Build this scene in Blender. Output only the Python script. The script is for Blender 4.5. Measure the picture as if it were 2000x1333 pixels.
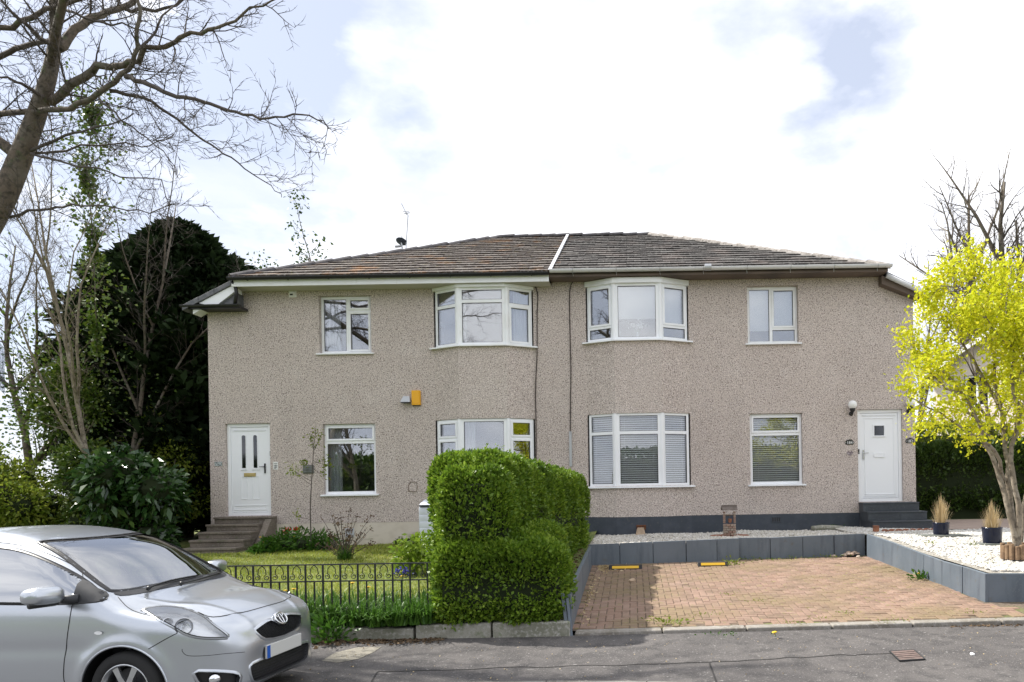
import bpy, bmesh, math, random
import numpy as np
from mathutils import Vector, Matrix
from mathutils.geometry import delaunay_2d_cdt

for o in list(bpy.data.objects):
    bpy.data.objects.remove(o)
scene = bpy.context.scene
COL = scene.collection

# ------------------------------------------------------------------ camera
F = 1400.0            # focal length in photo pixels (photo 2000 x 1333)
PXC, PYC = 1235.0, 948.0   # where the level viewing axis meets the photo
ROLL = 0.0165
ZC = 1.80             # eye height above the road
cam_d = bpy.data.cameras.new("camera")
cam = bpy.data.objects.new("camera", cam_d)
COL.objects.link(cam)
cam.location = (0, 0, ZC)
cam.rotation_euler = (math.pi / 2, ROLL, 0)
cam_d.sensor_width = 36.0
cam_d.lens = F / 2000.0 * 36.0
cam_d.shift_x = (1000 - PXC) / 2000.0
cam_d.shift_y = (PYC - 666.5) / 2000.0
cam_d.clip_end = 2000.0
scene.camera = cam
scene.render.resolution_x = 1024
scene.render.resolution_y = 682

def ray(px, py):
    u, v = px - PXC, py - PYC
    ca, sa = math.cos(ROLL), math.sin(ROLL)
    return Vector(((u * ca - v * sa) / F, 1.0, (-u * sa - v * ca) / F))

def at(px, py, Y):
    """point at depth Y seen at photo pixel (px, py)"""
    return Vector((0, 0, ZC)) + ray(px, py) * Y

def at_z(px, py, z):
    r = ray(px, py)
    return Vector((0, 0, ZC)) + r * ((z - ZC) / r.z)

# ------------------------------------------------------------------ sun and sky
SUN_DIR = Vector((0.62, -0.27, -0.73)).normalized()
sun_d = bpy.data.lights.new("sun", 'SUN')
sun_d.energy = 3.6
sun_d.angle = math.radians(0.7)
sun_d.color = (1.0, 0.955, 0.88)
sun = bpy.data.objects.new("sun", sun_d)
COL.objects.link(sun)
sun.rotation_euler = (-SUN_DIR).to_track_quat('Z', 'Y').to_euler()
sun.location = (-20, 10, 30)

world = bpy.data.worlds.new("World")
scene.world = world
world.use_nodes = True
wn, wl = world.node_tree.nodes, world.node_tree.links
wn.clear()
def wnode(t, **kw):
    n = wn.new(t)
    for k, v in kw.items():
        setattr(n, k, v)
    return n
sky = wnode('ShaderNodeTexSky', sky_type='NISHITA', sun_disc=False)
sky.sun_elevation = math.asin(-SUN_DIR.z)
sky.sun_rotation = math.atan2(-SUN_DIR.x, -SUN_DIR.y)
sky.air_density = 1.0; sky.dust_density = 1.0
tc = wnode('ShaderNodeTexCoord')
def wmath(op, a, b=None, c=None, clamp=False):
    n = wnode('ShaderNodeMath', operation=op, use_clamp=clamp)
    for i, x in enumerate((a, b, c)):
        if x is None: continue
        if isinstance(x, (int, float)): n.inputs[i].default_value = x
        else: wl.new(x, n.inputs[i])
    return n.outputs[0]
mp = wnode('ShaderNodeMapping')
mp.inputs['Scale'].default_value = (1.0, 1.0, 2.0)
mp.inputs['Location'].default_value = (3.1, 0.4, 1.3)
wl.new(tc.outputs['Generated'], mp.inputs['Vector'])
n1 = wnode('ShaderNodeTexNoise'); n1.inputs['Scale'].default_value = 2.1
n1.inputs['Detail'].default_value = 7; n1.inputs['Roughness'].default_value = 0.58
n1.inputs['Distortion'].default_value = 0.5
wl.new(mp.outputs[0], n1.inputs['Vector'])
n2 = wnode('ShaderNodeTexNoise'); n2.inputs['Scale'].default_value = 5.5
n2.inputs['Detail'].default_value = 6; n2.inputs['Roughness'].default_value = 0.55
wl.new(mp.outputs[0], n2.inputs['Vector'])
blue = wmath('MULTIPLY', wmath('SUBTRACT', n1.outputs[0], 0.56), 5.0)
for (bx, by, rad, amp) in ((590, 20, 10, 1.25), (400, 60, 9, 1.1), (150, 40, 10, 1.1), (30, 130, 6, .8), (815, 268, 3.4, .95), (620, 330, 5, .35),
                           (1560, 60, 9, .75), (1625, 235, 5.0, .7), (1760, 10, 7, .7), (120, 560, 8, 1.2), (1230, 395, 4, .25),
                           (1050, -150, 12, .5), (1830, 640, 5, .6)):
    dv = ray(bx, by).normalized()
    dn = wnode('ShaderNodeVectorMath', operation='DOT_PRODUCT')
    wl.new(tc.outputs['Generated'], dn.inputs[0]); dn.inputs[1].default_value = dv
    c0 = math.cos(math.radians(rad))
    t = wmath('DIVIDE', wmath('SUBTRACT', dn.outputs['Value'], c0), 1 - c0, clamp=True)
    t = wmath('MULTIPLY', t, wmath('MULTIPLY', wmath('SUBTRACT', n2.outputs[0], 0.22, clamp=True), amp * 2.6))
    blue = wmath('ADD', wmath('MAXIMUM', blue, 0.0), t)
blue = wmath('MULTIPLY', blue, 0.95, clamp=True)
shade = wmath('ADD', wmath('MULTIPLY', n1.outputs[0], 1.3), wmath('MULTIPLY', n2.outputs[0], 0.9))
ramp = wnode('ShaderNodeValToRGB')
ramp.color_ramp.elements[0].position = 0.75; ramp.color_ramp.elements[0].color = (1.0, 1.0, 1.0, 1)
ramp.color_ramp.elements[1].position = 1.0; ramp.color_ramp.elements[1].color = (0.60, 0.635, 0.71, 1)
wl.new(wmath('MULTIPLY', shade, 0.8), ramp.inputs[0])
cl = wnode('ShaderNodeMix', data_type='RGBA', blend_type='MULTIPLY')
cl.inputs['Factor'].default_value = 1.0
wl.new(ramp.outputs[0], cl.inputs['A'])
cl.inputs['B'].default_value = (7.9, 7.9, 8.1, 1)
# thin high cloud veils the blue: sky texture plus a pale veil
veil = wnode('ShaderNodeMix', data_type='RGBA', blend_type='MIX')
veil.inputs['Factor'].default_value = 0.72
wl.new(sky.outputs[0], veil.inputs['A'])
veil.inputs['B'].default_value = (3.9, 4.15, 4.85, 1)
mx = wnode('ShaderNodeMix', data_type='RGBA')
wl.new(blue, mx.inputs['Factor'])
wl.new(cl.outputs['Result'], mx.inputs['A'])
wl.new(veil.outputs['Result'], mx.inputs['B'])
bg = wnode('ShaderNodeBackground'); bg.inputs['Strength'].default_value = 0.1
wl.new(mx.outputs['Result'], bg.inputs['Color'])
wo = wnode('ShaderNodeOutputWorld')
wl.new(bg.outputs[0], wo.inputs['Surface'])

vs = scene.view_settings
vs.view_transform = 'Standard'
vs.look = 'None'
vs.exposure = 1.05
vs.gamma = 1.0
vs.use_curve_mapping = False
try:
    scene.cycles.max_bounces = 6
    scene.cycles.transparent_max_bounces = 12
    scene.cycles.caustics_reflective = False
    scene.cycles.caustics_refractive = False
except Exception:
    pass

# ------------------------------------------------------------------ materials
MATS = {}
def nt(name):
    m = bpy.data.materials.new(name)
    m.use_nodes = True
    m.node_tree.nodes.clear()
    return m, m.node_tree.nodes, m.node_tree.links

def mat(name, col=(.5, .5, .5), rough=.6, var=(), bump=None, metal=0.0, spec=.5, coat=0.0, island=None, islobj=None, rvar=None):
    """var: list of (scale, colour, lo, hi[, detail]) mixed over col by world-space noise.
    island: (colour list) per loose piece; islobj: same per object."""
    m, N, L = nt(name)
    out = N.new('ShaderNodeOutputMaterial')
    b = N.new('ShaderNodeBsdfPrincipled')
    L.new(b.outputs[0], out.inputs[0])
    b.inputs['Roughness'].default_value = rough
    b.inputs['Metallic'].default_value = metal
    b.inputs['Specular IOR Level'].default_value = spec
    b.inputs['Coat Weight'].default_value = coat
    b.inputs['Coat Roughness'].default_value = 0.05
    geo = N.new('ShaderNodeNewGeometry')
    cur = None
    if island or islobj:
        cr = N.new('ShaderNodeValToRGB')
        cols = island or islobj
        els = cr.color_ramp.elements
        while len(els) < len(cols): els.new(0.5)
        for i, c in enumerate(cols):
            els[i].position = i / max(1, len(cols) - 1); els[i].color = (*c, 1)
        if island:
            L.new(geo.outputs['Random Per Island'], cr.inputs[0])
        else:
            oi = N.new('ShaderNodeObjectInfo'); L.new(oi.outputs['Random'], cr.inputs[0])
        cur = cr.outputs[0]
    for i, v in enumerate(var):
        sc, c2, lo, hi = v[:4]
        n = N.new('ShaderNodeTexNoise'); n.inputs['Scale'].default_value = sc if not isinstance(sc, tuple) else 1.0
        n.inputs['Detail'].default_value = v[4] if len(v) > 4 else 4
        if isinstance(sc, tuple):
            mp_ = N.new('ShaderNodeMapping'); mp_.inputs['Scale'].default_value = sc
            L.new(geo.outputs['Position'], mp_.inputs[0]); L.new(mp_.outputs[0], n.inputs['Vector'])
        else:
            ad = N.new('ShaderNodeVectorMath'); ad.operation = 'ADD'; ad.inputs[1].default_value = (i * 7.3, i * 3.1, i * 5.7)
            L.new(geo.outputs['Position'], ad.inputs[0]); L.new(ad.outputs[0], n.inputs['Vector'])
        mr = N.new('ShaderNodeMapRange'); mr.inputs['From Min'].default_value = lo; mr.inputs['From Max'].default_value = hi
        L.new(n.outputs[0], mr.inputs['Value'])
        mx = N.new('ShaderNodeMix'); mx.data_type = 'RGBA'
        L.new(mr.outputs[0], mx.inputs['Factor'])
        if cur is None: mx.inputs['A'].default_value = (*col, 1)
        else: L.new(cur, mx.inputs['A'])
        mx.inputs['B'].default_value = (*c2, 1)
        cur = mx.outputs['Result']
    if cur is None: b.inputs['Base Color'].default_value = (*col, 1)
    else: L.new(cur, b.inputs['Base Color'])
    if rvar:
        n = N.new('ShaderNodeTexNoise'); n.inputs['Scale'].default_value = rvar[0]; n.inputs['Detail'].default_value = 4
        L.new(geo.outputs['Position'], n.inputs['Vector'])
        mr = N.new('ShaderNodeMapRange'); mr.inputs['From Min'].default_value = .35; mr.inputs['From Max'].default_value = .65
        mr.inputs['To Min'].default_value = rvar[1]; mr.inputs['To Max'].default_value = rvar[2]
        L.new(n.outputs[0], mr.inputs['Value']); L.new(mr.outputs[0], b.inputs['Roughness'])
    if bump:
        n = N.new('ShaderNodeTexNoise'); n.inputs['Scale'].default_value = bump[0]; n.inputs['Detail'].default_value = 3
        L.new(geo.outputs['Position'], n.inputs['Vector'])
        bp = N.new('ShaderNodeBump'); bp.inputs['Strength'].default_value = bump[1]; bp.inputs['Distance'].default_value = bump[2] if len(bump) > 2 else .01
        L.new(n.outputs[0], bp.inputs['Height']); L.new(bp.outputs[0], b.inputs['Normal'])
    MATS[name] = m
    return m

def leafmat(name, cols, trans=.3, rough=.5, spec=.3, big=None):
    """leaf: per-leaf colour from a ramp, part of the light passes through"""
    m, N, L = nt(name)
    out = N.new('ShaderNodeOutputMaterial')
    geo = N.new('ShaderNodeNewGeometry')
    cr = N.new('ShaderNodeValToRGB'); els = cr.color_ramp.elements
    while len(els) < len(cols): els.new(.5)
    for i, c in enumerate(cols):
        els[i].position = i / (len(cols) - 1); els[i].color = (*c, 1)
    L.new(geo.outputs['Random Per Island'], cr.inputs[0])
    cur = cr.outputs[0]
    if big:
        n = N.new('ShaderNodeTexNoise'); n.inputs['Scale'].default_value = big[0]; n.inputs['Detail'].default_value = 3
        L.new(geo.outputs['Position'], n.inputs['Vector'])
        mr = N.new('ShaderNodeMapRange'); mr.inputs['From Min'].default_value = big[2]; mr.inputs['From Max'].default_value = big[3]
        L.new(n.outputs[0], mr.inputs['Value'])
        mx = N.new('ShaderNodeMix'); mx.data_type = 'RGBA'
        L.new(mr.outputs[0], mx.inputs['Factor']); L.new(cur, mx.inputs['A']); mx.inputs['B'].default_value = (*big[1], 1)
        cur = mx.outputs['Result']
    b = N.new('ShaderNodeBsdfPrincipled'); b.inputs['Roughness'].default_value = rough
    b.inputs['Specular IOR Level'].default_value = spec
    t = N.new('ShaderNodeBsdfTranslucent')
    L.new(cur, b.inputs['Base Color']); L.new(cur, t.inputs['Color'])
    ms = N.new('ShaderNodeMixShader'); ms.inputs[0].default_value = trans
    L.new(b.outputs[0], ms.inputs[1]); L.new(t.outputs[0], ms.inputs[2]); L.new(ms.outputs[0], out.inputs[0])
    MATS[name] = m
    return m

def glassmat(name, tint=(.9, .95, .95), refl=.3, rough=.0):
    """pane: mirror-like sheen that grows with angle over a tinted clear sheet"""
    m, N, L = nt(name)
    out = N.new('ShaderNodeOutputMaterial')
    g = N.new('ShaderNodeBsdfGlossy'); g.inputs['Roughness'].default_value = rough
    g.inputs['Color'].default_value = (.95, .97, 1, 1)
    t = N.new('ShaderNodeBsdfTransparent'); t.inputs['Color'].default_value = (*tint, 1)
    fr = N.new('ShaderNodeLayerWeight'); fr.inputs['Blend'].default_value = .25
    mr = N.new('ShaderNodeMapRange'); mr.inputs['To Min'].default_value = refl; mr.inputs['To Max'].default_value = 1.0
    L.new(fr.outputs['Fresnel'], mr.inputs['Value'])
    ms = N.new('ShaderNodeMixShader')
    L.new(mr.outputs[0], ms.inputs[0]); L.new(t.outputs[0], ms.inputs[1]); L.new(g.outputs[0], ms.inputs[2])
    L.new(ms.outputs[0], out.inputs[0])
    MATS[name] = m
    return m

# ------------------------------------------------------------------ object helpers
def tag(o, label=None, cat=None, group=None, kind=None):
    if label: o['label'] = label
    if cat: o['category'] = cat
    if group: o['group'] = group
    if kind: o['kind'] = kind
    return o

def empty(name, loc=(0, 0, 0), label=None, cat=None, group=None, rz=0.0):
    o = bpy.data.objects.new(name, None)
    o.empty_display_size = .2
    COL.objects.link(o)
    o.location = loc
    o.rotation_euler = (0, 0, rz)
    tag(o, label, cat, group)
    return o

def link(name, me, mats, parent=None):
    o = bpy.data.objects.new(name, me)
    COL.objects.link(o)
    if mats is not None:
        if not isinstance(mats, (list, tuple)): mats = [mats]
        if len(me.materials) == 0:
            for m in mats:
                me.materials.append(MATS[m] if isinstance(m, str) else m)
    if parent is not None:
        o.parent = parent
    return o

class MB:
    def __init__(s): s.v, s.f, s.m = [], [], []
    def add(s, vs, fs, mi=0):
        b = len(s.v)
        s.v.extend([tuple(p) for p in vs])
        for f in fs:
            s.f.append(tuple(b + i for i in f)); s.m.append(mi)
        return s
    def box(s, x0, x1, y0, y1, z0, z1, mi=0):
        return s.add([(x0, y0, z0), (x1, y0, z0), (x1, y1, z0), (x0, y1, z0), (x0, y0, z1), (x1, y0, z1), (x1, y1, z1), (x0, y1, z1)],
                     [(0, 3, 2, 1), (4, 5, 6, 7), (0, 1, 5, 4), (1, 2, 6, 5), (2, 3, 7, 6), (3, 0, 4, 7)], mi)
    def obox(s, c, ax, ay, az, mi=0):
        c, ax, ay, az = map(Vector, (c, ax, ay, az))
        vs = [c + sx * ax + sy * ay + sz * az for sz in (-1, 1) for (sx, sy) in ((-1, -1), (1, -1), (1, 1), (-1, 1))]
        return s.add(vs, [(0, 3, 2, 1), (4, 5, 6, 7), (0, 1, 5, 4), (1, 2, 6, 5), (2, 3, 7, 6), (3, 0, 4, 7)], mi)
    def prism(s, poly, d, mi=0):
        """poly: list of 3D points (planar), extruded by vector d"""
        d = Vector(d); n = len(poly)
        vs = [Vector(p) for p in poly] + [Vector(p) + d for p in poly]
        fs = [tuple(range(n - 1, -1, -1)), tuple(range(n, 2 * n))] + [(i, (i + 1) % n, n + (i + 1) % n, n + i) for i in range(n)]
        return s.add(vs, fs, mi)
    def tube(s, pts, r, n=6, mi=0, caps=True):
        pts = [Vector(p) for p in pts]; k = len(pts)
        if k < 2: return s
        if not hasattr(r, '__len__'): r = [r] * k
        vs, fs = [], []
        ref = None
        for i, p in enumerate(pts):
            t = (pts[min(i + 1, k - 1)] - pts[max(i - 1, 0)])
            if t.length < 1e-9: t = Vector((0, 0, 1))
            t.normalize()
            if ref is None:
                ref = t.orthogonal().normalized()
            else:
                ref = ref - t * ref.dot(t)
                if ref.length < 1e-6: ref = t.orthogonal()
                ref.normalize()
            b = t.cross(ref)
            for j in range(n):
                a = 2 * math.pi * j / n
                vs.append(p + (ref * math.cos(a) + b * math.sin(a)) * r[i])
        for i in range(k - 1):
            for j in range(n):
                a0, a1 = i * n + j, i * n + (j + 1) % n
                fs.append((a0, a1, a1 + n, a0 + n))
        if caps and n > 2:
            fs.append(tuple(range(n - 1, -1, -1))); fs.append(tuple(range((k - 1) * n, k * n)))
        return s.add(vs, fs, mi)
    def lathe(s, prof, c=(0, 0, 0), n=20, mi=0, axis='z', cap=True):
        vs, fs = [], []
        for (r, z) in prof:
            for j in range(n):
                a = 2 * math.pi * j / n
                q = (r * math.cos(a), r * math.sin(a), z)
                if axis == 'y': q = (q[0], q[2], q[1])
                if axis == 'x': q = (q[2], q[0], q[1])
                vs.append((c[0] + q[0], c[1] + q[1], c[2] + q[2]))
        for i in range(len(prof) - 1):
            for j in range(n):
                a0, a1 = i * n + j, i * n + (j + 1) % n
                fs.append((a0, a1, a1 + n, a0 + n))
        if cap:
            fs.append(tuple(range(n - 1, -1, -1))); fs.append(tuple(range((len(prof) - 1) * n, len(prof) * n)))
        return s.add(vs, fs, mi)
    def mesh(s, name, smooth=False, fix=True):
        me = bpy.data.meshes.new(name)
        me.from_pydata(s.v, [], s.f)
        if any(s.m):
            me.polygons.foreach_set('material_index', s.m)
        if fix and len(s.f) < 60000:
            bm = bmesh.new(); bm.from_mesh(me)
            bmesh.ops.recalc_face_normals(bm, faces=bm.faces)
            bm.to_mesh(me); bm.free()
        if smooth:
            me.polygons.foreach_set('use_smooth', [True] * len(me.polygons))
        me.update()
        return me
    def build(s, name, mats, parent=None, smooth=False, fix=True, bevel=0, seg=2):
        o = link(name, s.mesh(name, smooth, fix), mats, parent)
        if bevel:
            md = o.modifiers.new('bevel', 'BEVEL'); md.width = bevel; md.segments = seg; md.limit_method = 'ANGLE'
            md.angle_limit = math.radians(40)
            if smooth is False: 
                o.data.polygons.foreach_set('use_smooth', [True] * len(o.data.polygons))
                md.harden_normals = True
        return o

def np_mesh(name, V, Fq, smooth=False):
    V = np.asarray(V, dtype=np.float32); Fq = np.asarray(Fq, dtype=np.int32)
    me = bpy.data.meshes.new(name)
    k = Fq.shape[1]
    me.vertices.add(len(V)); me.vertices.foreach_set('co', V.ravel())
    me.loops.add(Fq.size); me.loops.foreach_set('vertex_index', Fq.ravel())
    me.polygons.add(len(Fq)); me.polygons.foreach_set('loop_start', np.arange(0, Fq.size, k, dtype=np.int32))
    if smooth: me.polygons.foreach_set('use_smooth', np.ones(len(Fq), dtype=bool))
    me.update(calc_edges=True)
    return me

def unit(a):
    return a / np.maximum(np.linalg.norm(a, axis=1, keepdims=True), 1e-9)

def leaves_np(P, D, S, rng, wr=.5, fold=.25, droop=0.0):
    """leaf quads at points P, pointing along D, sizes S"""
    n = len(P)
    D = unit(D)
    R = unit(np.cross(D, unit(rng.normal(size=(n, 3)))))
    U = np.cross(R, D)
    S = S.reshape(-1, 1)
    tip = P + D * S + np.array([0, 0, -1.0]) * droop * S
    mid = P + D * S * .5
    a = mid + R * S * wr * .5 + U * S * fold * wr
    b = mid - R * S * wr * .5 + U * S * fold * wr
    V = np.stack([P, a, tip, b], axis=1).reshape(-1, 3)
    Fq = np.arange(4 * n).reshape(-1, 4)
    return V, Fq

def leaf_obj(name, P, D, S, material, rng, parent=None, wr=.5, fold=.25, droop=0.0):
    V, Fq = leaves_np(np.asarray(P, float), np.asarray(D, float), np.asarray(S, float), rng, wr, fold, droop)
    return link(name, np_mesh(name, V, Fq), material, parent)

def smooth_line(pts, k=4):
    out = []
    n = len(pts)
    for i in range(n - 1):
        p0, p1, p2, p3 = pts[max(i - 1, 0)], pts[i], pts[i + 1], pts[min(i + 2, n - 1)]
        for j in range(k):
            t = j / k
            out.append(.5 * ((2 * p1) + (p2 - p0) * t + (2 * p0 - 5 * p1 + 4 * p2 - p3) * t * t + (3 * p1 - p0 - 3 * p2 + p3) * t ** 3))
    out.append(pts[-1]); return out


def text_mesh(name, txt, size, material, parent, loc, rot=(math.pi / 2, 0, 0), extrude=.002, spacing=1.0):
    cu = bpy.data.curves.new(name, 'FONT')
    cu.body = txt; cu.size = size; cu.extrude = extrude; cu.align_x = 'CENTER'; cu.align_y = 'CENTER'; cu.space_character = spacing
    cu.resolution_u = 3
    tmp = bpy.data.objects.new(name + '_tmp', cu); COL.objects.link(tmp)
    dg = bpy.context.evaluated_depsgraph_get()
    me = bpy.data.meshes.new_from_object(tmp.evaluated_get(dg))
    bpy.data.objects.remove(tmp); bpy.data.curves.remove(cu)
    me.materials.clear()
    o = link(name, me, material, parent)
    o.location = loc; o.rotation_euler = rot
    return o
# ================================================================== materials
mat('asphalt', (.080, .073, .071), .85, var=[(1.2, (.115, .105, .10), .4, .65), (5, (.062, .057, .056), .48, .62), (60, (.17, .16, .15), .58, .68, 2), (160, (.035, .033, .032), .55, .7, 2), (28, (.24, .23, .22), .66, .72, 2)], bump=(120, .5, .006))
mat('road', (.085, .085, .088), .85, var=[(2, (.11, .11, .11), .4, .7), (90, (.16, .16, .16), .58, .7, 2)], bump=(120, .4, .006))
mat('asphalt_patch', (.23, .21, .17), .9, var=[(14, (.12, .11, .09), .45, .65), (80, (.32, .3, .25), .55, .7)], bump=(90, .5, .006))
mat('concrete', (.33, .32, .27), .9, var=[(3, (.2, .2, .15), .42, .62), (26, (.42, .41, .37), .5, .7), (90, (.16, .15, .12), .58, .7), (7, (.13, .16, .07), .58, .72)], bump=(80, .5, .006))
mat('kerb_concrete', (.27, .25, .22), .9, var=[(3, (.19, .17, .14), .42, .62), (26, (.33, .31, .28), .5, .7), (90, (.13, .12, .10), .58, .7)], bump=(80, .5, .006))
mat('soil', (.09, .065, .045), .95, var=[(20, (.16, .12, .08), .45, .65), (60, (.04, .03, .02), .5, .7)], bump=(40, .8, .02))
mat('mortar', (.15, .115, .085), .95, var=[(3, (.14, .15, .05), .5, .65), (30, (.05, .04, .03), .5, .7)], bump=(60, .5, .005))
PAV = [(0.28, .185, .138), (.255, .165, .12), (.31, .21, .16), (.235, .155, .115), (.28, .195, .148)]
for nm, kw in (('paver', dict(islobj=PAV)), ('paver_field', dict(island=PAV))):
    mat(nm, rough=.85, var=[(.9, (.205, .155, .085), .44, .64), (3.5, (.185, .13, .09), .5, .68), (11, (.22, .20, .07), .6, .74), (70, (.20, .12, .08), .52, .72)], bump=(110, .4, .005), **kw)
mat('wall_paint', (.115, .142, .172), .5, var=[(2.2, (.14, .168, .20), .4, .65), ((9, 9, 1.2), (.092, .112, .138), .5, .7), (40, (.135, .158, .18), .55, .7), (6, (.12, .115, .10), .64, .78)], bump=(30, .12, .004))
mat('grass_base', (.13, .17, .035), .95, var=[(1.6, (.20, .22, .055), .42, .62), (9, (.05, .085, .018), .5, .68), (40, (.16, .16, .06), .55, .72)], bump=(30, .8, .02))
mat('park_grass', (.09, .13, .035), .95, var=[(.15, (.12, .15, .05), .4, .65), (3, (.06, .1, .02), .5, .7)])
mat('path', (.33, .25, .20), .9, var=[(2.5, (.25, .19, .155), .42, .65), (40, (.38, .31, .26), .5, .7)], bump=(60, .4, .005))
mat('gravel_base', (.34, .32, .28), .95, var=[(50, (.18, .16, .13), .45, .6), (14, (.5, .48, .44), .5, .65)], bump=(50, 1.0, .02))
PEB = [(.62, .59, .53), (.45, .42, .36), (.72, .70, .66), (.30, .27, .22), (.66, .64, .60), (.52, .47, .38)]
mat('pebble', rough=.75, island=PEB)
mat('pebble_white', rough=.7, island=[(.60, .585, .55), (.50, .48, .44), (.68, .67, .65), (.38, .35, .30), (.62, .60, .56)])
mat('iron', (.02, .022, .024), .5, var=[(30, (.05, .04, .032), .6, .72)])
mat('rust', (.16, .06, .025), .9, var=[(30, (.07, .03, .02), .45, .65)])
mat('manhole_iron', (.17, .12, .105), .75, var=[(12, (.1, .075, .065), .45, .65)], bump=(60, .4, .004))

# ================================================================== the ground
KERB_PTS = [(-60, 6.7), (-5, 6.55), (-.63, 6.52), (.07, 6.45), (1.0, 6.28), (3.2, 6.02), (60, 4.0)]
def kerb_y(x): return float(np.interp(x, [p[0] for p in KERB_PTS], [p[1] for p in KERB_PTS]))
gA = at_z(1113, 1243, .07); gB = at_z(1990, 1219, .10)
def edge_y(x):
    """garden side of the footway"""
    if x < gA.x: return gA.y
    return gA.y + (gB.y - gA.y) * (x - gA.x) / (gB.x - gA.x)
def pave_z(x, y):
    t = (y - kerb_y(x)) / max(.5, edge_y(x) - kerb_y(x))
    return .035 + .04 * t + .004 * max(-4, min(x, 12))
def drive_z(x, y):
    return .105 + .056 * (y - 8.3) + .006 * x
def lawn_z(x, y):
    z = float(np.interp(y, [8.0, 8.6, 9.4, 13.5, 16, 24], [.20, .27, .34, .52, .57, .62]))
    if x > -2.2:
        z += (x + 2.2) / 1.35 * .20 * min(1, max(0, (y - 8.3) / 1.2))
    return z + .02 * math.sin(x * 1.7 + y) * math.sin(y * 1.3)

def sheet(name, xs, ys_of, zf, material, parent=None, kind='structure', sub=None):
    """grid between functions of x: ys_of(x) -> list of y"""
    vs, fs = [], []
    n = None
    for x in xs:
        ys = ys_of(x); n = len(ys)
        for y in ys: vs.append((x, y, zf(x, y)))
    for i in range(len(xs) - 1):
        for j in range(n - 1):
            a = i * n + j
            fs.append((a, a + n, a + n + 1, a + 1))
    mb = MB(); mb.add(vs, fs)
    o = mb.build(name, material, parent, smooth=True, fix=False)
    if kind: o['kind'] = kind
    return o
lin = lambda a, b, n: [a + (b - a) * i / (n - 1) for i in range(n)]

gy = [-400, -60, -20, -8, -3, 0, 4, 8, 14.9, 18, 40, 120, 500]
gz = [0, 0, 0, 0, -.08, -.08, -.08, -.08, -.08, .5, .55, .6, .6]
sheet('ground', [-500, -100, -40, -12, 0, 12, 40, 100, 500], lambda x: gy, lambda x, y: float(np.interp(y, gy, gz)), 'park_grass')
xsr = [-60, -30, -15, -10, -7, -5, -3.34, -2, 0, .07, 1.5, 3.2, 5, 8, 12, 20, 40, 60]
sheet('road', xsr, lambda x: [-3.0, 0, 3, kerb_y(x) - .125], lambda x, y: .004 * max(-4, min(x, 12)), 'road')
sheet('pavement', xsr, lambda x: lin(kerb_y(x), edge_y(x) + .02, 8), pave_z, 'asphalt')
# lighter worn patch of footway by the hedge foot
def poly_sheet(name, pts, zf, dz, material, kind='structure'):
    mb = MB(); mb.add([(p[0], p[1], zf(p[0], p[1]) + dz) for p in pts], [tuple(range(len(pts)))])
    o = mb.build(name, material, None, fix=False)
    if kind: o['kind'] = kind
    return o
pp = [at_z(a, b, .07) for a, b in ((628, 1286), (655, 1272), (700, 1262), (745, 1262), (728, 1272), (700, 1283), (660, 1290))]
poly_sheet('pavement_patch', pp, pave_z, .004, 'asphalt_patch')
# narrow cracks in the footway
def crack(pts, w=.008):
    P = [at_z(a, b, .06) for a, b in pts]
    mb = MB()
    for i in range(len(P) - 1):
        a, b = P[i], P[i + 1]; d = (b - a).normalized(); n = Vector((-d.y, d.x, 0)) * w
        q = [a - n, b - n, b + n, a + n]
        mb.add([(p.x, p.y, pave_z(p.x, p.y) + .004) for p in q], [(0, 1, 2, 3)])
    return mb
mat('crack', (.03, .028, .027), .95)
rc = random.Random(3)
def wob(a, b, n=14, amp=1.6):
    return [(a[0] + (b[0] - a[0]) * i / n, a[1] + (b[1] - a[1]) * i / n + rc.uniform(-amp, amp)) for i in range(n + 1)]
for pts in (wob((738, 1308), (1390, 1292)), wob((1390, 1292), (1740, 1277)), wob((1385, 1292), (1400, 1330), 6, 1), wob((738, 1308), (720, 1333), 4, 1)):
    o = crack(pts).build('pavement_crack', 'crack', None, fix=False); o['kind'] = 'structure'

# road kerb: low stones, each one a piece of its own
kerb = empty('road_kerb', (0, 6.45, 0), 'low worn concrete kerb between the road and the asphalt footway', 'kerb')
x = -9.0
while x < 9:
    x1 = x + .91
    a = Vector((x + .004, kerb_y(x), 0)); b = Vector((x1 - .004, kerb_y(x1), 0))
    mb = MB()
    za, zb = pave_z(a.x, kerb_y(a.x)) + .004, pave_z(b.x, kerb_y(b.x)) + .004
    mb.prism([(a.x, a.y - .125, -.1), (b.x, b.y - .125, -.1), (b.x, b.y - .125, zb), (a.x, a.y - .125, za)], (0, .125, 0))
    o = mb.build('kerb_stone', 'kerb_concrete', None, bevel=.006)
    o.parent = kerb; o.matrix_parent_inverse = Matrix.Translation(-kerb.location)
    x = x1

# driveway edge kerb, flush stones
dk = empty('driveway_kerb', (gA.x, gA.y, 0), 'long pale concrete kerb along the front of the brick driveway', 'kerb')
xk = gA.x + .05
L_ = [1.02, .98, 1.0, .95, 1.05, .9, 1.0]
for l in L_:
    x1 = xk + l
    y0, y1 = edge_y(xk), edge_y(x1)
    z0 = pave_z(xk, y0); 
    mb = MB()
    mb.prism([(xk + .006, y0, -.05), (x1 - .006, y1, -.05), (x1 - .006, y1, drive_z(x1, y1) + .012), (xk + .006, y0, drive_z(xk, y0) + .012)], (0, .17, 0))
    o = mb.build('kerb_stone', 'kerb_concrete', None, bevel=.02)
    o.parent = dk; o.matrix_parent_inverse = Matrix.Translation(-dk.location)
    xk = x1
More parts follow.
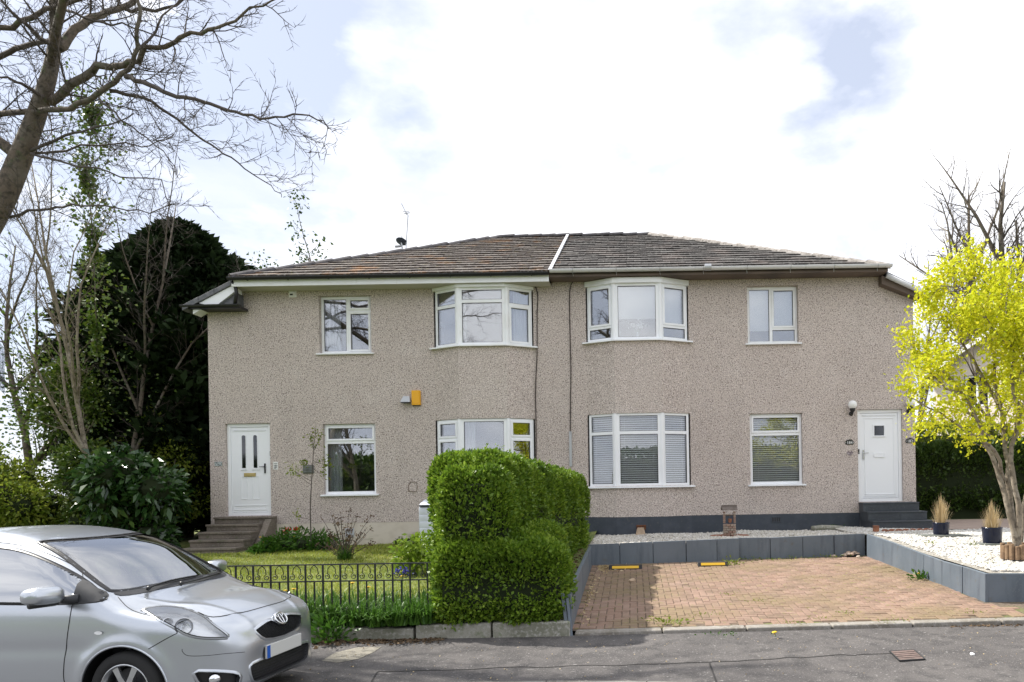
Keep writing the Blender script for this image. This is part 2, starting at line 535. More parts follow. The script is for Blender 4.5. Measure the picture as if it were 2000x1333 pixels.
# garden edging on the left: taller concrete blocks
ge = empty('garden_edging', (-2, gA.y, 0), 'mossy grey concrete edging stones under the hedge and flower border', 'edging')
for (xa, xb, h, dy, tl) in ((-9.6, -8.6, .10, 0, 0), (-8.59, -7.6, .10, 0, 0), (-7.59, -6.6, .11, .02, 0), (-6.59, -5.6, .12, 0, 0), (-5.59, -4.6, .12, 0, .0), (-4.59, -3.62, .13, .03, .01), (-3.60, -2.56, .13, .02, -.01), (-2.53, -1.66, .165, 0, .01), (-1.64, -.745, .17, -.01, .0)):
    y0 = gA.y + dy; zb = pave_z((xa + xb) / 2, y0)
    mb = MB(); mb.prism([(xa, y0, zb - .08), (xb, y0, zb - .08), (xb, y0, zb + h + tl), (xa, y0, zb + h - tl)], (0, .15, 0))
    o = mb.build('edging_stone', 'concrete', None, bevel=.018)
    o.parent = ge; o.matrix_parent_inverse = Matrix.Translation(-ge.location)

# ---- driveway of brick pavers
BL = at_z(1150, 1110, .31); BR = at_z(1692, 1090, .37)
def back_y(x): return BL.y + (BR.y - BL.y) * (x - BL.x) / (BR.x - BL.x)
DX0, DX1 = -.76, 4.62
drv = sheet('driveway', lin(DX0, 12, 20), lambda x: lin(edge_y(x) + .16, (back_y(x) + .05) if x < 4.7 else 9.3, 10), lambda x, y: drive_z(x, y) - .008, 'mortar')
hm, vm = MB(), MB()
g = .004
for mb_, (w, h) in ((hm, (.2, .1)), (vm, (.1, .2))):
    c = .007
    q = [(g, g), (w - g, g), (w - g, h - g), (g, h - g)]; t = [(g + c, g + c), (w - g - c, g + c), (w - g - c, h - g - c), (g + c, h - g - c)]
    mb_.add([(a, b, -.03) for a, b in q] + [(a, b, -.004) for a, b in q] + [(a, b, .003) for a, b in t],
            [(0, 1, 5, 4), (1, 2, 6, 5), (2, 3, 7, 6), (3, 0, 4, 7), (4, 5, 9, 8), (5, 6, 10, 9), (6, 7, 11, 10), (7, 4, 8, 11), (8, 9, 10, 11)])
hme, vme = hm.mesh('paver'), vm.mesh('paver')
rp = random.Random(11)
cells = []
y0d = edge_y(0) + .1
for j in range(0, 48):
    for i in range(0, 55):
        k = (i - j) % 4
        if k in (0, 3):
            X, Y = DX0 + i * .1, y0d + j * .1
            cx, cy = (X + .1, Y + .05) if k == 0 else (X + .05, Y + .1)
            if cy < edge_y(cx) + .20 or cy > back_y(cx) + .02: continue
            lim = 4.56 if cy > 9.1 else 8
            if cx > lim: continue
            cells.append((cy, k, X, Y))
cells.sort()
far = MB()
for n, (cy, k, X, Y) in enumerate(cells):
    dz = rp.uniform(-.003, .004); rot = (.056 + rp.uniform(-.015, .015), rp.uniform(-.015, .015))
    z = drive_z(X, Y) + dz
    if n < 300:
        o = bpy.data.objects.new('paver', hme if k == 0 else vme); COL.objects.link(o)
        if not o.data.materials: o.data.materials.append(MATS['paver'])
        o.location = (X, Y, z); o.rotation_euler = (rot[0], rot[1], rp.uniform(-.01, .01)); o.parent = drv
    else:
        s = hm if k == 0 else vm
        far.add([(X + a, Y + b, z + c + b * rot[0] - a * rot[1]) for a, b, c in s.v], s.f)
o = far.build('paver_field', 'paver_field', drv, fix=False); o['kind'] = 'stuff'

# ---- retaining walls of painted slabs
def slab(par, a, b, za0, za1, zb0, zb1, th, rnd, name='panel'):
    """upright slab between plan points a,b; bottom/top heights at each end; thickness behind"""
    d = (Vector((b[0], b[1], 0)) - Vector((a[0], a[1], 0))); d.normalize()
    n = Vector((-d.y, d.x, 0))
    off = n * rnd.uniform(-.006, .006)
    g_ = d * .004
    A, B = Vector((a[0], a[1], 0)) + off + g_, Vector((b[0], b[1], 0)) + off - g_
    lean = n * rnd.uniform(-.004, .012)
    mb = MB(); mb.prism([A + Vector((0, 0, za0)), B + Vector((0, 0, zb0)), B + lean + Vector((0, 0, zb1)), A + lean + Vector((0, 0, za1))], n * th)
    o = mb.build(name, 'wall_paint', None, bevel=.006)
    o.parent = par; o.matrix_parent_inverse = Matrix.Translation(-par.location)
    return o
rw = random.Random(5)
TL = at(1150, 1066, BL.y); TR = at(1695, 1043, BR.y)
bw = empty('back_retaining_wall', (1.8, BL.y, 0), 'low dark blue-grey slab wall across the back of the driveway', 'wall')
edges = [1150, 1210, 1274, 1338, 1398, 1442, 1505, 1570, 1633, 1696]
for e0, e1 in zip(edges[:-1], edges[1:]):
    f0, f1 = (e0 - 1150) / 546, (e1 - 1150) / 546
    st = 0.0 if e1 <= 1442 else .10
    a = (BL.x + (BR.x - BL.x) * f0, BL.y + (BR.y - BL.y) * f0 + st - .05); b = (BL.x + (BR.x - BL.x) * f1, BL.y + (BR.y - BL.y) * f1 + st - .05)
    top = lambda f: TL.z + (TR.z - TL.z) * f + (.02 if f < .55 else 0)
    slab(bw, a, b, .15, top(f0), .15, top(f1), .05, rw)
lw = empty('side_retaining_wall', (-.75, 10, 0), 'low dark slab wall beside the hedge on the left of the driveway', 'wall')
LF = at_z(1113, 1226, .09)
ys = [8.42, 9.05, 9.75, 10.5, 11.3, 12.1, BL.y - .06]
for y0, y1 in zip(ys[:-1], ys[1:]):
    fx = lambda y: -.735 - .02 * (y - 8.3) / 4
    zt = lambda y: float(np.interp(y, [8.2, 9.2, BL.y], [.50, .60, TL.z]))
    slab(lw, (fx(y0), y0), (fx(y1), y1), .02, zt(y0), .02, zt(y1), .05, rw)
mb = MB(); mb.prism([(-.795, 8.30, .06), (-.755, 8.30, .06), (-.815, 8.37, .55), (-.86, 8.37, .55)], (.0, .04, 0))
o = mb.build('panel', 'wall_paint', None, bevel=.004); o.parent = lw; o.matrix_parent_inverse = Matrix.Translation(-lw.location); o['label'] = 'loose slab leaning against the end of the wall'
mb = MB(); mb.prism([(-.745, 8.27, .06), (-.715, 8.27, .06), (-.765, 8.36, .49), (-.80, 8.36, .50)], (.0, .03, 0))
o = mb.build('panel', 'wall_paint', None, bevel=.004); o.parent = lw; o.matrix_parent_inverse = Matrix.Translation(-lw.location)
rwall = empty('front_retaining_wall', (4.5, 11, 0), 'pale sunlit slab wall along the right side of the driveway', 'wall')
RC = at_z(1929, 1183, .14)
ptop = [(1696, 1043), (1747, 1060), (1809, 1083), (1845, 1096), (1885, 1107), (1930, 1121)]
pts = []
for k, (a, b) in enumerate(ptop):
    # where the ray of the top edge meets the wall line BR -> RC (plan)
    r = ray(a, b); ux = r.x
    # line BR + t (RC-BR); x = ux*y
    dx, dy = RC.x - BR.x, RC.y - BR.y
    t = (ux * BR.y - BR.x) / (dx - ux * dy)
    y = BR.y + t * dy
    pts.append((BR.x + t * dx, y, ZC + r.z * y))
for p, q in zip(pts[:-1], pts[1:]):
    slab(rwall, (p[0], p[1]), (q[0], q[1]), .08, p[2], .08, q[2], -.05, rw)
RT = [pts[-1]]
for k in range(4):
    p = RT[-1]; RT.append((p[0] + .62, p[1] - .05, p[2] - .005))
for p, q in zip(RT[:-1], RT[1:]):
    slab(rwall, (p[0], p[1]), (q[0], q[1]), .0, p[2], .0, q[2], .05, rw)

# ---- garden surfaces
sheet('lawn', lin(-34, -.80, 46), lambda x: [gA.y + .12] + lin(8.5, 24 if x < -9.6 else 16.4, 18), lawn_z, 'grass_base')
def bed_z(x, y):
    zt = float(np.interp(x, [BL.x, BR.x], [TL.z, TR.z])) - .03
    if x < 4.4:
        return float(np.interp(y, [12.3, 16.2], [zt, .70 + .02 * (x > 2)])) + .012 * math.sin(x * 3 + y * 2)
    return float(np.interp(y, [9.1, 13, 16.2], [RT[0][2] - .03, TR.z - .03, .76])) + .012 * math.sin(x * 3 + y * 2)
def rx_at(y):   # x of the right wall line at depth y
    return float(np.interp(y, [RC.y, BR.y], [RC.x, BR.x]))
sheet('gravel_bed', lin(BL.x - .1, BR.x + .05, 14), lambda x: lin(back_y(x) + (.0 if x < 1.65 else .1), 16.4, 10), bed_z, 'gravel_base')
vs = []; fs = []; ny = 14
for j in range(ny):
    y = RC.y + (16.4 - RC.y) * j / (ny - 1)
    xl = (rx_at(y) if y < BR.y else BR.x) + .03
    for i in range(13):
        x = xl + (14 - xl) * (i / 12) ** 1.3
        vs.append((x, y, bed_z(max(x, 4.41), y)))
for j in range(ny - 1):
    for i in range(12):
        a = j * 13 + i; fs.append((a, a + 1, a + 14, a + 13))
mbx = MB(); mbx.add(vs, fs); o = mbx.build('gravel_bed', 'gravel_base', None, smooth=True, fix=False); o['kind'] = 'structure'
PATH_Y0 = 14.55
sheet('path', lin(6.42, 16, 8), lambda x: lin(PATH_Y0, 18.5, 6), lambda x, y: bed_z(5, min(y, 16.2)) + .02, 'path')
sheet('terrain', lin(6.3, 40, 6), lambda x: lin(18.4, 60, 6), lambda x, y: .74, 'park_grass')

# pebbles
def pebble_cloud(name, pts, size, material, seed):
    rng = np.random.default_rng(seed)
    n = len(pts); P = np.asarray(pts)
    base = np.array([[1, 0, 0], [0, 1, 0], [-1, 0, 0], [0, -1, 0], [0, 0, 1], [0, 0, -1]], float)
    S = rng.uniform(.6, 1.3, (n, 1, 3)) * np.array([1, 1, .6]) * (size * rng.uniform(.6, 1.35, (n, 1, 1)))
    a = rng.uniform(0, 6.28, n); ca, sa = np.cos(a), np.sin(a)
    V = base[None] * S
    V2 = V.copy(); V2[..., 0] = V[..., 0] * ca[:, None] - V[..., 1] * sa[:, None]; V2[..., 1] = V[..., 0] * sa[:, None] + V[..., 1] * ca[:, None]
    V2 += P[:, None, :] + rng.normal(0, size * .12, V2.shape)
    f = np.array([[0, 1, 4], [1, 2, 4], [2, 3, 4], [3, 0, 4], [1, 0, 5], [2, 1, 5], [3, 2, 5], [0, 3, 5]])
    Fq = (np.arange(n)[:, None, None] * 6 + f[None]).reshape(-1, 3)
    return tag(link(name, np_mesh(name, V2.reshape(-1, 3), Fq, smooth=False), material), kind='stuff')
rg = np.random.default_rng(4)
pts = []
for _ in range(15000):
    x = rg.uniform(BL.x - .05, BR.x + .3); y = rg.uniform(12.45, 16.05)
    if y < back_y(x) + (.03 if x < 1.65 else .14): continue
    pts.append((x, y, bed_z(x, y) + .008))
o = pebble_cloud('gravel', pts, .028, 'pebble', 1); o['label'] = 'grey and cream gravel between the driveway wall and the house'; o['category'] = 'gravel'
pts = []
for _ in range(26000):
    y = 9.2 + 6.8 * rg.uniform() ** 1.2; x = rg.uniform(4.2, 8.6)
    if x < (rx_at(y) if y < BR.y else BR.x) + .16 or (x > 6.3 and y > PATH_Y0): continue
    if y < RC.y + .12: continue
    pts.append((x, y, bed_z(max(x, 4.41), y) + .008))
o = pebble_cloud('gravel', pts, .034, 'pebble_white', 2); o['label'] = 'bright white gravel around the pots and the lime green tree'; o['category'] = 'gravel'
# ================================================================== the house
mat('render_wall', (.53, .455, .41), .95, var=[(.55, (.47, .40, .36), .45, .75), ((1.4, 1.4, .35), (.42, .365, .33), .58, .85), (1.8, (.57, .50, .455), .55, .75), (42, (.205, .17, .152), .54, .62, 2), (52, (.82, .74, .69), .55, .62, 2)], bump=(42, .9, .015))
mat('plinth_cream', (.62, .56, .47), .85, var=[(3, (.52, .46, .38), .45, .65), ((2, 2, 6), (.40, .37, .28), .58, .72)])
mat('plinth_dark', (.040, .050, .066), .6, var=[(4, (.055, .066, .085), .42, .65), (20, (.075, .08, .085), .6, .72)])
mat('upvc', (.90, .915, .94), .32, var=[(2, (.87, .885, .91), .45, .65)])
mat('upvc_old', (.88, .895, .91), .45, var=[(3, (.83, .835, .83), .45, .68), ((8, 8, 2), (.66, .65, .6), .66, .85)])
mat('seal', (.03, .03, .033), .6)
glassmat('glass', (.93, .95, .96), .20)
glassmat('glass_clear', (.97, .98, .985), .09)
glassmat('glass_dark', (.5, .52, .54), .05, .05)
mat('interior', (.28, .27, .26), .9)
mat('interior_floor', (.14, .11, .09), .8)
mat('blind_white', (.82, .83, .84), .7)
mat('slat', (.86, .87, .88), .5)
mat('curtain', (.72, .73, .76), .9, var=[((14, 14, .3), (.6, .61, .64), .42, .6)])
mat('black_gutter', (.012, .012, .014), .35)
mat('grey_gutter', (.66, .66, .67), .35, var=[((1.2, 1.2, 8), (.54, .54, .55), .5, .75), (9, (.42, .42, .42), .64, .8)])
mat('soffit_brown', (.14, .105, .085), .8, var=[(2, (.09, .07, .06), .45, .65)])
mat('soffit_cream', (.52, .50, .44), .75, var=[((.8, 8, 8), (.40, .40, .31), .46, .68)])
mat('metal_grey', (.45, .46, .47), .4, metal=.6)
mat('lead', (.66, .67, .70), .5, var=[(6, (.5, .5, .53), .5, .7)])
TL_ = [(0.057, 0.042, 0.035), (0.077, 0.056, 0.046), (0.042, 0.032, 0.028), (0.098, 0.077, 0.066), (0.055, 0.039, 0.032), (0.133, 0.112, 0.098)]
TR_ = [(0.043, 0.038, 0.037), (0.063, 0.056, 0.054), (0.032, 0.028, 0.027), (0.091, 0.084, 0.079), (0.046, 0.041, 0.039), (0.133, 0.126, 0.119)]
for nm, cols, extra in (('tile_left', TL_, [(1.7, (.24, .115, .04), .57, .72), (8, (.15, .13, .05), .6, .72)]), ('tile_right', TR_, [(1.5, (.13, .105, .095), .5, .7)])):
    for suf, kw in (('', dict(islobj=cols)), ('_field', dict(island=cols))):
        mat(nm + suf, rough=.9, var=extra + [(16, (.30, .285, .265), .56, .70), (45, (.045, .04, .036), .54, .68)], bump=(40, .6, .01), **kw)
mat('ridge_dark', (.075, .07, .075), .85, var=[(4, (.12, .11, .11), .45, .65), (12, (.05, .045, .045), .5, .7)], bump=(30, .5, .01))
mat('ridge_pale', (.30, .275, .25), .9, var=[(5, (.42, .39, .36), .45, .65), (14, (.17, .15, .13), .5, .68)], bump=(30, .6, .01))

D = 16.10
S = D / F
DZR = .065                     # the right half stands a little higher
XL, XR, XP = -9.476, 6.37, -1.72
house = empty('house', (XP, D, .5), 'wide two-storey block of flats in pinkish-grey pebbledash with low hipped tile roof', 'house')
def hp(o):
    o.parent = house; o.matrix_parent_inverse = Matrix.Translation(-house.location); return o
def sub(o, par):
    o.parent = par; o.matrix_parent_inverse = par.matrix_parent_inverse.copy() if par.parent else Matrix.Identity(4)
    if par.parent:
        o.matrix_parent_inverse = Matrix.Identity(4)
        o.matrix_parent_inverse = (Matrix.Translation(house.location) @ par.matrix_parent_inverse @ par.matrix_basis).inverted()
    return o
def fx(px): return at(px, 900, D).x
YB = 15.77
def bx(px): return at(px, 900, YB).x
BAYL = [fx(852), bx(898), bx(993), fx(1046)]
BAYR = [fx(1149), bx(1203), bx(1294), fx(1349)]
plan = [(XL, D), (BAYL[0], D), (BAYL[1], YB), (BAYL[2], YB), (BAYL[3], D), (XP, D), (BAYR[0], D), (BAYR[1], YB), (BAYR[2], YB), (BAYR[3], D), (XR, D)]
# levels, left half; the right half adds DZR
Z_GSILL, Z_GHEAD, Z_USILL, Z_UHEAD, Z_TOP = 1.70, 3.285, 4.875, 6.17, 6.36
Z_PL = 1.06       # top of plinth
DOORZ0, DOORZ1 = 1.25, 3.33
wl_openings = {i: [] for i in range(10)}
def op(seg, x0, x1, z0, z1): wl_openings[seg].append((x0, x1, z0, z1))
DL = (fx(441), fx(528)); DR = (fx(1676), fx(1764))
W1 = (fx(627.5), fx(729), Z_USILL, Z_UHEAD)
W2 = (fx(631.5), fx(734), Z_GSILL, Z_GHEAD)
W3 = (fx(1464.5), fx(1564), Z_USILL + DZR, Z_UHEAD + DZR)
W4 = (fx(1465.5), fx(1568), Z_GSILL + DZR, Z_GHEAD + DZR + .01)
op(0, DL[0], DL[1], DOORZ0, DOORZ1); op(0, *W1); op(0, *W2)
op(9, DR[0], DR[1], DOORZ0 + DZR + .02, DOORZ1 + DZR + .02); op(9, *W3); op(9, *W4)
BZ = {1: (Z_GSILL - .08, Z_GHEAD + .06, Z_USILL + .09, Z_UHEAD + .10)}
for segs, dz in (((1, 2, 3), 0), ((6, 7, 8), DZR)):
    for sg in segs:
        a, b = plan[sg], plan[sg + 1]
        op(sg, a[0] + (.0 if sg in (1, 6) else 0), b[0], Z_GSILL + .02 + dz, Z_GHEAD + .04 + dz)
        op(sg, a[0], b[0], Z_USILL + .06 + dz, 6.26 + dz)

wall = MB()
TH = .30
def wall_seg(sg, z0, z1):
    a, b = plan[sg], plan[sg + 1]
    A, B = Vector((a[0], a[1], 0)), Vector((b[0], b[1], 0))
    d = B - A; Lx = b[0] - a[0]
    back = Vector((0, TH, 0))
    P = lambda x, z: A + d * ((x - a[0]) / Lx) + Vector((0, 0, z))
    xs = sorted({a[0], b[0]} | {q for o in wl_openings[sg] for q in o[:2]})
    if sg == 0: xs = sorted(set(xs) | {-8.62})
    if sg == 9: xs = sorted(set(xs) | {5.60})
    zs = sorted({z0, z1} | {q for o in wl_openings[sg] for q in o[2:]})
    for i in range(len(xs) - 1):
        for j in range(len(zs) - 1):
            xm, zm = (xs[i] + xs[i + 1]) / 2, (zs[j] + zs[j + 1]) / 2
            if any(o[0] < xm < o[1] and o[2] < zm < o[3] for o in wl_openings[sg]): continue
            zt0 = zt1 = zs[j + 1]
            if j == len(zs) - 2:
                if sg == 0 and xs[i + 1] <= -8.61: zt0 = z1 - .43 * (-8.62 - xs[i]); zt1 = z1 - .43 * (-8.62 - xs[i + 1])
                if sg == 9 and xs[i] >= 5.59: zt0 = z1 - .43 * (xs[i] - 5.60); zt1 = z1 - .43 * (xs[i + 1] - 5.60)
            q = [P(xs[i], zs[j]), P(xs[i + 1], zs[j]), P(xs[i + 1], zt1), P(xs[i], zt0)]
            wall.add(q, [(0, 1, 2, 3)])
            wall.add([p + back for p in q], [(3, 2, 1, 0)])
    for (x0, x1, za, zb) in wl_openings[sg]:
        c = [P(x0, za), P(x1, za), P(x1, zb), P(x0, zb)]
        for k in range(4):
            if len(wl_openings[sg]) == 2 and sg in (1, 2, 3, 6, 7, 8) and k in (1, 3): continue
            p, q = c[k], c[(k + 1) % 4]
            wall.add([p, q, q + back, p + back], [(0, 1, 2, 3)])
for sg in range(10):
    wall_seg(sg, Z_PL + (DZR if sg >= 5 else 0) * .6, Z_TOP + (DZR if sg >= 5 else 0))
ZB = 26.0
wall.add([(XL, D, .3), (XL, ZB, .3), (XL, ZB, 5.98), (XL, D, 5.98)], [(0, 1, 2, 3)])
wall.add([(XR, D, .3), (XR, ZB, .3), (XR, ZB, 6.08), (XR, D, 6.08)], [(3, 2, 1, 0)])
wall.add([(XL, ZB, .3), (XR, ZB, .3), (XR, ZB, 6.4), (XL, ZB, 6.4)], [(3, 2, 1, 0)])
o = hp(wall.build('wall', 'render_wall', None, fix=False))
# inside: back partition, party wall, floors
ins = MB()
ins.box(XL + .05, XR - .05, D + 3.6, D + 3.7, .4, 6.3)
ins.box(XP - .06, XP + .06, D + .31, D + 3.59, .4, 6.3)
ins.box(XL + .05, XR - .05, D + .31, ZB - .1, 3.75, 3.95)
ins.box(-5.2, -5.1, D + .31, D + 3.59, .4, 6.3); ins.box(2.2, 2.3, D + .31, D + 3.59, .4, 6.3)
ins.box(XL + .05, XR - .05, D + .31, ZB - .1, 6.32, 6.36)
hp(ins.build('inner_wall', 'interior', None, fix=False))
insf = MB(); insf.box(XL + .05, XR - .05, D + .31, D + 3.59, .9, 1.0)
hp(insf.build('inner_floor', 'interior_floor', None))

# plinth, following the bays
def plinth(i0, i1, zt, m, out, x0=None, x1=None):
    pl = [list(p) for p in plan[i0:i1 + 1]]
    if x0 is not None: pl[0][0] = x0
    if x1 is not None: pl[-1][0] = x1
    mb = MB()
    for a, b in zip(pl[:-1], pl[1:]):
        A0, B0 = (a[0], a[1] + .1, .3), (b[0], b[1] + .1, .3)
        mb.add([(a[0], a[1] - out, .2), (b[0], b[1] - out, .2), (b[0], b[1] - out, zt), (a[0], a[1] - out, zt), (a[0], a[1] + .1, zt), (b[0], b[1] + .1, zt)], [(0, 1, 2, 3), (3, 2, 5, 4)])
    return hp(mb.build('plinth', m, None, fix=False))
p1 = plinth(0, 5, Z_PL, 'plinth_cream', -.004, x0=fx(538)); p1['label'] = 'cream painted base course'
p2 = plinth(5, 10, Z_PL + DZR * .6, 'plinth_dark', -.004, x1=DR[0] + .02); p2['label'] = 'dark blue-grey painted base course'
for q_ in ((XL, fx(538), Z_PL), (DR[0] + .02, XR, Z_PL + DZR * .6)):
    mbp = MB(); mbp.box(q_[0], q_[1], D + .003, D + .1, .2, q_[2]); hp(mbp.build('lower_wall', 'render_wall', None))

# ------------------------------------------------------------------ windows
class Facet:
    """upright plane through plan points a->b; u = distance along, w = depth into the house"""
    def __init__(s, a, b):
        s.a = Vector((a[0], a[1], 0)); d = Vector((b[0] - a[0], b[1] - a[1], 0)); s.L = d.length; s.d = d.normalized(); s.n = Vector((-s.d.y, s.d.x, 0))
    def p(s, u, w, z): return s.a + s.d * u + s.n * w + Vector((0, 0, z))
    def box(s, mb, u0, u1, w0, w1, z0, z1):
        vs = [s.p(u, w, z) for z in (z0, z1) for (u, w) in ((u0, w0), (u1, w0), (u1, w1), (u0, w1))]
        mb.add(vs, [(0, 3, 2, 1), (4, 5, 6, 7), (0, 1, 5, 4), (1, 2, 6, 5), (2, 3, 7, 6), (3, 0, 4, 7)])
def frame_rect(fc, mb, u0, u1, z0, z1, w0, w1, t):
    fc.box(mb, u0, u0 + t, w0, w1, z0, z1); fc.box(mb, u1 - t, u1, w0, w1, z0, z1)
    fc.box(mb, u0 + t, u1 - t, w0, w1, z0, z0 + t); fc.box(mb, u0 + t, u1 - t, w0, w1, z1 - t, z1)
def pane_obj(fc, u0, u1, z0, z1, w, par, glass='glass', seal=True):
    mb = MB(); fc.box(mb, u0, u1, w, w + .02, z0, z1)
    g = sub(mb.build('pane', glass, None), par)
    return g
rwin = random.Random(2)
def lights(fc, mb, cells, w, par, fr, sashed=(), glass='glass'):
    """cells: (u0,u1,z0,z1) clear openings between frame bars"""
    for k, (u0, u1, z0, z1) in enumerate(cells):
        if k in sashed:
            sm = MB(); t = .045
            frame_rect(fc, sm, u0 - .012, u1 + .012, z0 - .012, z1 + .012, w - .018, w + .04, t)
            sub(sm.build('sash', fr, None, bevel=.004), par)
            u0, u1, z0, z1 = u0 + t - .012, u1 - t + .012, z0 + t - .012, z1 - t + .012
        sl = MB(); frame_rect(fc, sl, u0 - .001, u1 + .001, z0 - .001, z1 + .001, w + .012, w + .022, .009)
        sub(sl.build('gasket', 'seal', None), par)
        pane_obj(fc, u0, u1, z0, z1, w + .024, par, glass)
def window(name, rect, bars, cells, sashed=(), fr='upvc', label=None, rev=.09, glass='glass'):
    x0, x1, z0, z1 = rect
    fc = Facet((x0, D), (x1, D)); Wd = x1 - x0; t = .06
    mb = MB(); frame_rect(fc, mb, .004, Wd - .004, z0 + .004, z1 - .004, rev, rev + .07, t)
    for (u0, u1, za, zb) in bars: fc.box(mb, u0, u1, rev + .002, rev + .068, za, zb)
    w = hp(mb.build(name, fr, None, bevel=.004))
    if label: w['label'] = label
    lights(fc, mb, cells, rev, w, fr, sashed, glass)
    sm = MB()
    vs = [fc.p(u, ww, z0 + dz) for u in (-.06, Wd + .06) for (ww, dz) in ((rev, .012), (-.06, -.008), (-.06, -.038), (rev, -.03))]
    sm.add(vs, [(0, 1, 2, 3), (7, 6, 5, 4), (0, 4, 5, 1), (1, 5, 6, 2), (2, 6, 7, 3), (3, 7, 4, 0)])
    sub(sm.build('sill', fr, None, bevel=.004), w)
    return w
def pu(px, rect): return fx(px) - rect[0]
# left upstairs window: tall fixed pane, two openers
w = W1; h = w[3] - w[2]; m = pu(680, w)
zt = w[2] + h * .745
window('window', w, [(m - .035, m + .035, w[2] + .06, w[3] - .06), (m + .035, w[1] - w[0] - .06, zt - .035, zt + .035)],
       [(.06, m - .035, w[2] + .06, w[3] - .06), (m + .035, w[1] - w[0] - .064, zt + .035, w[3] - .06), (m + .035, w[1] - w[0] - .064, w[2] + .06, zt - .035)], (1, 2), 'upvc_old', rev=.11)
w = W2; zt = w[2] + (965 - 863) / (965 - 828) * (w[3] - w[2])
window('window', w, [(.06, w[1] - w[0] - .06, zt - .04, zt + .04)], [(.06, w[1] - w[0] - .06, zt + .04, w[3] - .06), (.06, w[1] - w[0] - .06, w[2] + .06, zt - .04)], (0,), rev=.08)
w = W3; m = pu(1512, w); zt = w[2] + .345
window('window', w, [(m - .035, m + .035, w[2] + .06, w[3] - .06), (m + .035, w[1] - w[0] - .06, zt - .03, zt + .03)],
       [(.06, m - .035, w[2] + .06, w[3] - .06), (m + .035, w[1] - w[0] - .06, zt + .03, w[3] - .06), (m + .035, w[1] - w[0] - .06, w[2] + .06, zt - .03)], (1,), 'upvc_old', rev=.12)
w = W4; zt = w[2] + (946 - 846) / (946 - 806) * (w[3] - w[2])
window('window', w, [(.06, w[1] - w[0] - .06, zt - .04, zt + .04)], [(.06, w[1] - w[0] - .06, zt + .04, w[3] - .06), (.06, w[1] - w[0] - .06, w[2] + .06, zt - .04)], (0,), rev=.08, glass='glass_clear')

def bay_window(pts, z0, z1, spec, fr='upvc', head=0.0, label=None, sashes=(), glass='glass'):
    """three facets; spec per facet: transom fraction (or None)"""
    mb = MB(); w0, w1 = .03, .10; t = .06
    facets = [Facet(pts[i], pts[i + 1]) for i in range(3)]
    post = .05
    allc = []
    for k, fc in enumerate(facets):
        a = .02 if k == 0 else .035; b = fc.L - (.02 if k == 2 else .035)
        frame_rect(fc, mb, a, b, z0, z1, w0, w1, t)
        u0, u1 = a + t, b - t
        tr = spec[k]
        if tr is None:
            allc.append((fc, [(u0, u1, z0 + t, z1 - t)], ()))
        else:
            zt = z0 + tr * (z1 - z0)
            fc.box(mb, u0, u1, w0 + .002, w1 - .002, zt - .035, zt + .035)
            allc.append((fc, [(u0, u1, zt + .035, z1 - t), (u0, u1, z0 + t, zt - .035)], sashes[k] if sashes else ()))
    for i in (1, 2):    # corner posts
        p = Vector((pts[i][0], pts[i][1] + .062, 0))
        mb.add([(p.x + .055 * math.cos(q * math.pi / 4), p.y + .055 * math.sin(q * math.pi / 4), z) for z in (z0, z1) for q in range(8)],
               [tuple(range(7, -1, -1)), tuple(range(8, 16))] + [(q, (q + 1) % 8, 8 + (q + 1) % 8, 8 + q) for q in range(8)])
    bw_ = hp(mb.build('bay_window', fr, None, bevel=.003))
    if label: bw_['label'] = label
    for fc, cells, ss in allc: lights(fc, mb, cells, w0, bw_, fr, ss, glass)
    # sill
    sm = MB(); out = .07
    pl = [(pts[0][0] - .09, pts[0][1]), pts[1], pts[2], (pts[3][0] + .09, pts[3][1])]
    for i in range(3):
        a, b = pl[i], pl[i + 1]
        vs = []
        for q in (a, b):
            vs += [(q[0], q[1] + .10, z0 + .014), (q[0], q[1] - out, z0 - .006), (q[0], q[1] - out, z0 - .036), (q[0], q[1] + .10, z0 - .03)]
        sm.add(vs, [(0, 4, 5, 1), (1, 5, 6, 2), (2, 6, 7, 3), (0, 1, 2, 3), (7, 6, 5, 4)])
    sub(sm.build('sill', fr, None, fix=False), bw_)
    if head:
        hm_ = MB()
        pl2 = [(pts[0][0], pts[0][1]), pts[1], pts[2], (pts[3][0], pts[3][1])]
        # gently bowed board over the window
        n = 16
        xs = lin(pts[0][0] - .02, pts[3][0] + .02, n)
        yy = [np.interp(x, [p[0] for p in pts], [p[1] for p in pts]) - .035 for x in xs]
        for i in range(n - 1):
            hm_.add([(xs[i], yy[i], z1 - .004), (xs[i + 1], yy[i + 1], z1 - .004), (xs[i + 1], yy[i + 1], z1 + head), (xs[i], yy[i], z1 + head), (xs[i], yy[i] + .14, z1 - .004), (xs[i + 1], yy[i + 1] + .14, z1 - .004), (xs[i], yy[i] + .14, z1 + head), (xs[i + 1], yy[i + 1] + .14, z1 + head)],
                    [(0, 1, 2, 3), (0, 4, 5, 1), (3, 2, 7, 6)])
        sub(hm_.build('head_board', 'upvc_old', None, fix=False), bw_)
    return bw_
BL_pts = [(BAYL[0], D), (BAYL[1], YB), (BAYL[2], YB), (BAYL[3], D)]
BR_pts = [(BAYR[0], D), (BAYR[1], YB), (BAYR[2], YB), (BAYR[3], D)]
g0, g1, u0_, u1_ = Z_GSILL + .03, Z_GHEAD + .035, Z_USILL + .07, 6.22
bay_window(BL_pts, u0_, u1_, (.70, .76, .70), 'upvc_old', head=.06, sashes=((), (), (1,)))
bay_window(BL_pts, g0, g1, (.73, None, .73), 'upvc', sashes=((0, 1), (), (0, 1)))
bay_window(BR_pts, u0_ + DZR, u1_ + DZR - .03, (.245, None, .245), 'upvc', head=.11, sashes=((0,), (), (0,)))
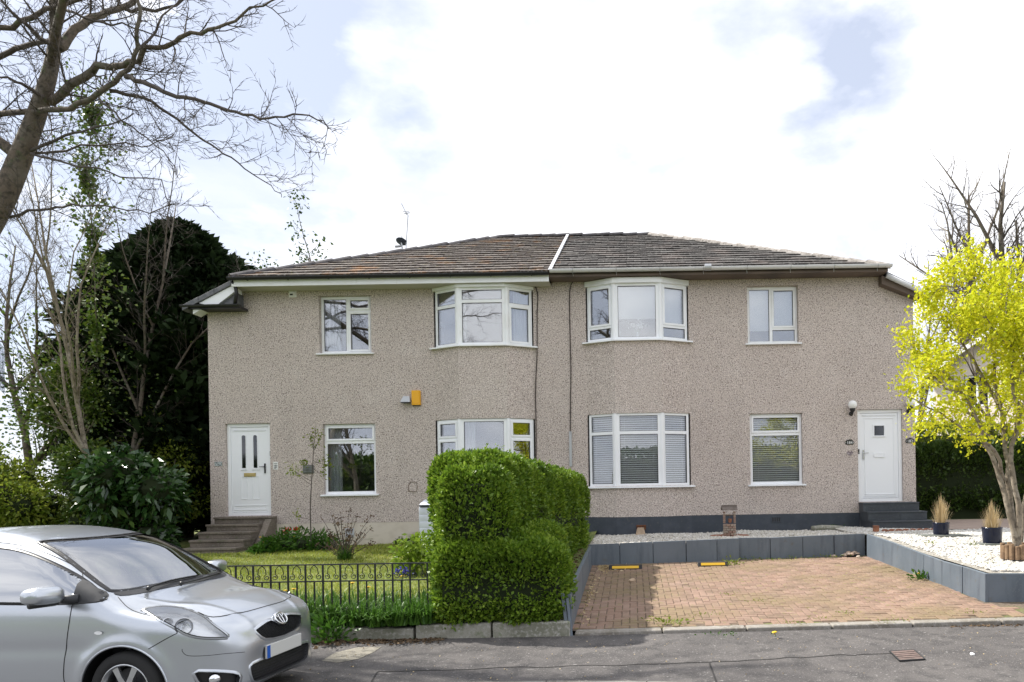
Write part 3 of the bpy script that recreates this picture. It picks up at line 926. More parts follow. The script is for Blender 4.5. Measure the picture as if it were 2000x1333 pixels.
bay_window(BR_pts, g0 + DZR - .02, g1 + DZR + .01, (.73, .73, .73), 'upvc', sashes=((), (), ()), glass='glass_clear')

# ------------------------------------------------------------------ blinds and curtains (things hung inside)
def slat_blind(label, fc, u0, u1, z0, z1, w, pitch=.048):
    r = empty('venetian_blind', fc.p((u0 + u1) / 2, w, z1), label, 'blind', 'venetian blinds in the right ground floor windows')
    zc = z1 - .05; k = 0
    mb = MB(); a = math.radians(46)
    c, s_ = math.cos(a) * .022, math.sin(a) * .022
    mb.add([(-.5, -c, -s_), (.5, -c, -s_), (.5, c, s_), (-.5, c, s_)], [(0, 1, 2, 3)])
    me = mb.mesh('slat', fix=False); me.materials.append(MATS['slat'])
    ang = math.atan2(fc.d.y, fc.d.x)
    r.rotation_euler = (0, 0, ang)
    while zc > z0 + .02:
        o = bpy.data.objects.new('slat', me); COL.objects.link(o); o.parent = r
        o.location = (0, 0, zc - z1); o.scale = (u1 - u0, 1, 1); zc -= pitch
    hb = MB(); hb.box(-(u1 - u0) / 2, (u1 - u0) / 2, -.02, .025, -.04, 0); hb.build('head_rail', 'slat', r)
    cords = MB()
    for q in (-.35, .35): cords.box(q * (u1 - u0) - .002, q * (u1 - u0) + .002, -.002, .002, z0 - z1, 0)
    cords.build('ladder_cord', 'slat', r)
    return r
fc = Facet((W4[0], D), (W4[1], D))
slat_blind('white slatted blind in the single ground floor window by the right door', fc, .05, W4[1] - W4[0] - .05, W4[2] + .02, W4[3] - .03, .17)
fcs = [Facet(BR_pts[i], BR_pts[i + 1]) for i in range(3)]
for k, nm in enumerate(('left', 'middle', 'right')):
    f_ = fcs[k]
    slat_blind('white slatted blind in the %s part of the right ground floor bay' % nm, f_, .06, f_.L - .06, g0 + DZR, g1 + DZR - .02, .12)
def roller(label, fc, u0, u1, z0, z1, w):
    mb = MB(); fc.box(mb, u0, u1, w, w + .004, z0, z1); fc.box(mb, u0, u1, w - .006, w + .012, z0 - .02, z0)
    o = mb.build('roller_blind', 'blind_white', None); tag(o, label, 'blind', 'roller blinds in the right upstairs windows'); return o
f3 = Facet((W3[0], D), (W3[1], D))
roller('white roller blind pulled partway down in the single upstairs window on the right', f3, .05, W3[1] - W3[0] - .05, W3[2] + .34, W3[3] - .04, .24)
roller('pale roller blind half down in the middle of the right upstairs bay', fcs[1], .06, fcs[1].L - .06, u0_ + DZR + .50, u1_ + DZR - .04, .16)
roller('pale roller blind in the right side of the right upstairs bay', fcs[2], .06, fcs[2].L - .06, u0_ + DZR + .35, u1_ + DZR - .04, .16)
def curtain(label, fc, u0, u1, z0, z1, w, waves):
    n = waves * 8; vs = []; fs = []
    for i in range(n + 1):
        u = u0 + (u1 - u0) * i / n; ww = w + .03 * math.sin(i / 8 * 2 * math.pi)
        vs += [fc.p(u, ww, z0), fc.p(u, ww, z1)]
    for i in range(n): fs.append((2 * i, 2 * i + 2, 2 * i + 3, 2 * i + 1))
    mb = MB(); mb.add(vs, fs); o = mb.build('curtain', 'curtain', None, smooth=True, fix=False)
    tag(o, label, 'curtain'); return o
f1 = Facet((W1[0], D), (W1[1], D)); f2 = Facet((W2[0], D), (W2[1], D)); fl = [Facet(BL_pts[i], BL_pts[i + 1]) for i in range(3)]
curtain('pale curtain at the left edge of the small upstairs window on the left', f1, .03, .40, W1[2] + .03, W1[3] - .03, .24, 5)
curtain('pale net curtain at the left edge of the ground floor window left of the hedge', f2, .05, .34, W2[2] + .02, W2[3] - .03, .22, 4)
curtain('pale curtain on the left side of the ground floor bay above the hedge', fl[1], .02, .30, g0, g1 - .03, .24, 4)
curtain('pale curtain on the right side of the ground floor bay above the hedge', fl[1], fl[1].L - .1, fl[1].L + .02, g0, g1 - .03, .24, 2)
curtain('pale curtain on the left side of the left upstairs bay', fl[1], -.05, .14, u0_, u1_ - .03, .24, 2)
curtain('pale curtain on the right side of the left upstairs bay', fl[2], .25, fl[2].L - .02, u0_, u1_ - .03, .2, 4)
# inner shelf board and flowers behind the right upstairs bay
mat('flower_white', (.85, .85, .84), .7); mat('vase', (.5, .55, .6), .2)
vz = u0_ + DZR + .03
fv = empty('flower_vase', fcs[1].p(.52, .30, vz), 'vase of white flowers on the sill inside the right upstairs bay', 'vase')
mb = MB(); mb.lathe([(.03, 0), (.045, .05), (.03, .13), (.02, .17), (.026, .19)], n=12); mb.build('vase_body', 'vase', fv, smooth=True)
rv = random.Random(8); mb = MB(); st = MB()
for k in range(46):
    p = Vector((rv.gauss(0, .085), rv.gauss(0, .05), .33 + rv.gauss(0, .045)))
    mb.lathe([(.004, -.016), (.024, 0), (.014, .017)], c=p, n=6)
    if k % 4 == 0: st.tube([(0, 0, .15), p], .003, 4)
mb.build('flower_head', 'flower_white', fv)
mat('stem_green', (.10, .2, .05), .6)
st.build('stem', 'stem_green', fv)

# ------------------------------------------------------------------ doors
mat('door_white', (.88, .895, .92), .35)
mat('brass', (.55, .43, .18), .35, metal=.8)
mat('chrome', (.7, .7, .72), .2, metal=1.0)
mat('black_plastic', (.015, .015, .017), .4)
def door(x0, x1, z0, z1, kind):
    fc = Facet((x0, D), (x1, D)); W = x1 - x0; r = .06
    mb = MB(); frame_rect(fc, mb, .004, W - .004, z0 + .003, z1 - .003, r, r + .07, .075)
    fr_ = hp(mb.build('door_frame', 'upvc', None, bevel=.005))
    lm = MB(); fc.box(lm, .082, W - .082, r + .018, r + .06, z0 + .082, z1 - .082)
    dr = hp(lm.build('door', 'door_white', None, bevel=.004))
    a, b = .082, W - .082; Wd = b - a; H = z1 - z0
    mo = MB()
    def mould(u0, u1, za, zb, t=.018):
        frame_rect(fc, mo, u0, u1, za, zb, r + .006, r + .018, t)
    cu = W / 2
    if kind == 'left':
        for s in (-1, 1):
            uc = cu + s * .13
            gz0, gz1 = z0 + H * .505, z1 - H * .135
            arch = [fc.p(uc - .062, r + .010, gz0), fc.p(uc + .062, r + .010, gz0)] + [fc.p(uc + .062 * math.cos(q), r + .010, gz1 + .05 * math.sin(q) - (0.02 if (s * math.cos(q)) > 0 else 0)) for q in [i * math.pi / 8 for i in range(9)]]
            sub(MB().prism([p for p in arch], fc.n * .006).build('mould', 'door_white', None, bevel=.004), dr)
            gl = [fc.p(uc - .04, r + .005, gz0 + .03), fc.p(uc + .04, r + .005, gz0 + .03)] + [fc.p(uc + .04 * math.cos(q), r + .005, gz1 - .01 + .03 * math.sin(q)) for q in [i * math.pi / 8 for i in range(9)]]
            sub(MB().prism(gl, fc.n * .004).build('door_pane', 'glass_dark', None), dr)
            bk = [Vector(p) + fc.n * .0042 for p in gl]
            sub(MB().prism(bk, fc.n * .0008).build('obscure_backing', 'seal', None), dr)
            mould(uc - .075, uc + .075, z0 + H * .18, z0 + H * .43, .014)
            fc.box(mo, uc - .085, uc + .085, r + .002, r + .018, gz0 - .018, gz0 - .004)
        mould(a + .05, b - .05, z1 - .17, z1 - .135, .012)
        mould(a + .05, b - .05, z0 + .13, z0 + .24, .014)
        lb = MB(); fc.box(lb, cu - .13, cu + .13, r - .004, r + .018, z0 + H * .425, z0 + H * .465); fc.box(lb, cu - .115, cu + .115, r - .010, r - .004, z0 + H * .432, z0 + H * .458)
        sub(lb.build('letterbox', 'brass', None, bevel=.003), dr)
        hx = b - .075; hm_ = 'black_plastic'
    else:
        s = .11; gz = z0 + H * .77
        fr2 = MB(); frame_rect(fc, fr2, cu - s - .03, cu + s + .03, gz - s - .03, gz + s + .03, r - .002, r + .018, .03); sub(fr2.build('mould', 'door_white', None, bevel=.004), dr)
        gm = MB(); fc.box(gm, cu - s, cu + s, r + .010, r + .014, gz - s, gz + s); sub(gm.build('door_pane', 'glass_dark', None), dr)
        gm = MB(); fc.box(gm, cu - s, cu + s, r + .0145, r + .0155, gz - s, gz + s); sub(gm.build('obscure_backing', 'seal', None), dr)
        mould(a + .09, b - .09, z0 + .16, z1 - .19, .014); mould(a + .07, b - .07, z0 + .13, z0 + .18, .01); mould(a + .05, b - .05, z0 + .09, z0 + .125, .01)
        mould(a + .05, b - .05, z1 - .15, z1 - .125, .01)
        lb = MB(); frame_rect(fc, lb, cu - .12, cu + .12, z0 + H * .485, z0 + H * .525, r - .004, r + .018, .008); fc.box(lb, cu - .112, cu + .112, r + .002, r + .016, z0 + H * .488, z0 + H * .522)
        sub(lb.build('letterbox', 'door_white', None, bevel=.002), dr)
        hx = a + .06; hm_ = 'chrome'
    sub(mo.build('moulding', 'door_white', None, bevel=.003), dr)
    hd = MB(); fc.box(hd, hx - .015, hx + .015, r - .006, r + .018, z0 + H * .46 - .0, z0 + H * .565)
    sg = -1 if kind == 'left' else 1
    fc.box(hd, *( (hx - .11, hx) if sg < 0 else (hx, hx + .11)), r - .04, r - .025, z0 + H * .525, z0 + H * .533); fc.box(hd, hx - .008, hx + .008, r - .03, r - .006, z0 + H * .522, z0 + H * .536)
    sub(hd.build('handle', hm_, None, bevel=.003), dr)
    return dr
door(DL[0], DL[1], DOORZ0, DOORZ1, 'left')['label'] = 'white door with two narrow arched panes'
door(DR[0], DR[1], DOORZ0 + DZR + .02, DOORZ1 + DZR + .02, 'right')['label'] = 'white door with one small square pane'

# ------------------------------------------------------------------ roof
PITCH = math.atan2(2.50, 4.98)
EY = 15.62; EZ = 6.46
RY = 20.60
RXL, RXR = -3.68, .62
def roofz(y, dz=0): return EZ + dz + (y - EY) * math.tan(PITCH)
tp = math.tan(PITCH)
ELX, ERX = -8.70, 5.66
ZR = roofz(RY)
rf = MB()
def hipL(x): return ZR - (RXL - x) * tp
def hipR(x): return ZR - (x - RXR) * tp
SLX, SRX = -9.80, 6.62
dn = -.035
rf.add([(ELX, EY, EZ + dn), (ERX, EY, EZ + dn), (RXR, RY, ZR + dn), (RXL, RY, ZR + dn)], [(0, 1, 2, 3)])
EYB = 2 * RY - EY
rf.add([(ELX, EYB, EZ), (ERX, EYB, EZ), (RXR, RY, ZR), (RXL, RY, ZR)], [(3, 2, 1, 0)])
for (X0, X1, RX, s) in ((SLX, ELX, RXL, 1), (SRX, ERX, RXR, -1)):
    z0 = ZR - abs(RX - X0) * tp
    ya = 15.86; yb = EYB
    rf.add([(X0, ya, z0), (X1, ya, EZ - .0), (X1, EY, EZ), (RX, RY, ZR), (X1, EYB, EZ), (X0, yb, z0)], [(0, 1, 2, 3, 4, 5) if s > 0 else (5, 4, 3, 2, 1, 0)])
roof = hp(rf.build('roof', 'ridge_dark', None, fix=False))
# tiles of the front slope
rt = random.Random(21)
GA, TWd = .315, .334
slope_len = (RY - EY) / math.cos(PITCH)
rows = int(slope_len / GA) + 1
upv = Vector((0, math.cos(PITCH), math.sin(PITCH))); nv = Vector((0, -math.sin(PITCH), math.cos(PITCH)))
org = Vector((0, EY, EZ))
tile_mb = MB()
def tile_verts(w0, w1, t0, t1, l):
    """lower edge w0..w1, upper edge t0..t1 (x), length l up the slope; lower edge lifted"""
    th = .044
    P = lambda x, s, n: Vector((x, 0, 0)) + upv * s + nv * n
    return [P(w0, 0, .012), P(w1, 0, .012), P(t1, l, -.02), P(t0, l, -.02), P(w0, 0, .012 + th), P(w1, 0, .012 + th), P(t1, l, -.02 + th), P(t0, l, -.02 + th)]
TF = [(0, 3, 2, 1), (4, 5, 6, 7), (0, 1, 5, 4), (1, 2, 6, 5), (2, 3, 7, 6), (3, 0, 4, 7)]
full = MB(); full.add(tile_verts(.004, TWd - .004, .004, TWd - .004, GA + .05), TF)
fmeL, fmeR = full.mesh('tile'), full.mesh('tile')
fmeL.materials.append(MATS['tile_left']); fmeR.materials.append(MATS['tile_right'])
fields = {'L': MB(), 'R': MB()}
ntile = 0
for r in range(rows):
    s0 = r * GA; 
    if s0 > slope_len - .05: break
    l = min(GA + .05, slope_len - s0)
    frac = lambda s: s / slope_len
    xl = lambda s: ELX + (RXL - ELX) * frac(s); xr = lambda s: ERX + (RXR - ERX) * frac(s)
    x = XP - math.ceil((XP - ELX) / TWd) * TWd + (TWd / 2 if r % 2 else 0) - TWd
    while x < ERX:
        side = 'L' if x + TWd / 2 < XP else 'R'
        a0, a1 = x, x + TWd
        lo0, lo1 = max(a0, xl(s0)), min(a1, xr(s0)); up0, up1 = max(a0, xl(s0 + l)), min(a1, xr(s0 + l))
        jz = rt.uniform(-.003, .006)
        if lo1 - lo0 > .05:
            clipped = lo0 > a0 + .001 or lo1 < a1 - .001 or up0 > a0 + .001 or up1 < a1 - .001 or l < GA + .04
            base = org + upv * s0 + nv * jz
            if not clipped and ntile < 298:
                o = bpy.data.objects.new('tile', fmeL if side == 'L' else fmeR); COL.objects.link(o); hp(o)
                o.location = base + Vector((x, 0, 0)); o.rotation_euler = (rt.uniform(-.008, .008), rt.uniform(-.012, .012), rt.uniform(-.008, .008))
                o.parent = None; o.parent = roof; o.matrix_parent_inverse = Matrix.Translation(-house.location) if False else Matrix.Identity(4)
                ntile += 1
            else:
                up0_, up1_ = (up0, up1) if up1 > up0 + .01 else ((up0 + up1) / 2 - .005, (up0 + up1) / 2 + .005)
                vv = [p + base for p in tile_verts(lo0 + .004, lo1 - .004, up0_ + .004, up1_ - .004, l)]
                tl = rt.uniform(-.004, .006)
                fields[side].add([p + nv * (tl if i in (1, 2, 5, 6) else 0) for i, p in enumerate(vv)], TF)
        x += TWd
for o in [c for c in COL.objects if c.name.split('.')[0] == 'tile']:
    sub(o, roof)
for sd, nm in (('L', 'tile_left_field'), ('R', 'tile_right_field')):
    o = sub(fields[sd].build('tile_field', nm, None, fix=False), roof); o['kind'] = 'stuff'
# ridge and hip cappings
def caps(a, b, n, m, r=.115, jit=.01):
    a, b = Vector(a), Vector(b); d = (b - a) / n; t = d.normalized(); up = Vector((0, 0, 1)); sd = t.cross(up).normalized(); u2 = sd.cross(t)
    for i in range(n):
        p = a + d * i + Vector((0, 0, rt.uniform(-jit, jit))); q = p + d * 1.06 + u2 * .014
        vs = []; K = 7
        for (c, rr) in ((p, r), (q, r * 1.10)):
            for k in range(K):
                an = math.pi * k / (K - 1)
                vs.append(c + sd * rr * math.cos(an) + u2 * (rr * .8 * math.sin(an) - .035))
        fs = [(k, k + 1, K + k + 1, K + k) for k in range(K - 1)] + [tuple(range(K - 1, -1, -1)), tuple(range(K, 2 * K)), (0, K, 2 * K - 1, K - 1)]
        mb = MB(); mb.add(vs, fs); sub(mb.build('ridge_tile', m, None), roof)
caps((ELX, EY, EZ + .02), (RXL, RY, ZR + .02), 16, 'ridge_dark', .12)
caps((RXL, RY, ZR + .03), (XP, RY, ZR + .03), 5, 'ridge_dark')
caps((XP, RY, ZR + .03), (RXR, RY, ZR + .03), 6, 'ridge_dark')
caps((ERX, EY, EZ + .02), (RXR, RY, ZR + .02), 16, 'ridge_pale', .125, .015)
# party strip
mb = MB(); a = Vector((XP, EY - .02, EZ + .045)); b = Vector((XP - .01, RY, ZR + .08))
mb.obox((a + b) / 2, (.035, 0, 0), (b - a) / 2, nv * .02)
sub(mb.build('party_strip', 'lead', None), roof)
# gutters, fascia, soffit
def half_gutter(a, b, r, m, name='gutter', n=10, ends=True):
    a, b = Vector(a), Vector(b); t = (b - a).normalized(); sd = Vector((0, 0, 1)).cross(t).normalized(); vs = []
    for c in (a, b):
        for k in range(n + 1):
            an = math.pi + math.pi * k / n
            vs.append(c + sd * r * math.cos(an) + Vector((0, 0, r * math.sin(an))))
        for k in range(n, -1, -1):
            an = math.pi + math.pi * k / n
            vs.append(c + sd * (r - .006) * math.cos(an) + Vector((0, 0, (r - .006) * math.sin(an) + .003)))
    K = 2 * (n + 1); fs = [(k, (k + 1) % K, K + (k + 1) % K, K + k) for k in range(K)]
    if ends: fs += [tuple(range(n, -1, -1)), tuple(range(K, K + n + 1))]
    mb = MB(); mb.add(vs, fs)
    return hp(mb.build(name, m, None, smooth=False))
gyy = EY - .04
g1_ = half_gutter((ELX - .02, gyy, EZ - .005), (XP - .03, gyy, EZ - .005), .06, 'black_gutter')
g2_ = half_gutter((XP + .0, gyy, EZ + .05), (ERX + .06, gyy, EZ + .045), .065, 'grey_gutter')
g1_['label'] = 'black gutter'; g2_['label'] = 'pale grey gutter'
for x in lin(XP + .5, ERX - .25, 8):
    mb = MB(); ring = [(x, gyy + .07 * math.cos(q), EZ + .048 + .07 * math.sin(q)) for q in [math.pi + math.pi * k / 8 for k in range(9)]]
    mb.tube(ring, .008, 4); mb.tube([(x, gyy + .02, EZ - .02), (x + .01, gyy + .06, EZ - .08)], .006, 4)
    sub(mb.build('gutter_bracket', 'metal_grey', None), g2_)
mb = MB(); mb.lathe([(.07, -.07), (.075, -.07), (.075, .07), (.07, .07)], c=(1.72, gyy, EZ + .047), n=14, axis='x'); sub(mb.build('gutter_joint', 'metal_grey', None), g2_)
for x in lin(ELX + .4, XP - .4, 8):
    mb = MB(); mb.tube([(x, gyy + .066 * math.cos(q), EZ - .006 + .066 * math.sin(q)) for q in [math.pi + math.pi * k / 8 for k in range(9)]], .008, 4)
    sub(mb.build('gutter_bracket', 'black_gutter', None), g1_)
ex = MB(); ex.box(ELX + .02, XP - .03, EY + .03, EY + .055, 6.28, EZ - .01)
hp(ex.build('fascia', 'upvc_old', None))
ex = MB(); ex.box(ELX + .02, XP - .03, EY + .055, D + .05, 6.285, 6.30); hp(ex.build('soffit', 'soffit_cream', None))
ex = MB(); ex.box(XP - .03, ERX, EY + .03, EY + .055, 6.375, EZ + .04); hp(ex.build('fascia', 'soffit_brown', None))
ex = MB(); ex.box(XP - .03, ERX, EY + .055, D + .05, 6.38, 6.395); hp(ex.build('soffit', 'soffit_brown', None))
# lower left verge: slates, white board, black gutter return
mat('slate_edge', (.11, .115, .125), .6, var=[(8, (.17, .17, .18), .45, .65)])
vz = lambda x: hipL(x)
for i, (xa, xb) in enumerate(((-9.80, -9.45), (-9.44, -9.10), (-9.09, -8.70))):
    mb = MB(); mb.prism([(xa, 15.70, vz(xa) - .10), (xb, 15.70, vz(xb) - .10), (xb, 15.70, vz(xb) + .02 - .008 * i), (xa, 15.70, vz(xa) + .02 - .008 * i)], (0, .5, 0)); sub(mb.build('verge_tile', 'slate_edge', None, bevel=.006), roof)
mb = MB(); mb.prism([(-9.28, 15.74, vz(-9.28) - .24), (-9.05, 15.74, vz(-9.28) - .24), (-8.66, 15.74, vz(-8.66) - .26), (-8.66, 15.74, vz(-8.66) - .105), (-9.45, 15.74, vz(-9.45) - .11)], (0, .3, 0)); hp(mb.build('barge_board', 'upvc', None))
mb = MB(); mb.prism([(-9.0, 15.80, vz(-9.28) - .24), (-8.66, 15.80, vz(-9.28) - .24), (-8.66, 15.80, vz(-8.66) - .27)], (0, .3, 0)); hp(mb.build('barge_infill', 'slate_edge', None))
zz = vz(-9.28) - .30
half_gutter((-9.85, 15.74, zz + .06), (-8.55, 15.74, zz + .06), .062, 'black_gutter')
mb = MB(); mb.box(-9.80, -8.56, 15.75, D - .003, zz - .015, zz + .04); hp(mb.build('gutter_board', 'black_gutter', None))
mb = MB(); mb.tube([(-8.68, 15.66, EZ - .06), (-8.62, 15.70, EZ - .15), (-8.61, 15.72, EZ - .30), (-8.66, 15.74, zz + .06)], .04, 8); hp(mb.build('downpipe', 'black_gutter', None, smooth=True))
mb = MB(); mb.prism([(-9.62, 15.80, zz - .12), (-9.45, 15.80, zz - .02), (-9.62, 15.80, zz - .02)], (0, .3, 0)); hp(mb.build('soffit_end', 'upvc_old', None))
# lower right verge: sloped grey gutter
a = (ERX + .02, 15.80, EZ - .13); b = (6.60, 15.80, hipR(6.60) - .07)
mb = MB(); mb.tube([a, b], .055, 10); mb.tube([(b[0] - .14, b[1], b[2] + .07), (b[0] + .04, b[1], b[2] + .0)], .068, 10); mb.tube([(6.56, 15.8, b[2] + .02), (6.72, 15.8, b[2] + .03)], .06, 10)
hp(mb.build('verge_gutter', 'grey_gutter', None, smooth=True))
for (xa, xb) in ((5.70, 6.15), (6.16, 6.58)):
    mb = MB(); mb.prism([(xa, 15.86, hipR(xa) - .10), (xb, 15.86, hipR(xb) - .10), (xb, 15.86, hipR(xb) + .03), (xa, 15.86, hipR(xa) + .03)], (0, .4, 0)); sub(mb.build('verge_tile', 'slate_edge', None, bevel=.006), roof)
mb = MB(); mb.prism([(5.60, 15.88, hipR(5.62) - .28), (6.55, 15.88, hipR(6.55) - .20), (6.55, 15.88, hipR(6.55) - .09), (5.60, 15.88, hipR(5.60) - .10)], (0, D - 15.884, 0)); hp(mb.build('barge_board', 'soffit_brown', None))
# ================================================================== plants
mat('bark', (.135, .105, .078), .95, var=[(3, (.16, .14, .115), .42, .65), (14, (.065, .055, .042), .48, .66), (6, (.10, .12, .06), .58, .72)], bump=(30, .8, .02))
mat('bark_pale', (.24, .20, .15), .95, var=[(4, (.32, .28, .22), .42, .65), (16, (.13, .11, .085), .48, .66)], bump=(30, .6, .01))
mat('twig', (.085, .07, .06), .9)
mat('twig_pale', (.20, .165, .125), .9)
leafmat('privet', [(.085, .165, .014), (.13, .225, .018), (.18, .29, .025), (.28, .39, .045)], .35, .45, .35, big=(1.1, (.07, .14, .014), .50, .70))
leafmat('lime_leaf', [(.58, .62, .02), (.70, .68, .025), (.50, .58, .025), (.78, .70, .05)], .45, .5)
leafmat('conifer', [(.010, .020, .007), (.016, .030, .010), (.022, .040, .012)], .1, .7, .15)
leafmat('laurel', [(.018, .05, .014), (.028, .07, .018), (.04, .09, .022), (.06, .12, .03)], .15, .22, .6)
leafmat('shrub_leaf', [(.13, .20, .02), (.19, .25, .03), (.25, .28, .04), (.10, .16, .02)], .45, .5)
leafmat('shrub_dark', [(.03, .06, .012), (.05, .09, .016), (.075, .12, .02)], .25, .45)
leafmat('ivy_leaf', [(.05, .10, .012), (.09, .15, .02), (.15, .19, .03)], .25, .35, .5)
leafmat('strap', [(.05, .13, .015), (.075, .17, .02), (.10, .21, .03), (.06, .14, .03)], .3, .42, .35)
leafmat('blade', [(.26, .33, .035), (.33, .38, .05), (.38, .39, .08), (.20, .28, .03), (.44, .41, .13)], .35, .6)
leafmat('bed_leaf', [(.04, .11, .012), (.06, .15, .018), (.09, .18, .02)], .3, .45)
leafmat('dead_leaf', [(.13, .085, .05), (.20, .14, .085), (.08, .055, .035)], .2, .9)
leafmat('straw', [(.52, .40, .22), (.62, .50, .30), (.42, .31, .16), (.66, .56, .38)], .3, .7)
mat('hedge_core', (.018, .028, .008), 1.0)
mat('yellow_petal', (.80, .52, .01), .6); mat('red_petal', (.80, .015, .02), .5); mat('blue_petal', (.10, .10, .45), .6)
mat('seed_head', (.075, .045, .03), .95)

def wob_line(p, d, L, rng, seg, wob_, up=0.0):
    p = Vector(p); d = Vector(d).normalized(); n = max(2, int(round(L / seg))); pts = [p.copy()]
    for i in range(n):
        d = (d + Vector((rng.gauss(0, wob_), rng.gauss(0, wob_), rng.gauss(0, wob_) + up))).normalized()
        p = p + d * (L / n); pts.append(p.copy())
    return pts

def sprout(mb, pts, r0, lvl, rng, P, tips, mi=0):
    """side shoots along a polyline. P[lvl] = (spacing, length, ratio, wobble, up, angle)"""
    if lvl >= len(P): return
    sp, ln, rr, wb, up, ang = P[lvl]
    tot = sum((pts[i + 1] - pts[i]).length for i in range(len(pts) - 1))
    s = sp * rng.uniform(.3, 1.0); side = rng.choice((-1, 1))
    while s < tot:
        q = s; i = 0
        while i < len(pts) - 2 and q > (pts[i + 1] - pts[i]).length:
            q -= (pts[i + 1] - pts[i]).length; i += 1
        t = (pts[i + 1] - pts[i]); l = t.length; t.normalize()
        p = pts[i] + t * min(q, l)
        f = s / tot
        ax = t.cross(Vector((rng.gauss(0, 1), rng.gauss(0, 1), rng.gauss(0, .6)))).normalized()
        d = (t * math.cos(ang) + ax * math.sin(ang) * 1.0)
        L = ln * rng.uniform(.45, 1.25) * (1 - .45 * f)
        ch = wob_line(p, d, L, rng, max(L / 5, .03), wb, up)
        r = max(r0 * rr, .0048) * (1 - .4 * f)
        k = len(ch)
        mb.tube(ch, [r * (1 - .75 * j / (k - 1)) for j in range(k)], 3 if r < .012 else 5, mi, caps=False)
        tips.append((ch[-1], (ch[-1] - ch[-2]).normalized()))
        if lvl + 1 < len(P): sprout(mb, ch, r, lvl + 1, rng, P, tips, mi)
        s += sp * rng.uniform(.6, 1.4)

# ---------------- big bare tree by the street on the left
rb = random.Random(17)
TY = 9.5
tree1 = empty('bare_tree', at_z(-215, 1160, .3), 'large bare tree with forking limbs reaching in from the upper left', 'tree')
def par(o, p):
    o.parent = p; o.matrix_parent_inverse = Matrix.Translation(-p.location); return o
base = Vector((-9.9, 9.6, .28))
tree1.location = base
trunk_px = [(-190, 900, 9.6), (-140, 700, 9.6), (-70, 530, 9.55), (0, 400, 9.5), (35, 320, 9.5), (75, 215, 9.4), (100, 130, 9.3), (108, 60, 9.3), (105, -40, 9.3), (112, -180, 9.4), (100, -320, 9.6)]
tp_ = [base] + [at(*q) for q in trunk_px]
tr_ = [.25, .19, .165, .15, .140, .128, .102, .082, .062, .052, .042, .02]
sp_ = smooth_line(tp_, 4); sr_ = [float(np.interp(i / 4, range(len(tr_)), tr_)) for i in range(len(sp_))]
trunk = MB(); trunk.tube(sp_, sr_, 12)
crown = MB()
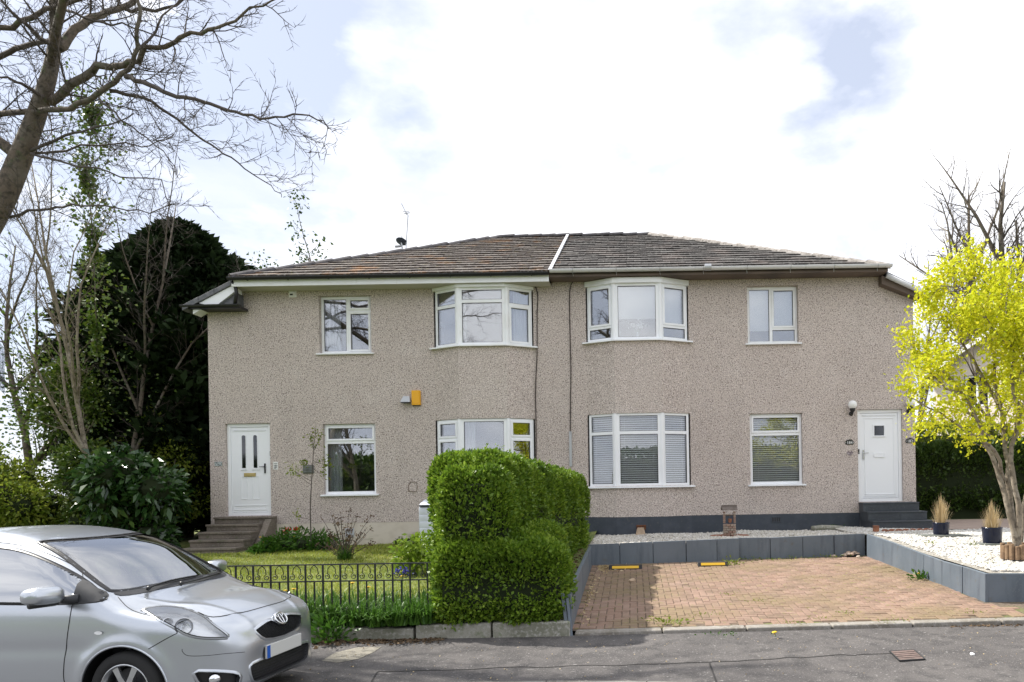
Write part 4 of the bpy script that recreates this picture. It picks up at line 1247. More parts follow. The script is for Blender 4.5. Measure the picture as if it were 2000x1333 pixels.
limbs = [
    ([(98, 200, 9.4), (165, 150, 9.2), (215, 132, 9.0), (255, 120, 8.9), (285, 98, 8.8), (340, 80, 8.7), (390, 62, 8.6), (440, 48, 8.5), (490, 22, 8.4), (548, -6, 8.3)], .056, .008),
    ([(-174, 300, 9.9), (-150, 250, 9.85), (-60, 226, 9.7), (0, 224, 9.6), (70, 217, 9.3), (130, 210, 9.0), (190, 185, 8.8), (240, 148, 8.7), (262, 108, 8.6), (270, 60, 8.5), (268, -10, 8.4), (262, -90, 8.4)], .052, .016),
    ([(112, 95, 9.3), (150, 62, 9.5), (195, 28, 9.7), (240, 15, 9.9), (290, -12, 10.1), (350, -50, 10.3)], .062, .025),
    ([(-160, 130, 9.9), (-120, 92, 9.5), (-60, 78, 9.2), (0, 58, 9.2), (60, 34, 9.2), (110, 14, 9.2), (170, -8, 9.1), (250, -40, 9.0)], .05, .02),
    ([(-168, 220, 9.9), (-100, 160, 9.7), (0, 110, 9.6), (45, 90, 9.5), (98, 80, 9.3)], .04, .03),
    ([(246, 150, 8.7), (280, 160, 8.6), (320, 182, 8.5), (380, 195, 8.4), (430, 208, 8.3), (480, 225, 8.2), (522, 229, 8.1), (575, 225, 8.0), (620, 234, 8.0), (646, 252, 8.0)], .033, .005),
    ([(215, 178, 8.8), (270, 190, 8.9), (310, 210, 9.0), (360, 245, 9.1), (400, 275, 9.2), (440, 300, 9.2), (480, 330, 9.3), (530, 365, 9.4), (550, 386, 9.4)], .024, .004),
    ([(45, 300, 9.5), (110, 275, 9.3), (160, 256, 9.1), (210, 245, 9.0), (260, 222, 8.9)], .026, .006),
    ([(20, 315, 9.6), (70, 300, 9.8), (130, 290, 10), (220, 280, 10.2), (290, 286, 10.4), (340, 262, 10.5)], .024, .005),
    ([(-46, 480, 9.55), (-20, 436, 9.6), (0, 428, 9.6), (60, 414, 9.5), (110, 405, 9.4), (160, 400, 9.3), (230, 408, 9.2), (290, 416, 9.1), (350, 398, 9.0)], .028, .005),
    ([(112, 14, 9.2), (150, 30, 9.0), (200, 45, 8.9), (260, 55, 8.8), (320, 76, 8.7), (355, 92, 8.6)], .02, .004),
    ([(95, 85, 9.2), (50, 50, 8.9), (20, 20, 8.8), (-20, -30, 8.7)], .03, .01),
    ([(85, 190, 9.3), (40, 165, 9.0), (0, 150, 8.8), (-60, 120, 8.6)], .026, .008),
    ([(60, 300, 9.4), (130, 320, 9.2), (190, 330, 9.0), (250, 350, 8.9), (310, 350, 8.8), (330, 400, 8.8)], .016, .004),
    ([(240, 15, 9.9), (300, 22, 10), (360, 0, 10.1), (400, -40, 10.2)], .03, .01),
    ([(262, 100, 8.6), (300, 60, 8.7), (330, 20, 8.8), (370, -20, 8.9)], .018, .006),
    ([(190, 185, 8.8), (240, 235, 8.6), (290, 270, 8.5), (330, 310, 8.4), (350, 350, 8.4)], .014, .003),
    ([(-112, 620, 9.58), (-165, 500, 9.7), (-182, 400, 9.85), (-174, 300, 9.9), (-166, 200, 9.9), (-160, 130, 9.9), (-145, 20, 9.9), (-150, -120, 10)], .10, .03),
    # limbs to the left and towards the viewer, outside the picture
    ([(-60, 520, 9.55), (-250, 350, 9.0), (-450, 200, 8.6), (-600, 50, 8.2)], .09, .03),
    ([(40, 310, 9.5), (-150, 150, 10.4), (-300, -20, 11.2)], .08, .03),
    ([(100, 130, 9.3), (150, -100, 8.2), (260, -300, 7.4)], .06, .02),
]
PT = [(.17, .85, .50, .13, .03, .85), (.105, .38, .55, .17, .035, .8), (.07, .14, .65, .16, .03, .75)]
tips = []
for px, r0, r1 in limbs:
    P_ = smooth_line([at(*q) for q in px], 3); k = len(P_)
    jit = [Vector((rb.gauss(0, .012), rb.gauss(0, .02), rb.gauss(0, .012))) for _ in P_]
    P_ = [p + (j if 0 < i < k - 1 else Vector()) for i, (p, j) in enumerate(zip(P_, jit))]
    R_ = [r0 + (r1 - r0) * (i / (k - 1)) ** .8 for i in range(k)]
    (trunk if r0 > .045 else crown).tube(P_, R_, 8 if r0 > .03 else 6)
    sprout(crown, P_, r0 * .5, 0, rb, PT, tips)
par(trunk.build('trunk', 'bark', None, smooth=True, fix=False), tree1)
par(crown.build('crown', 'twig', None, fix=False), tree1)

# ---------------- generic bare tree
def bare_tree(name, label, base, H, r, seed, P, spread=.35, nl=5, bark='bark', tw='twig', group=None, lean=(0, 0), leaf=None):
    rn = random.Random(seed)
    t = empty(name, base, label, 'tree', group)
    trunk, crown = MB(), MB(); tips = []
    pts = wob_line((0, 0, -.1), (lean[0], lean[1], 1), H * .9, rn, H / 9, .05, .02); k = len(pts)
    trunk.tube(pts, [r * (1 - .85 * i / (k - 1)) for i in range(k)], 8)
    for i in range(nl):
        f = .25 + .6 * i / nl; p = pts[int(f * (k - 1))]
        a = rn.uniform(0, 6.28); d = Vector((math.cos(a) * spread * 2, math.sin(a) * spread * 2, 1))
        L = H * (.62 - .35 * f) * rn.uniform(.8, 1.2)
        b = wob_line(p, d, L, rn, L / 7, .10, .05); kk = len(b)
        rr = r * (1 - .8 * f) * .75
        trunk.tube(b, [rr * (1 - .85 * j / (kk - 1)) for j in range(kk)], 6, caps=False)
        sprout(crown, b, rr * .6, 0, rn, P, tips)
    sprout(crown, pts[k // 2:], r * .35, 0, rn, P, tips)
    trunk.build('trunk', bark, t, smooth=True, fix=False)
    crown.build('crown', tw, t, fix=False)
    if leaf:
        m, n, size = leaf
        rng = np.random.default_rng(seed)
        idx = rng.integers(0, len(tips), n)
        P0 = np.array([tuple(tips[i][0]) for i in idx]) + rng.normal(0, size * 1.2, (n, 3))
        leaf_obj('foliage', P0, rng.normal(0, 1, (n, 3)), rng.uniform(.6, 1.3, n) * size, m, rng, t, .6)
    return t

def blob_points(rng, centers, radii, n, shell=.55):
    """points and outward directions spread through the outer shell of several lobes"""
    c = np.asarray(centers, float); r = np.asarray(radii, float)
    if r.ndim == 1: r = np.repeat(r[:, None], 3, 1)
    w = (r[:, 0] * r[:, 2]); w = w / w.sum()
    i = rng.choice(len(c), n, p=w)
    d = unit(rng.normal(size=(n, 3)))
    rad = (shell + (1 - shell) * rng.uniform(0, 1, n) ** .6) * rng.uniform(.85, 1.12, n)
    return c[i] + d * r[i] * rad[:, None], d

def lobes(rng, c, R, k, s=.45):
    """k lobes inside an ellipsoid c,R"""
    d = unit(rng.normal(size=(k, 3))); q = d * rng.uniform(.35, .8, (k, 1))
    C = np.array(c) + q * np.array(R)
    rr = np.mean(R) * s * rng.uniform(.7, 1.25, k)
    return C, rr

def bush(name, label, c, R, n, size, m, seed, k=16, s=.45, cat='shrub', group=None, stems=5, wr=.5, core=.62, droop=.15, zmin=None, stemmat='bark'):
    rng = np.random.default_rng(seed); rn = random.Random(seed)
    zb = c[2] - R[2]
    t = empty(name, (c[0], c[1], zb), label, cat, group)
    cc = (0, 0, R[2])
    C, rr = lobes(rng, cc, R, k, s)
    P, dd = blob_points(rng, C, rr, n, .45)
    keep = P[:, 2] > .03; P, dd = P[keep], dd[keep]
    D_ = dd + rng.normal(0, .7, P.shape) + np.array([0, 0, .2])
    leaf_obj('foliage', P, D_, rng.uniform(.6, 1.35, len(P)) * size, m, rng, t, wr, .2, droop)
    st = MB()
    for i in range(max(stems, 1)):
        e = Vector(C[rn.randrange(k)])
        st.tube(smooth_line([Vector((rn.uniform(-.15, .15) * R[0], rn.uniform(-.15, .15) * R[1], -.05)), Vector((e.x * .4, e.y * .4, e.z * .5)), e], 3), [.03, .027, .024, .02, .016, .012, .008], 5, caps=False)
    st.build('stem', stemmat, t, fix=False)
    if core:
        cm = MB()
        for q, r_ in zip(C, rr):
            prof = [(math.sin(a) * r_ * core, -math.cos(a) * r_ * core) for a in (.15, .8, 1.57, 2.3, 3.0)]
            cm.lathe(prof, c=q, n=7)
        par_ = cm.build('dark_core', 'hedge_core', t, fix=False)  # added dark solids inside the lobes, not real growth
    return t

# ---------------- trees and shrubs left of the house
TW2 = [(.27, 1.15, .5, .10, .05, .75), (.17, .50, .55, .13, .04, .7), (.11, .20, .6, .12, .03, .7)]
bare_tree('bare_tree', 'slim pale-barked bare tree standing in front of the dark conifer', tuple(at_z(205, 1045, .55).xy * (15.6 / at_z(205, 1045, .55).y)) + (.55,), 9.8, .062, 5, TW2, .30, 8, 'bark_pale', 'twig_pale')
bare_tree('bare_tree', 'bare ivy-clad tree with sprouting leaves left of the pale-barked tree', (-11.75, 16.4, .55), 9.6, .07, 8, TW2, .22, 6, 'bark', 'twig')
bare_tree('bare_tree', 'dark leaning bare tree at the far left edge behind the shrubs', (-14.3, 17.5, .55), 9.0, .11, 12, TW2, .42, 7, 'bark', 'twig', lean=(-.15, 0))
# ivy up the two slim trunks
def ivy(name, label, line, r, n, size, seed, m='ivy_leaf'):
    rng = np.random.default_rng(seed); L = [Vector(p) for p in line]
    t = empty(name, L[0], label, 'ivy')
    idx = rng.uniform(0, len(L) - 1.001, n); i = idx.astype(int); f = (idx - i)[:, None]
    A = np.array([tuple(p - L[0]) for p in L]); P = A[i] * (1 - f) + A[i + 1] * f
    cl = rng.normal(0, 1, (n, 3)) * r * (0.35 + 1.9 * np.abs(np.sin(idx * 2.3 + seed)) ** 5)[:, None]
    leaf_obj('foliage', P + cl, cl + rng.normal(0, .1, (n, 3)), rng.uniform(.6, 1.3, n) * size, m, rng, t, .8)
    st = MB(); st.tube([p - L[0] for p in L], .012, 4); st.build('stem', 'bark', t, fix=False)
    return t
ivy('ivy', 'ragged ivy climbing high up a slim trunk at the left', [at(190, 700, 15.9), at(184, 520, 15.9), at(178, 420, 15.8), at(168, 340, 15.8), at(182, 230, 15.8), at(180, 190, 15.8)], .13, 3000, .085, 3)
ivy('ivy', 'bright ivy clump on the forked trunk above the shrubs at the left', [at(110, 900, 16.8), at(105, 800, 16.8), at(120, 730, 16.8), at(150, 760, 16.8), at(185, 800, 16.6)], .5, 8000, .085, 4)

# tall dark conifer
def conifer(name, label, base, H, R, n, seed, group=None, size=.30, squat=.0):
    rng = np.random.default_rng(seed)
    t = empty(name, base, label, 'tree', group)
    h = rng.uniform(0, 1, n) ** .85
    a = rng.uniform(0, 2 * np.pi, n)
    prof = np.clip(np.minimum(1.0, .72 + 1.1 * h) * np.clip(1.0 - np.clip((h - .55) / .47, 0, 1) ** 1.9, 0, 1), .05, 1)
    lump = 1 + .22 * np.sin(a * 5 + h * 15 + seed) * np.sin(h * 23 + a * 2) + .12 * np.sin(a * 11 - h * 30) + .08 * np.sin(a * 3 + h * 9)
    rad = R * prof * lump * (0.72 + .32 * rng.uniform(0, 1, n))
    P = np.stack([np.cos(a) * rad, np.sin(a) * rad, h * H + .15], 1)
    D_ = np.stack([np.cos(a), np.sin(a), np.full(n, .55)], 1) + rng.normal(0, .5, (n, 3))
    leaf_obj('crown', P, D_, rng.uniform(.6, 1.4, n) * size, 'conifer', rng, t, .42, .2, .1)
    cm = MB(); cm.lathe([(R * .62, .5), (R * .72, H * .3), (R * .70, H * .55), (R * .45, H * .8), (.02, H * .95)], n=12); cm.build('dark_core', 'hedge_core', t, fix=False)  # added dark core hidden in the crown to block light passing through
    tb = MB(); tb.tube([(0, 0, -.1), (0, 0, H * .6)], [.22, .1], 8); tb.build('trunk', 'bark', t)
    return t
conifer('conifer', 'tall dense dark conifer against the left end of the house', (-12.0, 19.2, .55), 8.15, 2.3, 42000, 31)
bush('laurel', 'glossy dark green laurel bush behind the silver car', (-10.45, 14.9, 1.62), (1.0, .9, 1.12), 5200, .20, 'laurel', 6, 16, .42, wr=.42, droop=.25)
bush('shrub', 'loose yellow-green shrub at the far left behind the car roof', (-13.4, 15.6, 1.8), (1.9, 1.0, 1.4), 14000, .10, 'shrub_leaf', 7, 20, .36, core=.45)
bush('shrub', 'mixed green shrub between the laurel and the far left shrub', (-12.0, 16.0, 1.8), (1.2, .9, 1.35), 6500, .10, 'ivy_leaf', 9, 16, .4, core=.5)
bush('shrub', 'tall thin yellowish shrub rising behind the laurel', (-11.3, 17.2, 2.2), (1.2, .8, 1.7), 3800, .09, 'shrub_leaf', 10, 16, .4, core=0)
bush('shrub', 'sunlit yellow-green bush seen low in the gap beside the house corner', (-14.9, 24.5, 1.7), (1.5, .9, 1.3), 3800, .12, 'shrub_leaf', 13, 14, .4, core=.4)
bush('shrub', 'low green undergrowth right at the left edge of the picture', (-17.6, 16.6, 1.7), (3.2, 1.2, 1.3), 12000, .11, 'shrub_dark', 19, 26, .4, core=.5)

# small treetops showing over the roof
for i, (px, py, w_, lab) in enumerate(((548, 478, .9, 'left of two small treetops showing above the left roof slope'), (616, 468, 1.0, 'right of two small treetops showing above the left roof slope'))):
    c = at(px, py, 42)
    bare_tree('distant_tree', lab, (c.x, 42, .6), c.z - .2, .2, 40 + i, [(.6, 1.2, .5, .1, .05, .8), (.3, .5, .55, .12, .03, .8)], .12, 6, leaf=('shrub_dark', 2200, .22), group='treetops above the left roof slope')

# ---------------- hedges
def hedge(name, label, paths, n, size, m, seed, cat='hedge', core='hedge_core'):
    """paths: list of (A,B,halfwidth,ztopA,ztopB,zbot)"""
    rng = np.random.default_rng(seed)
    b0 = paths[0][0]; t = empty(name, (b0[0], b0[1], paths[0][5]), label, cat)
    Ps, Ds = [], []; cm = MB()
    areas = [((Vector(p[1]) - Vector(p[0])).length + 2 * p[2]) * (2 * p[2] + 2 * (p[3] - p[5])) for p in paths]
    for p, ar in zip(paths, areas):
        A, B, w, za, zb_, z0 = p
        A, B = np.array(A, float), np.array(B, float); d = B - A; L = np.linalg.norm(d); d /= L; nrm = np.array([-d[1], d[0]])
        k = int(n * ar / sum(areas))
        s = rng.uniform(-w, L + w, k)
        f = np.clip(s / L, 0, 1); zt = za + (zb_ - za) * f; hh = (zt - z0) / 2
        th = rng.uniform(-.55, np.pi + .55, k)
        ec = np.clip(np.maximum((.0 - s) / w, (s - L) / w), 0, .995)
        tap = (1 - ec ** 4) ** .25
        c, sn = np.cos(th), np.sin(th)
        ex = .55
        cx = np.sign(c) * np.abs(c) ** ex; cz = np.sign(sn) * np.abs(sn) ** ex
        lump = 1 + .05 * np.sin(s * 6.3 + cz * 4) + .04 * np.sin(s * 13 + cx * 7 + seed) + rng.normal(0, .035, k)
        off = cx * w * tap * lump
        P = np.stack([A[0] + d[0] * s + nrm[0] * off, A[1] + d[1] * s + nrm[1] * off, z0 + hh + cz * hh * tap * (1 + (lump - 1) * .6)], 1)
        P[:, 2] = np.maximum(P[:, 2], z0 + .03)
        on = np.stack([nrm[0] * cx + d[0] * np.sign(s - L / 2) * (ec > 0) * ec, nrm[1] * cx + d[1] * np.sign(s - L / 2) * (ec > 0) * ec, cz], 1)
        # faces at the path ends
        ke = int(k * .22)
        for end, sg in ((A, -1), (B, 1)):
            q = rng.uniform(-1, 1, (ke // 2, 2)); zt_ = za if sg < 0 else zb_; h_ = (zt_ - z0) / 2
            r_ = np.maximum(np.abs(q[:, 0]), np.abs(q[:, 1]))
            ext = w * (1 - r_ ** 5 * .75) + rng.normal(0, .03, len(q))
            Pe = np.stack([end[0] + sg * d[0] * ext + nrm[0] * q[:, 0] * w * .97, end[1] + sg * d[1] * ext + nrm[1] * q[:, 0] * w * .97, z0 + h_ + q[:, 1] * h_ * .97], 1)
            Pe[:, 2] = np.maximum(Pe[:, 2], z0 + .03)
            Ps.append(Pe); Ds.append(np.repeat(np.array([[sg * d[0], sg * d[1], .2]]), len(q), 0))
        Ps.append(P); Ds.append(on)
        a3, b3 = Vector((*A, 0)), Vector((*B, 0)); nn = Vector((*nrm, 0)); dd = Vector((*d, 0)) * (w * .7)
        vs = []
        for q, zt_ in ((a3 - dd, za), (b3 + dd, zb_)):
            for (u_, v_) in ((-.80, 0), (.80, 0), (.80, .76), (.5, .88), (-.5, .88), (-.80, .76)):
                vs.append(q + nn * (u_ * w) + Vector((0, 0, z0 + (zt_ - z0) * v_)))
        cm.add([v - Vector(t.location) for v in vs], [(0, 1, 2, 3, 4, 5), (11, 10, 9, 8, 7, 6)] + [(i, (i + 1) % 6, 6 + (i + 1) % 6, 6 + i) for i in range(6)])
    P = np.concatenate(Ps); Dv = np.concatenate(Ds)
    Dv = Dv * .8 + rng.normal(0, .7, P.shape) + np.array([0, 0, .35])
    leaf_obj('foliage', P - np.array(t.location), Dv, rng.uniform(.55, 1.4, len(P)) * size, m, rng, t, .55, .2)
    cm.build('dark_core', core, t)  # added dark solid filling the inside of the foliage
    return t, P
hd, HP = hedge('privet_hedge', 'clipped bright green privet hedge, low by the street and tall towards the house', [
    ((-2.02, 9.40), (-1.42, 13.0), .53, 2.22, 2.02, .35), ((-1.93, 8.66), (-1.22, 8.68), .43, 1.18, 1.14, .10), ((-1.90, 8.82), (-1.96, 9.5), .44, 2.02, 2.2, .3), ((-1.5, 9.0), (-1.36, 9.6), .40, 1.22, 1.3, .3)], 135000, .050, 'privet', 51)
# longer young shoots on the hedge
rng = np.random.default_rng(77)
sel = rng.choice(np.where(HP[:, 2] > .9)[0], 160)
sm = []; sd = []
for i in sel:
    p = HP[i]; dirv = np.array([rng.normal(0, .3), rng.normal(0, .3), 1.0])
    for k in range(9):
        sm.append(p + dirv * .018 * k); sd.append(np.array([rng.normal(), rng.normal(), .5]))
leafmat('privet_young', [(.16, .26, .03), (.24, .34, .04), (.20, .30, .03)], .35, .4)
leaf_obj('young_shoot', np.array(sm) - np.array(hd.location), np.array(sd), rng.uniform(.03, .055, len(sm)), 'privet_young', rng, hd, .5)
hedge('boundary_hedge', 'tall dark green hedge beyond the path to the right of the house', [((7.9, 20.3), (14, 19.5), .9, 2.75, 2.9, .72)], 26000, .11, 'shrub_dark', 52)
hedge('boundary_hedge', 'clipped green hedge further back beside the right house corner', [((7.6, 24.5), (12.5, 25.5), .8, 3.7, 3.7, .72)], 9000, .12, 'shrub_leaf', 53)

# ---------------- lime green tree on the right
rl = random.Random(23)
lt_base = at_z(1984, 1078, .74); LY = lt_base.y
lime = empty('young_tree', lt_base, 'small multi-stemmed tree with bright yellow-green spring leaves', 'tree')
stems = [
    [(1984, 1080, 0), (1968, 985, .0), (1952, 930, .05), (1928, 870, .1), (1905, 815, .1), (1880, 770, .2), (1850, 735, .2), (1810, 700, .3), (1778, 665, .3)],
    [(1988, 1080, 0), (1975, 980, .1), (1968, 930, .15), (1962, 860, .2), (1950, 780, .2), (1940, 700, .3), (1935, 620, .3), (1925, 560, .4), (1905, 500, .4)],
    [(1992, 1080, 0), (1985, 985, -.1), (1978, 900, -.15), (1990, 820, -.2), (1975, 750, -.3), (1978, 680, -.3), (1965, 600, -.3), (1975, 520, -.2)],
    [(1962, 940, .1), (1940, 880, -.2), (1900, 850, -.4), (1850, 815, -.5), (1800, 790, -.6), (1765, 770, -.6)],
    [(1950, 790, .2), (1915, 720, .4), (1880, 670, .5), (1850, 640, .5), (1830, 590, .6)],
    [(1990, 820, -.2), (2010, 740, -.3), (1990, 690, -.4), (1950, 655, -.5), (1920, 600, -.5)],
    [(1992, 1080, .1), (2010, 950, .3), (2040, 850, .4), (2070, 740, .4), (2090, 620, .3)],
    [(2010, 950, .3), (2060, 900, -.2), (2110, 830, -.5), (2160, 720, -.6)],
    [(1975, 750, -.3), (2030, 680, -.6), (2060, 600, -.7), (2050, 530, -.7)],
    [(1880, 770, .2), (1850, 760, -.1), (1815, 730, -.2), (1790, 735, -.2)],
    [(1935, 620, .3), (1880, 570, .1), (1840, 560, 0), (1815, 585, 0)],
    [(1905, 815, .1), (1870, 800, .4), (1830, 800, .6), (1800, 830, .6)],
    [(2040, 850, .4), (2000, 780, .8), (1980, 700, 1.0), (2000, 600, 1.1)],
]
ltr, lcr = MB(), MB(); ltips = []
for i, s_ in enumerate(stems):
    P_ = smooth_line([at(a, b, LY + c) - lt_base for a, b, c in s_], 3); k = len(P_)
    r0 = .046 if i < 3 else (.03 if i < 9 else .02)
    P_ = [p + Vector((rl.gauss(0, .012), rl.gauss(0, .02), 0)) if 0 < j < k - 1 else p for j, p in enumerate(P_)]
    ltr.tube(P_, [r0 * (1 - .86 * j / (k - 1)) for j in range(k)], 7, caps=False)
    sprout(lcr, P_[k // 3:], r0 * .45, 0, rl, [(.16, .45, .5, .16, .05, .8), (.10, .18, .55, .16, .03, .8)], ltips)
ltr.build('trunk', 'bark_pale', lime, smooth=True, fix=False)
o = lcr.build('branch', 'twig_pale', lime, fix=False); o['kind'] = 'stuff'
rng = np.random.default_rng(12)
tp = np.array([tuple(t[0]) for t in ltips]); 
hi = tp[:, 2] > .9
tp = tp[hi]
n = 19000
w = .35 + np.clip((tp[:, 2] - 1.5) / 2.2, 0, 1) * 1.2; w /= w.sum()
idx = rng.choice(len(tp), n, p=w)
P0 = tp[idx] + rng.normal(0, .10, (n, 3))
leaf_obj('crown', P0, rng.normal(0, 1, (n, 3)) + np.array([0, 0, -.1]), rng.uniform(.55, 1.35, n) * .066, 'lime_leaf', rng, lime, .55, .25)

# ---------------- far bare trees at the right
TW3 = [(.45, 2.2, .5, .12, .05, .7), (.30, .95, .55, .14, .04, .7), (.22, .38, .6, .14, .03, .7)]
for i, (px, py, Y, lab, r) in enumerate(((1868, 305, 33, 'tall bare tree with twisting limbs rising behind the lime green tree', .30), (1990, 290, 31, 'dark bare tree cut by the right edge of the picture', .36), (1785, 520, 36, 'small bare tree just right of the roof corner', .16), (1930, 420, 40, 'hazy bare tree between the two taller ones at the right', .26))):
    c = at(px, py, Y)
    bare_tree('bare_tree', lab, (c.x, Y, .7), c.z - .7, r, 60 + i, TW3 if i != 2 else TW3[:2], .34, 7, 'bark', 'twig_pale' if i in (0, 3) else 'twig')
# garden tree in front of the neighbour's gable
bare_tree('bare_tree', 'thin brown bare tree beside the neighbouring cream gable', (12.6, 24.5, .7), 7.2, .12, 71, [(.4, 1.0, .5, .12, .05, .7), (.25, .4, .55, .14, .03, .7)], .3, 7, 'bark', 'twig_pale')
# trees across the road, seen only mirrored in the windows
for i, (x, y, H) in enumerate(((-24, -30, 12), (-9, -36, 13), (6, -40, 12), (20, -33, 11))):
    bare_tree('bare_tree', 'bare tree across the road, seen only mirrored in the windows', (x, y, 0), H, .25, 90 + i, TW3[:2], .4, 8, group='trees mirrored in the windows')
hedge('tree_belt', 'dark belt of trees across the road, seen only mirrored in the windows', [((-75, -46), (75, -50), 4.0, 5.0, 5.8, 0.0)], 30000, .55, 'shrub_dark', 54, 'trees')

# ---------------- grass, borders, small plants
def blades(name, pts, h, w, m, seed, lean=.35, label=None, kind='stuff', bend=.3, cat=None):
    rng = np.random.default_rng(seed); P = np.asarray(pts, float); n = len(P)
    a = rng.uniform(0, 2 * np.pi, n); hh = h * rng.uniform(.5, 1.3, n)
    d = np.stack([np.cos(a), np.sin(a), np.zeros(n)], 1); sd = np.stack([-np.sin(a), np.cos(a), np.zeros(n)], 1)
    ln = rng.uniform(0, lean, n)[:, None] * hh[:, None]
    mid = P + d * ln * .35 + np.array([0, 0, 1]) * hh[:, None] * .62
    tip = P + d * ln * (1 + bend) + np.array([0, 0, 1]) * (hh * (1 - bend * rng.uniform(0, 1, n)))[:, None]
    w_ = w * rng.uniform(.6, 1.3, n)[:, None]
    V = np.stack([P - sd * w_ * .5, P + sd * w_ * .5, mid + sd * w_ * .4, mid - sd * w_ * .4, tip], 1).reshape(-1, 3)
    b = np.arange(n)[:, None] * 5
    Fq = np.concatenate([np.stack([b + 0, b + 1, b + 2], 2).reshape(-1, 3), np.stack([b + 0, b + 2, b + 3], 2).reshape(-1, 3), np.stack([b + 3, b + 2, b + 4], 2).reshape(-1, 3)])
    o = link(name, np_mesh(name, V, Fq), m)
    if kind: o['kind'] = kind
    if label: o['label'] = label
    if cat: o['category'] = cat
    return o
rng = np.random.default_rng(5)
pts = []
for _ in range(60000):
    x = rng.uniform(-11.5, -2.2); y = 8.7 + 7.2 * rng.uniform() ** .9
    if x < -9.5 and y > 14: continue
    if (-9.3 < x < -7.8 and y > 14.55): continue
    pts.append((x, y, lawn_z(x, y) - .005))
blades('grass', pts, .055, .010, 'blade', 1, .9, 'short sunlit lawn in front of the left half of the house', cat='grass')
pts = []
for _ in range(9000):
    x = rng.uniform(-8, -2.4); y = rng.uniform(8.35, 9.6)
    if rng.uniform() < (y - 8.4) / 1.6: continue
    pts.append((x, y, lawn_z(x, y) - .01))
blades('grass', pts, .19, .012, 'strap', 2, .7, 'long green grass behind the iron fence', cat='grass')
# strap-leaved clumps spilling over the edging
def strap_clump(label, x, y, n, L, seed, w=.022, m='strap', name='strap_leaf_plant', cat='plant', flare=1.0, group=None):
    rn = random.Random(seed); z = lawn_z(x, y)
    t = empty(name, (x, y, z - .02), label, cat, group)
    mb = MB()
    for i in range(n):
        a = rn.uniform(0, 6.28); d = Vector((math.cos(a), math.sin(a), 0)); sd = Vector((-d.y, d.x, 0))
        l = L * rn.uniform(.6, 1.15); fl = rn.uniform(.25, 1.0) * flare
        p0 = Vector((rn.gauss(0, .05), rn.gauss(0, .04), 0)); prev = None; ww = w * rn.uniform(.7, 1.2)
        K = 5; vs = []
        for k in range(K + 1):
            f = k / K
            out = fl * l * (f ** 1.4) * .75; up = l * (f * (1 - .62 * fl * f * f) )
            c = p0 + d * out + Vector((0, 0, up * (.95 - .25 * fl)))
            wv = ww * (1 - f ** 2.2) * .5 + .001
            vs += [c - sd * wv, c + sd * wv]
        mb.add(vs, [(2 * k, 2 * k + 1, 2 * k + 3, 2 * k + 2) for k in range(K)])
    o = mb.build('leaf_tuft', m, t, fix=False); o['kind'] = 'stuff'
    return t
sc = [(600, 8.45), (640, 8.40), (690, 8.36), (730, 8.30), (770, 8.30), (805, 8.32), (835, 8.34), (660, 8.62), (715, 8.6), (760, 8.62), (800, 8.6), (570, 8.5)]
ORD = ('first', 'second', 'third', 'fourth', 'fifth', 'sixth', 'seventh')
SCL = ['%s strap-leaf clump from the car along the stone edging' % q for q in ORD] + ['%s strap-leaf clump from the car in the row close behind the fence' % q for q in ORD[1:5]] + ['strap-leaf clump half hidden behind the car bonnet']
for i, (px, y) in enumerate(sc):
    x = (px - PXC) * y / F
    strap_clump(SCL[i], x, y, 90 if i < 7 else 60, .44 if i < 7 else .36, 200 + i, group='strap-leaved clumps in the border')
strap_clump('bright grass tuft on the soil at the end of the tall hedge', -.95, 13.7, 60, .42, 230, .016)
# weed below the edging on the footway
def weed(label, loc, n, size, seed, m='bed_leaf', h=.12, spread=.12, name='weed', cat='weed', group=None, flower=0):
    rng = np.random.default_rng(seed); t = empty(name, loc, label, cat, group)
    P = np.stack([rng.normal(0, spread, n), rng.normal(0, spread * .7, n), np.abs(rng.normal(0, h * .5, n))], 1)
    leaf_obj('foliage', P, P * np.array([1, 1, .5]) + rng.normal(0, .05, P.shape) + np.array([0, 0, .06]), rng.uniform(.6, 1.3, n) * size, m, rng, t, .45)
    if flower:
        mb = MB()
        for k in range(flower):
            q = (rng.normal(0, spread * .6), rng.normal(0, spread * .5), h * rng.uniform(.9, 1.3))
            mb.lathe([(.004, -.008), (.022, .0), (.016, .008), (.003, .011)], c=q, n=9); mb.tube([(q[0] * .4, q[1] * .4, 0), q], .002, 4)
            mb.build('flower', 'yellow_petal', t, fix=False); mb = MB()
    return t
def wz(px, py, z): return at_z(px, py, z)
p = wz(645, 1252, .08); weed('bushy green weed growing from the foot of the edging by the car', (p.x, p.y, .08), 160, .09, 1, h=.3, spread=.12)
p = wz(1305, 1222, .12); weed('spreading weed in the brick joints near the front left of the driveway', (p.x, p.y + .1, drive_z(p.x, p.y)), 90, .045, 2, 'shrub_leaf', .06, .12)
p = wz(1808, 1140, .22); weed('dandelion plant with a yellow flower against the right driveway wall', (p.x - .03, p.y, drive_z(p.x, p.y)), 80, .08, 3, 'bed_leaf', .10, .08, flower=1)
p = wz(1428, 1108, .32); weed('tuft of weeds beside the right wheel stop', (p.x, p.y, drive_z(p.x, p.y)), 70, .06, 4, 'shrub_leaf', .08, .09)
p = wz(1512, 1241, .10); weed('yellow dandelion flower growing at the driveway kerb', (p.x, p.y - .02, .105), 10, .03, 5, 'bed_leaf', .03, .02, flower=3)
p = wz(1405, 1243, .09); weed('small weeds in the kerb joint left of the dandelion', (p.x, p.y - .02, .10), 40, .03, 6, 'bed_leaf', .03, .10)
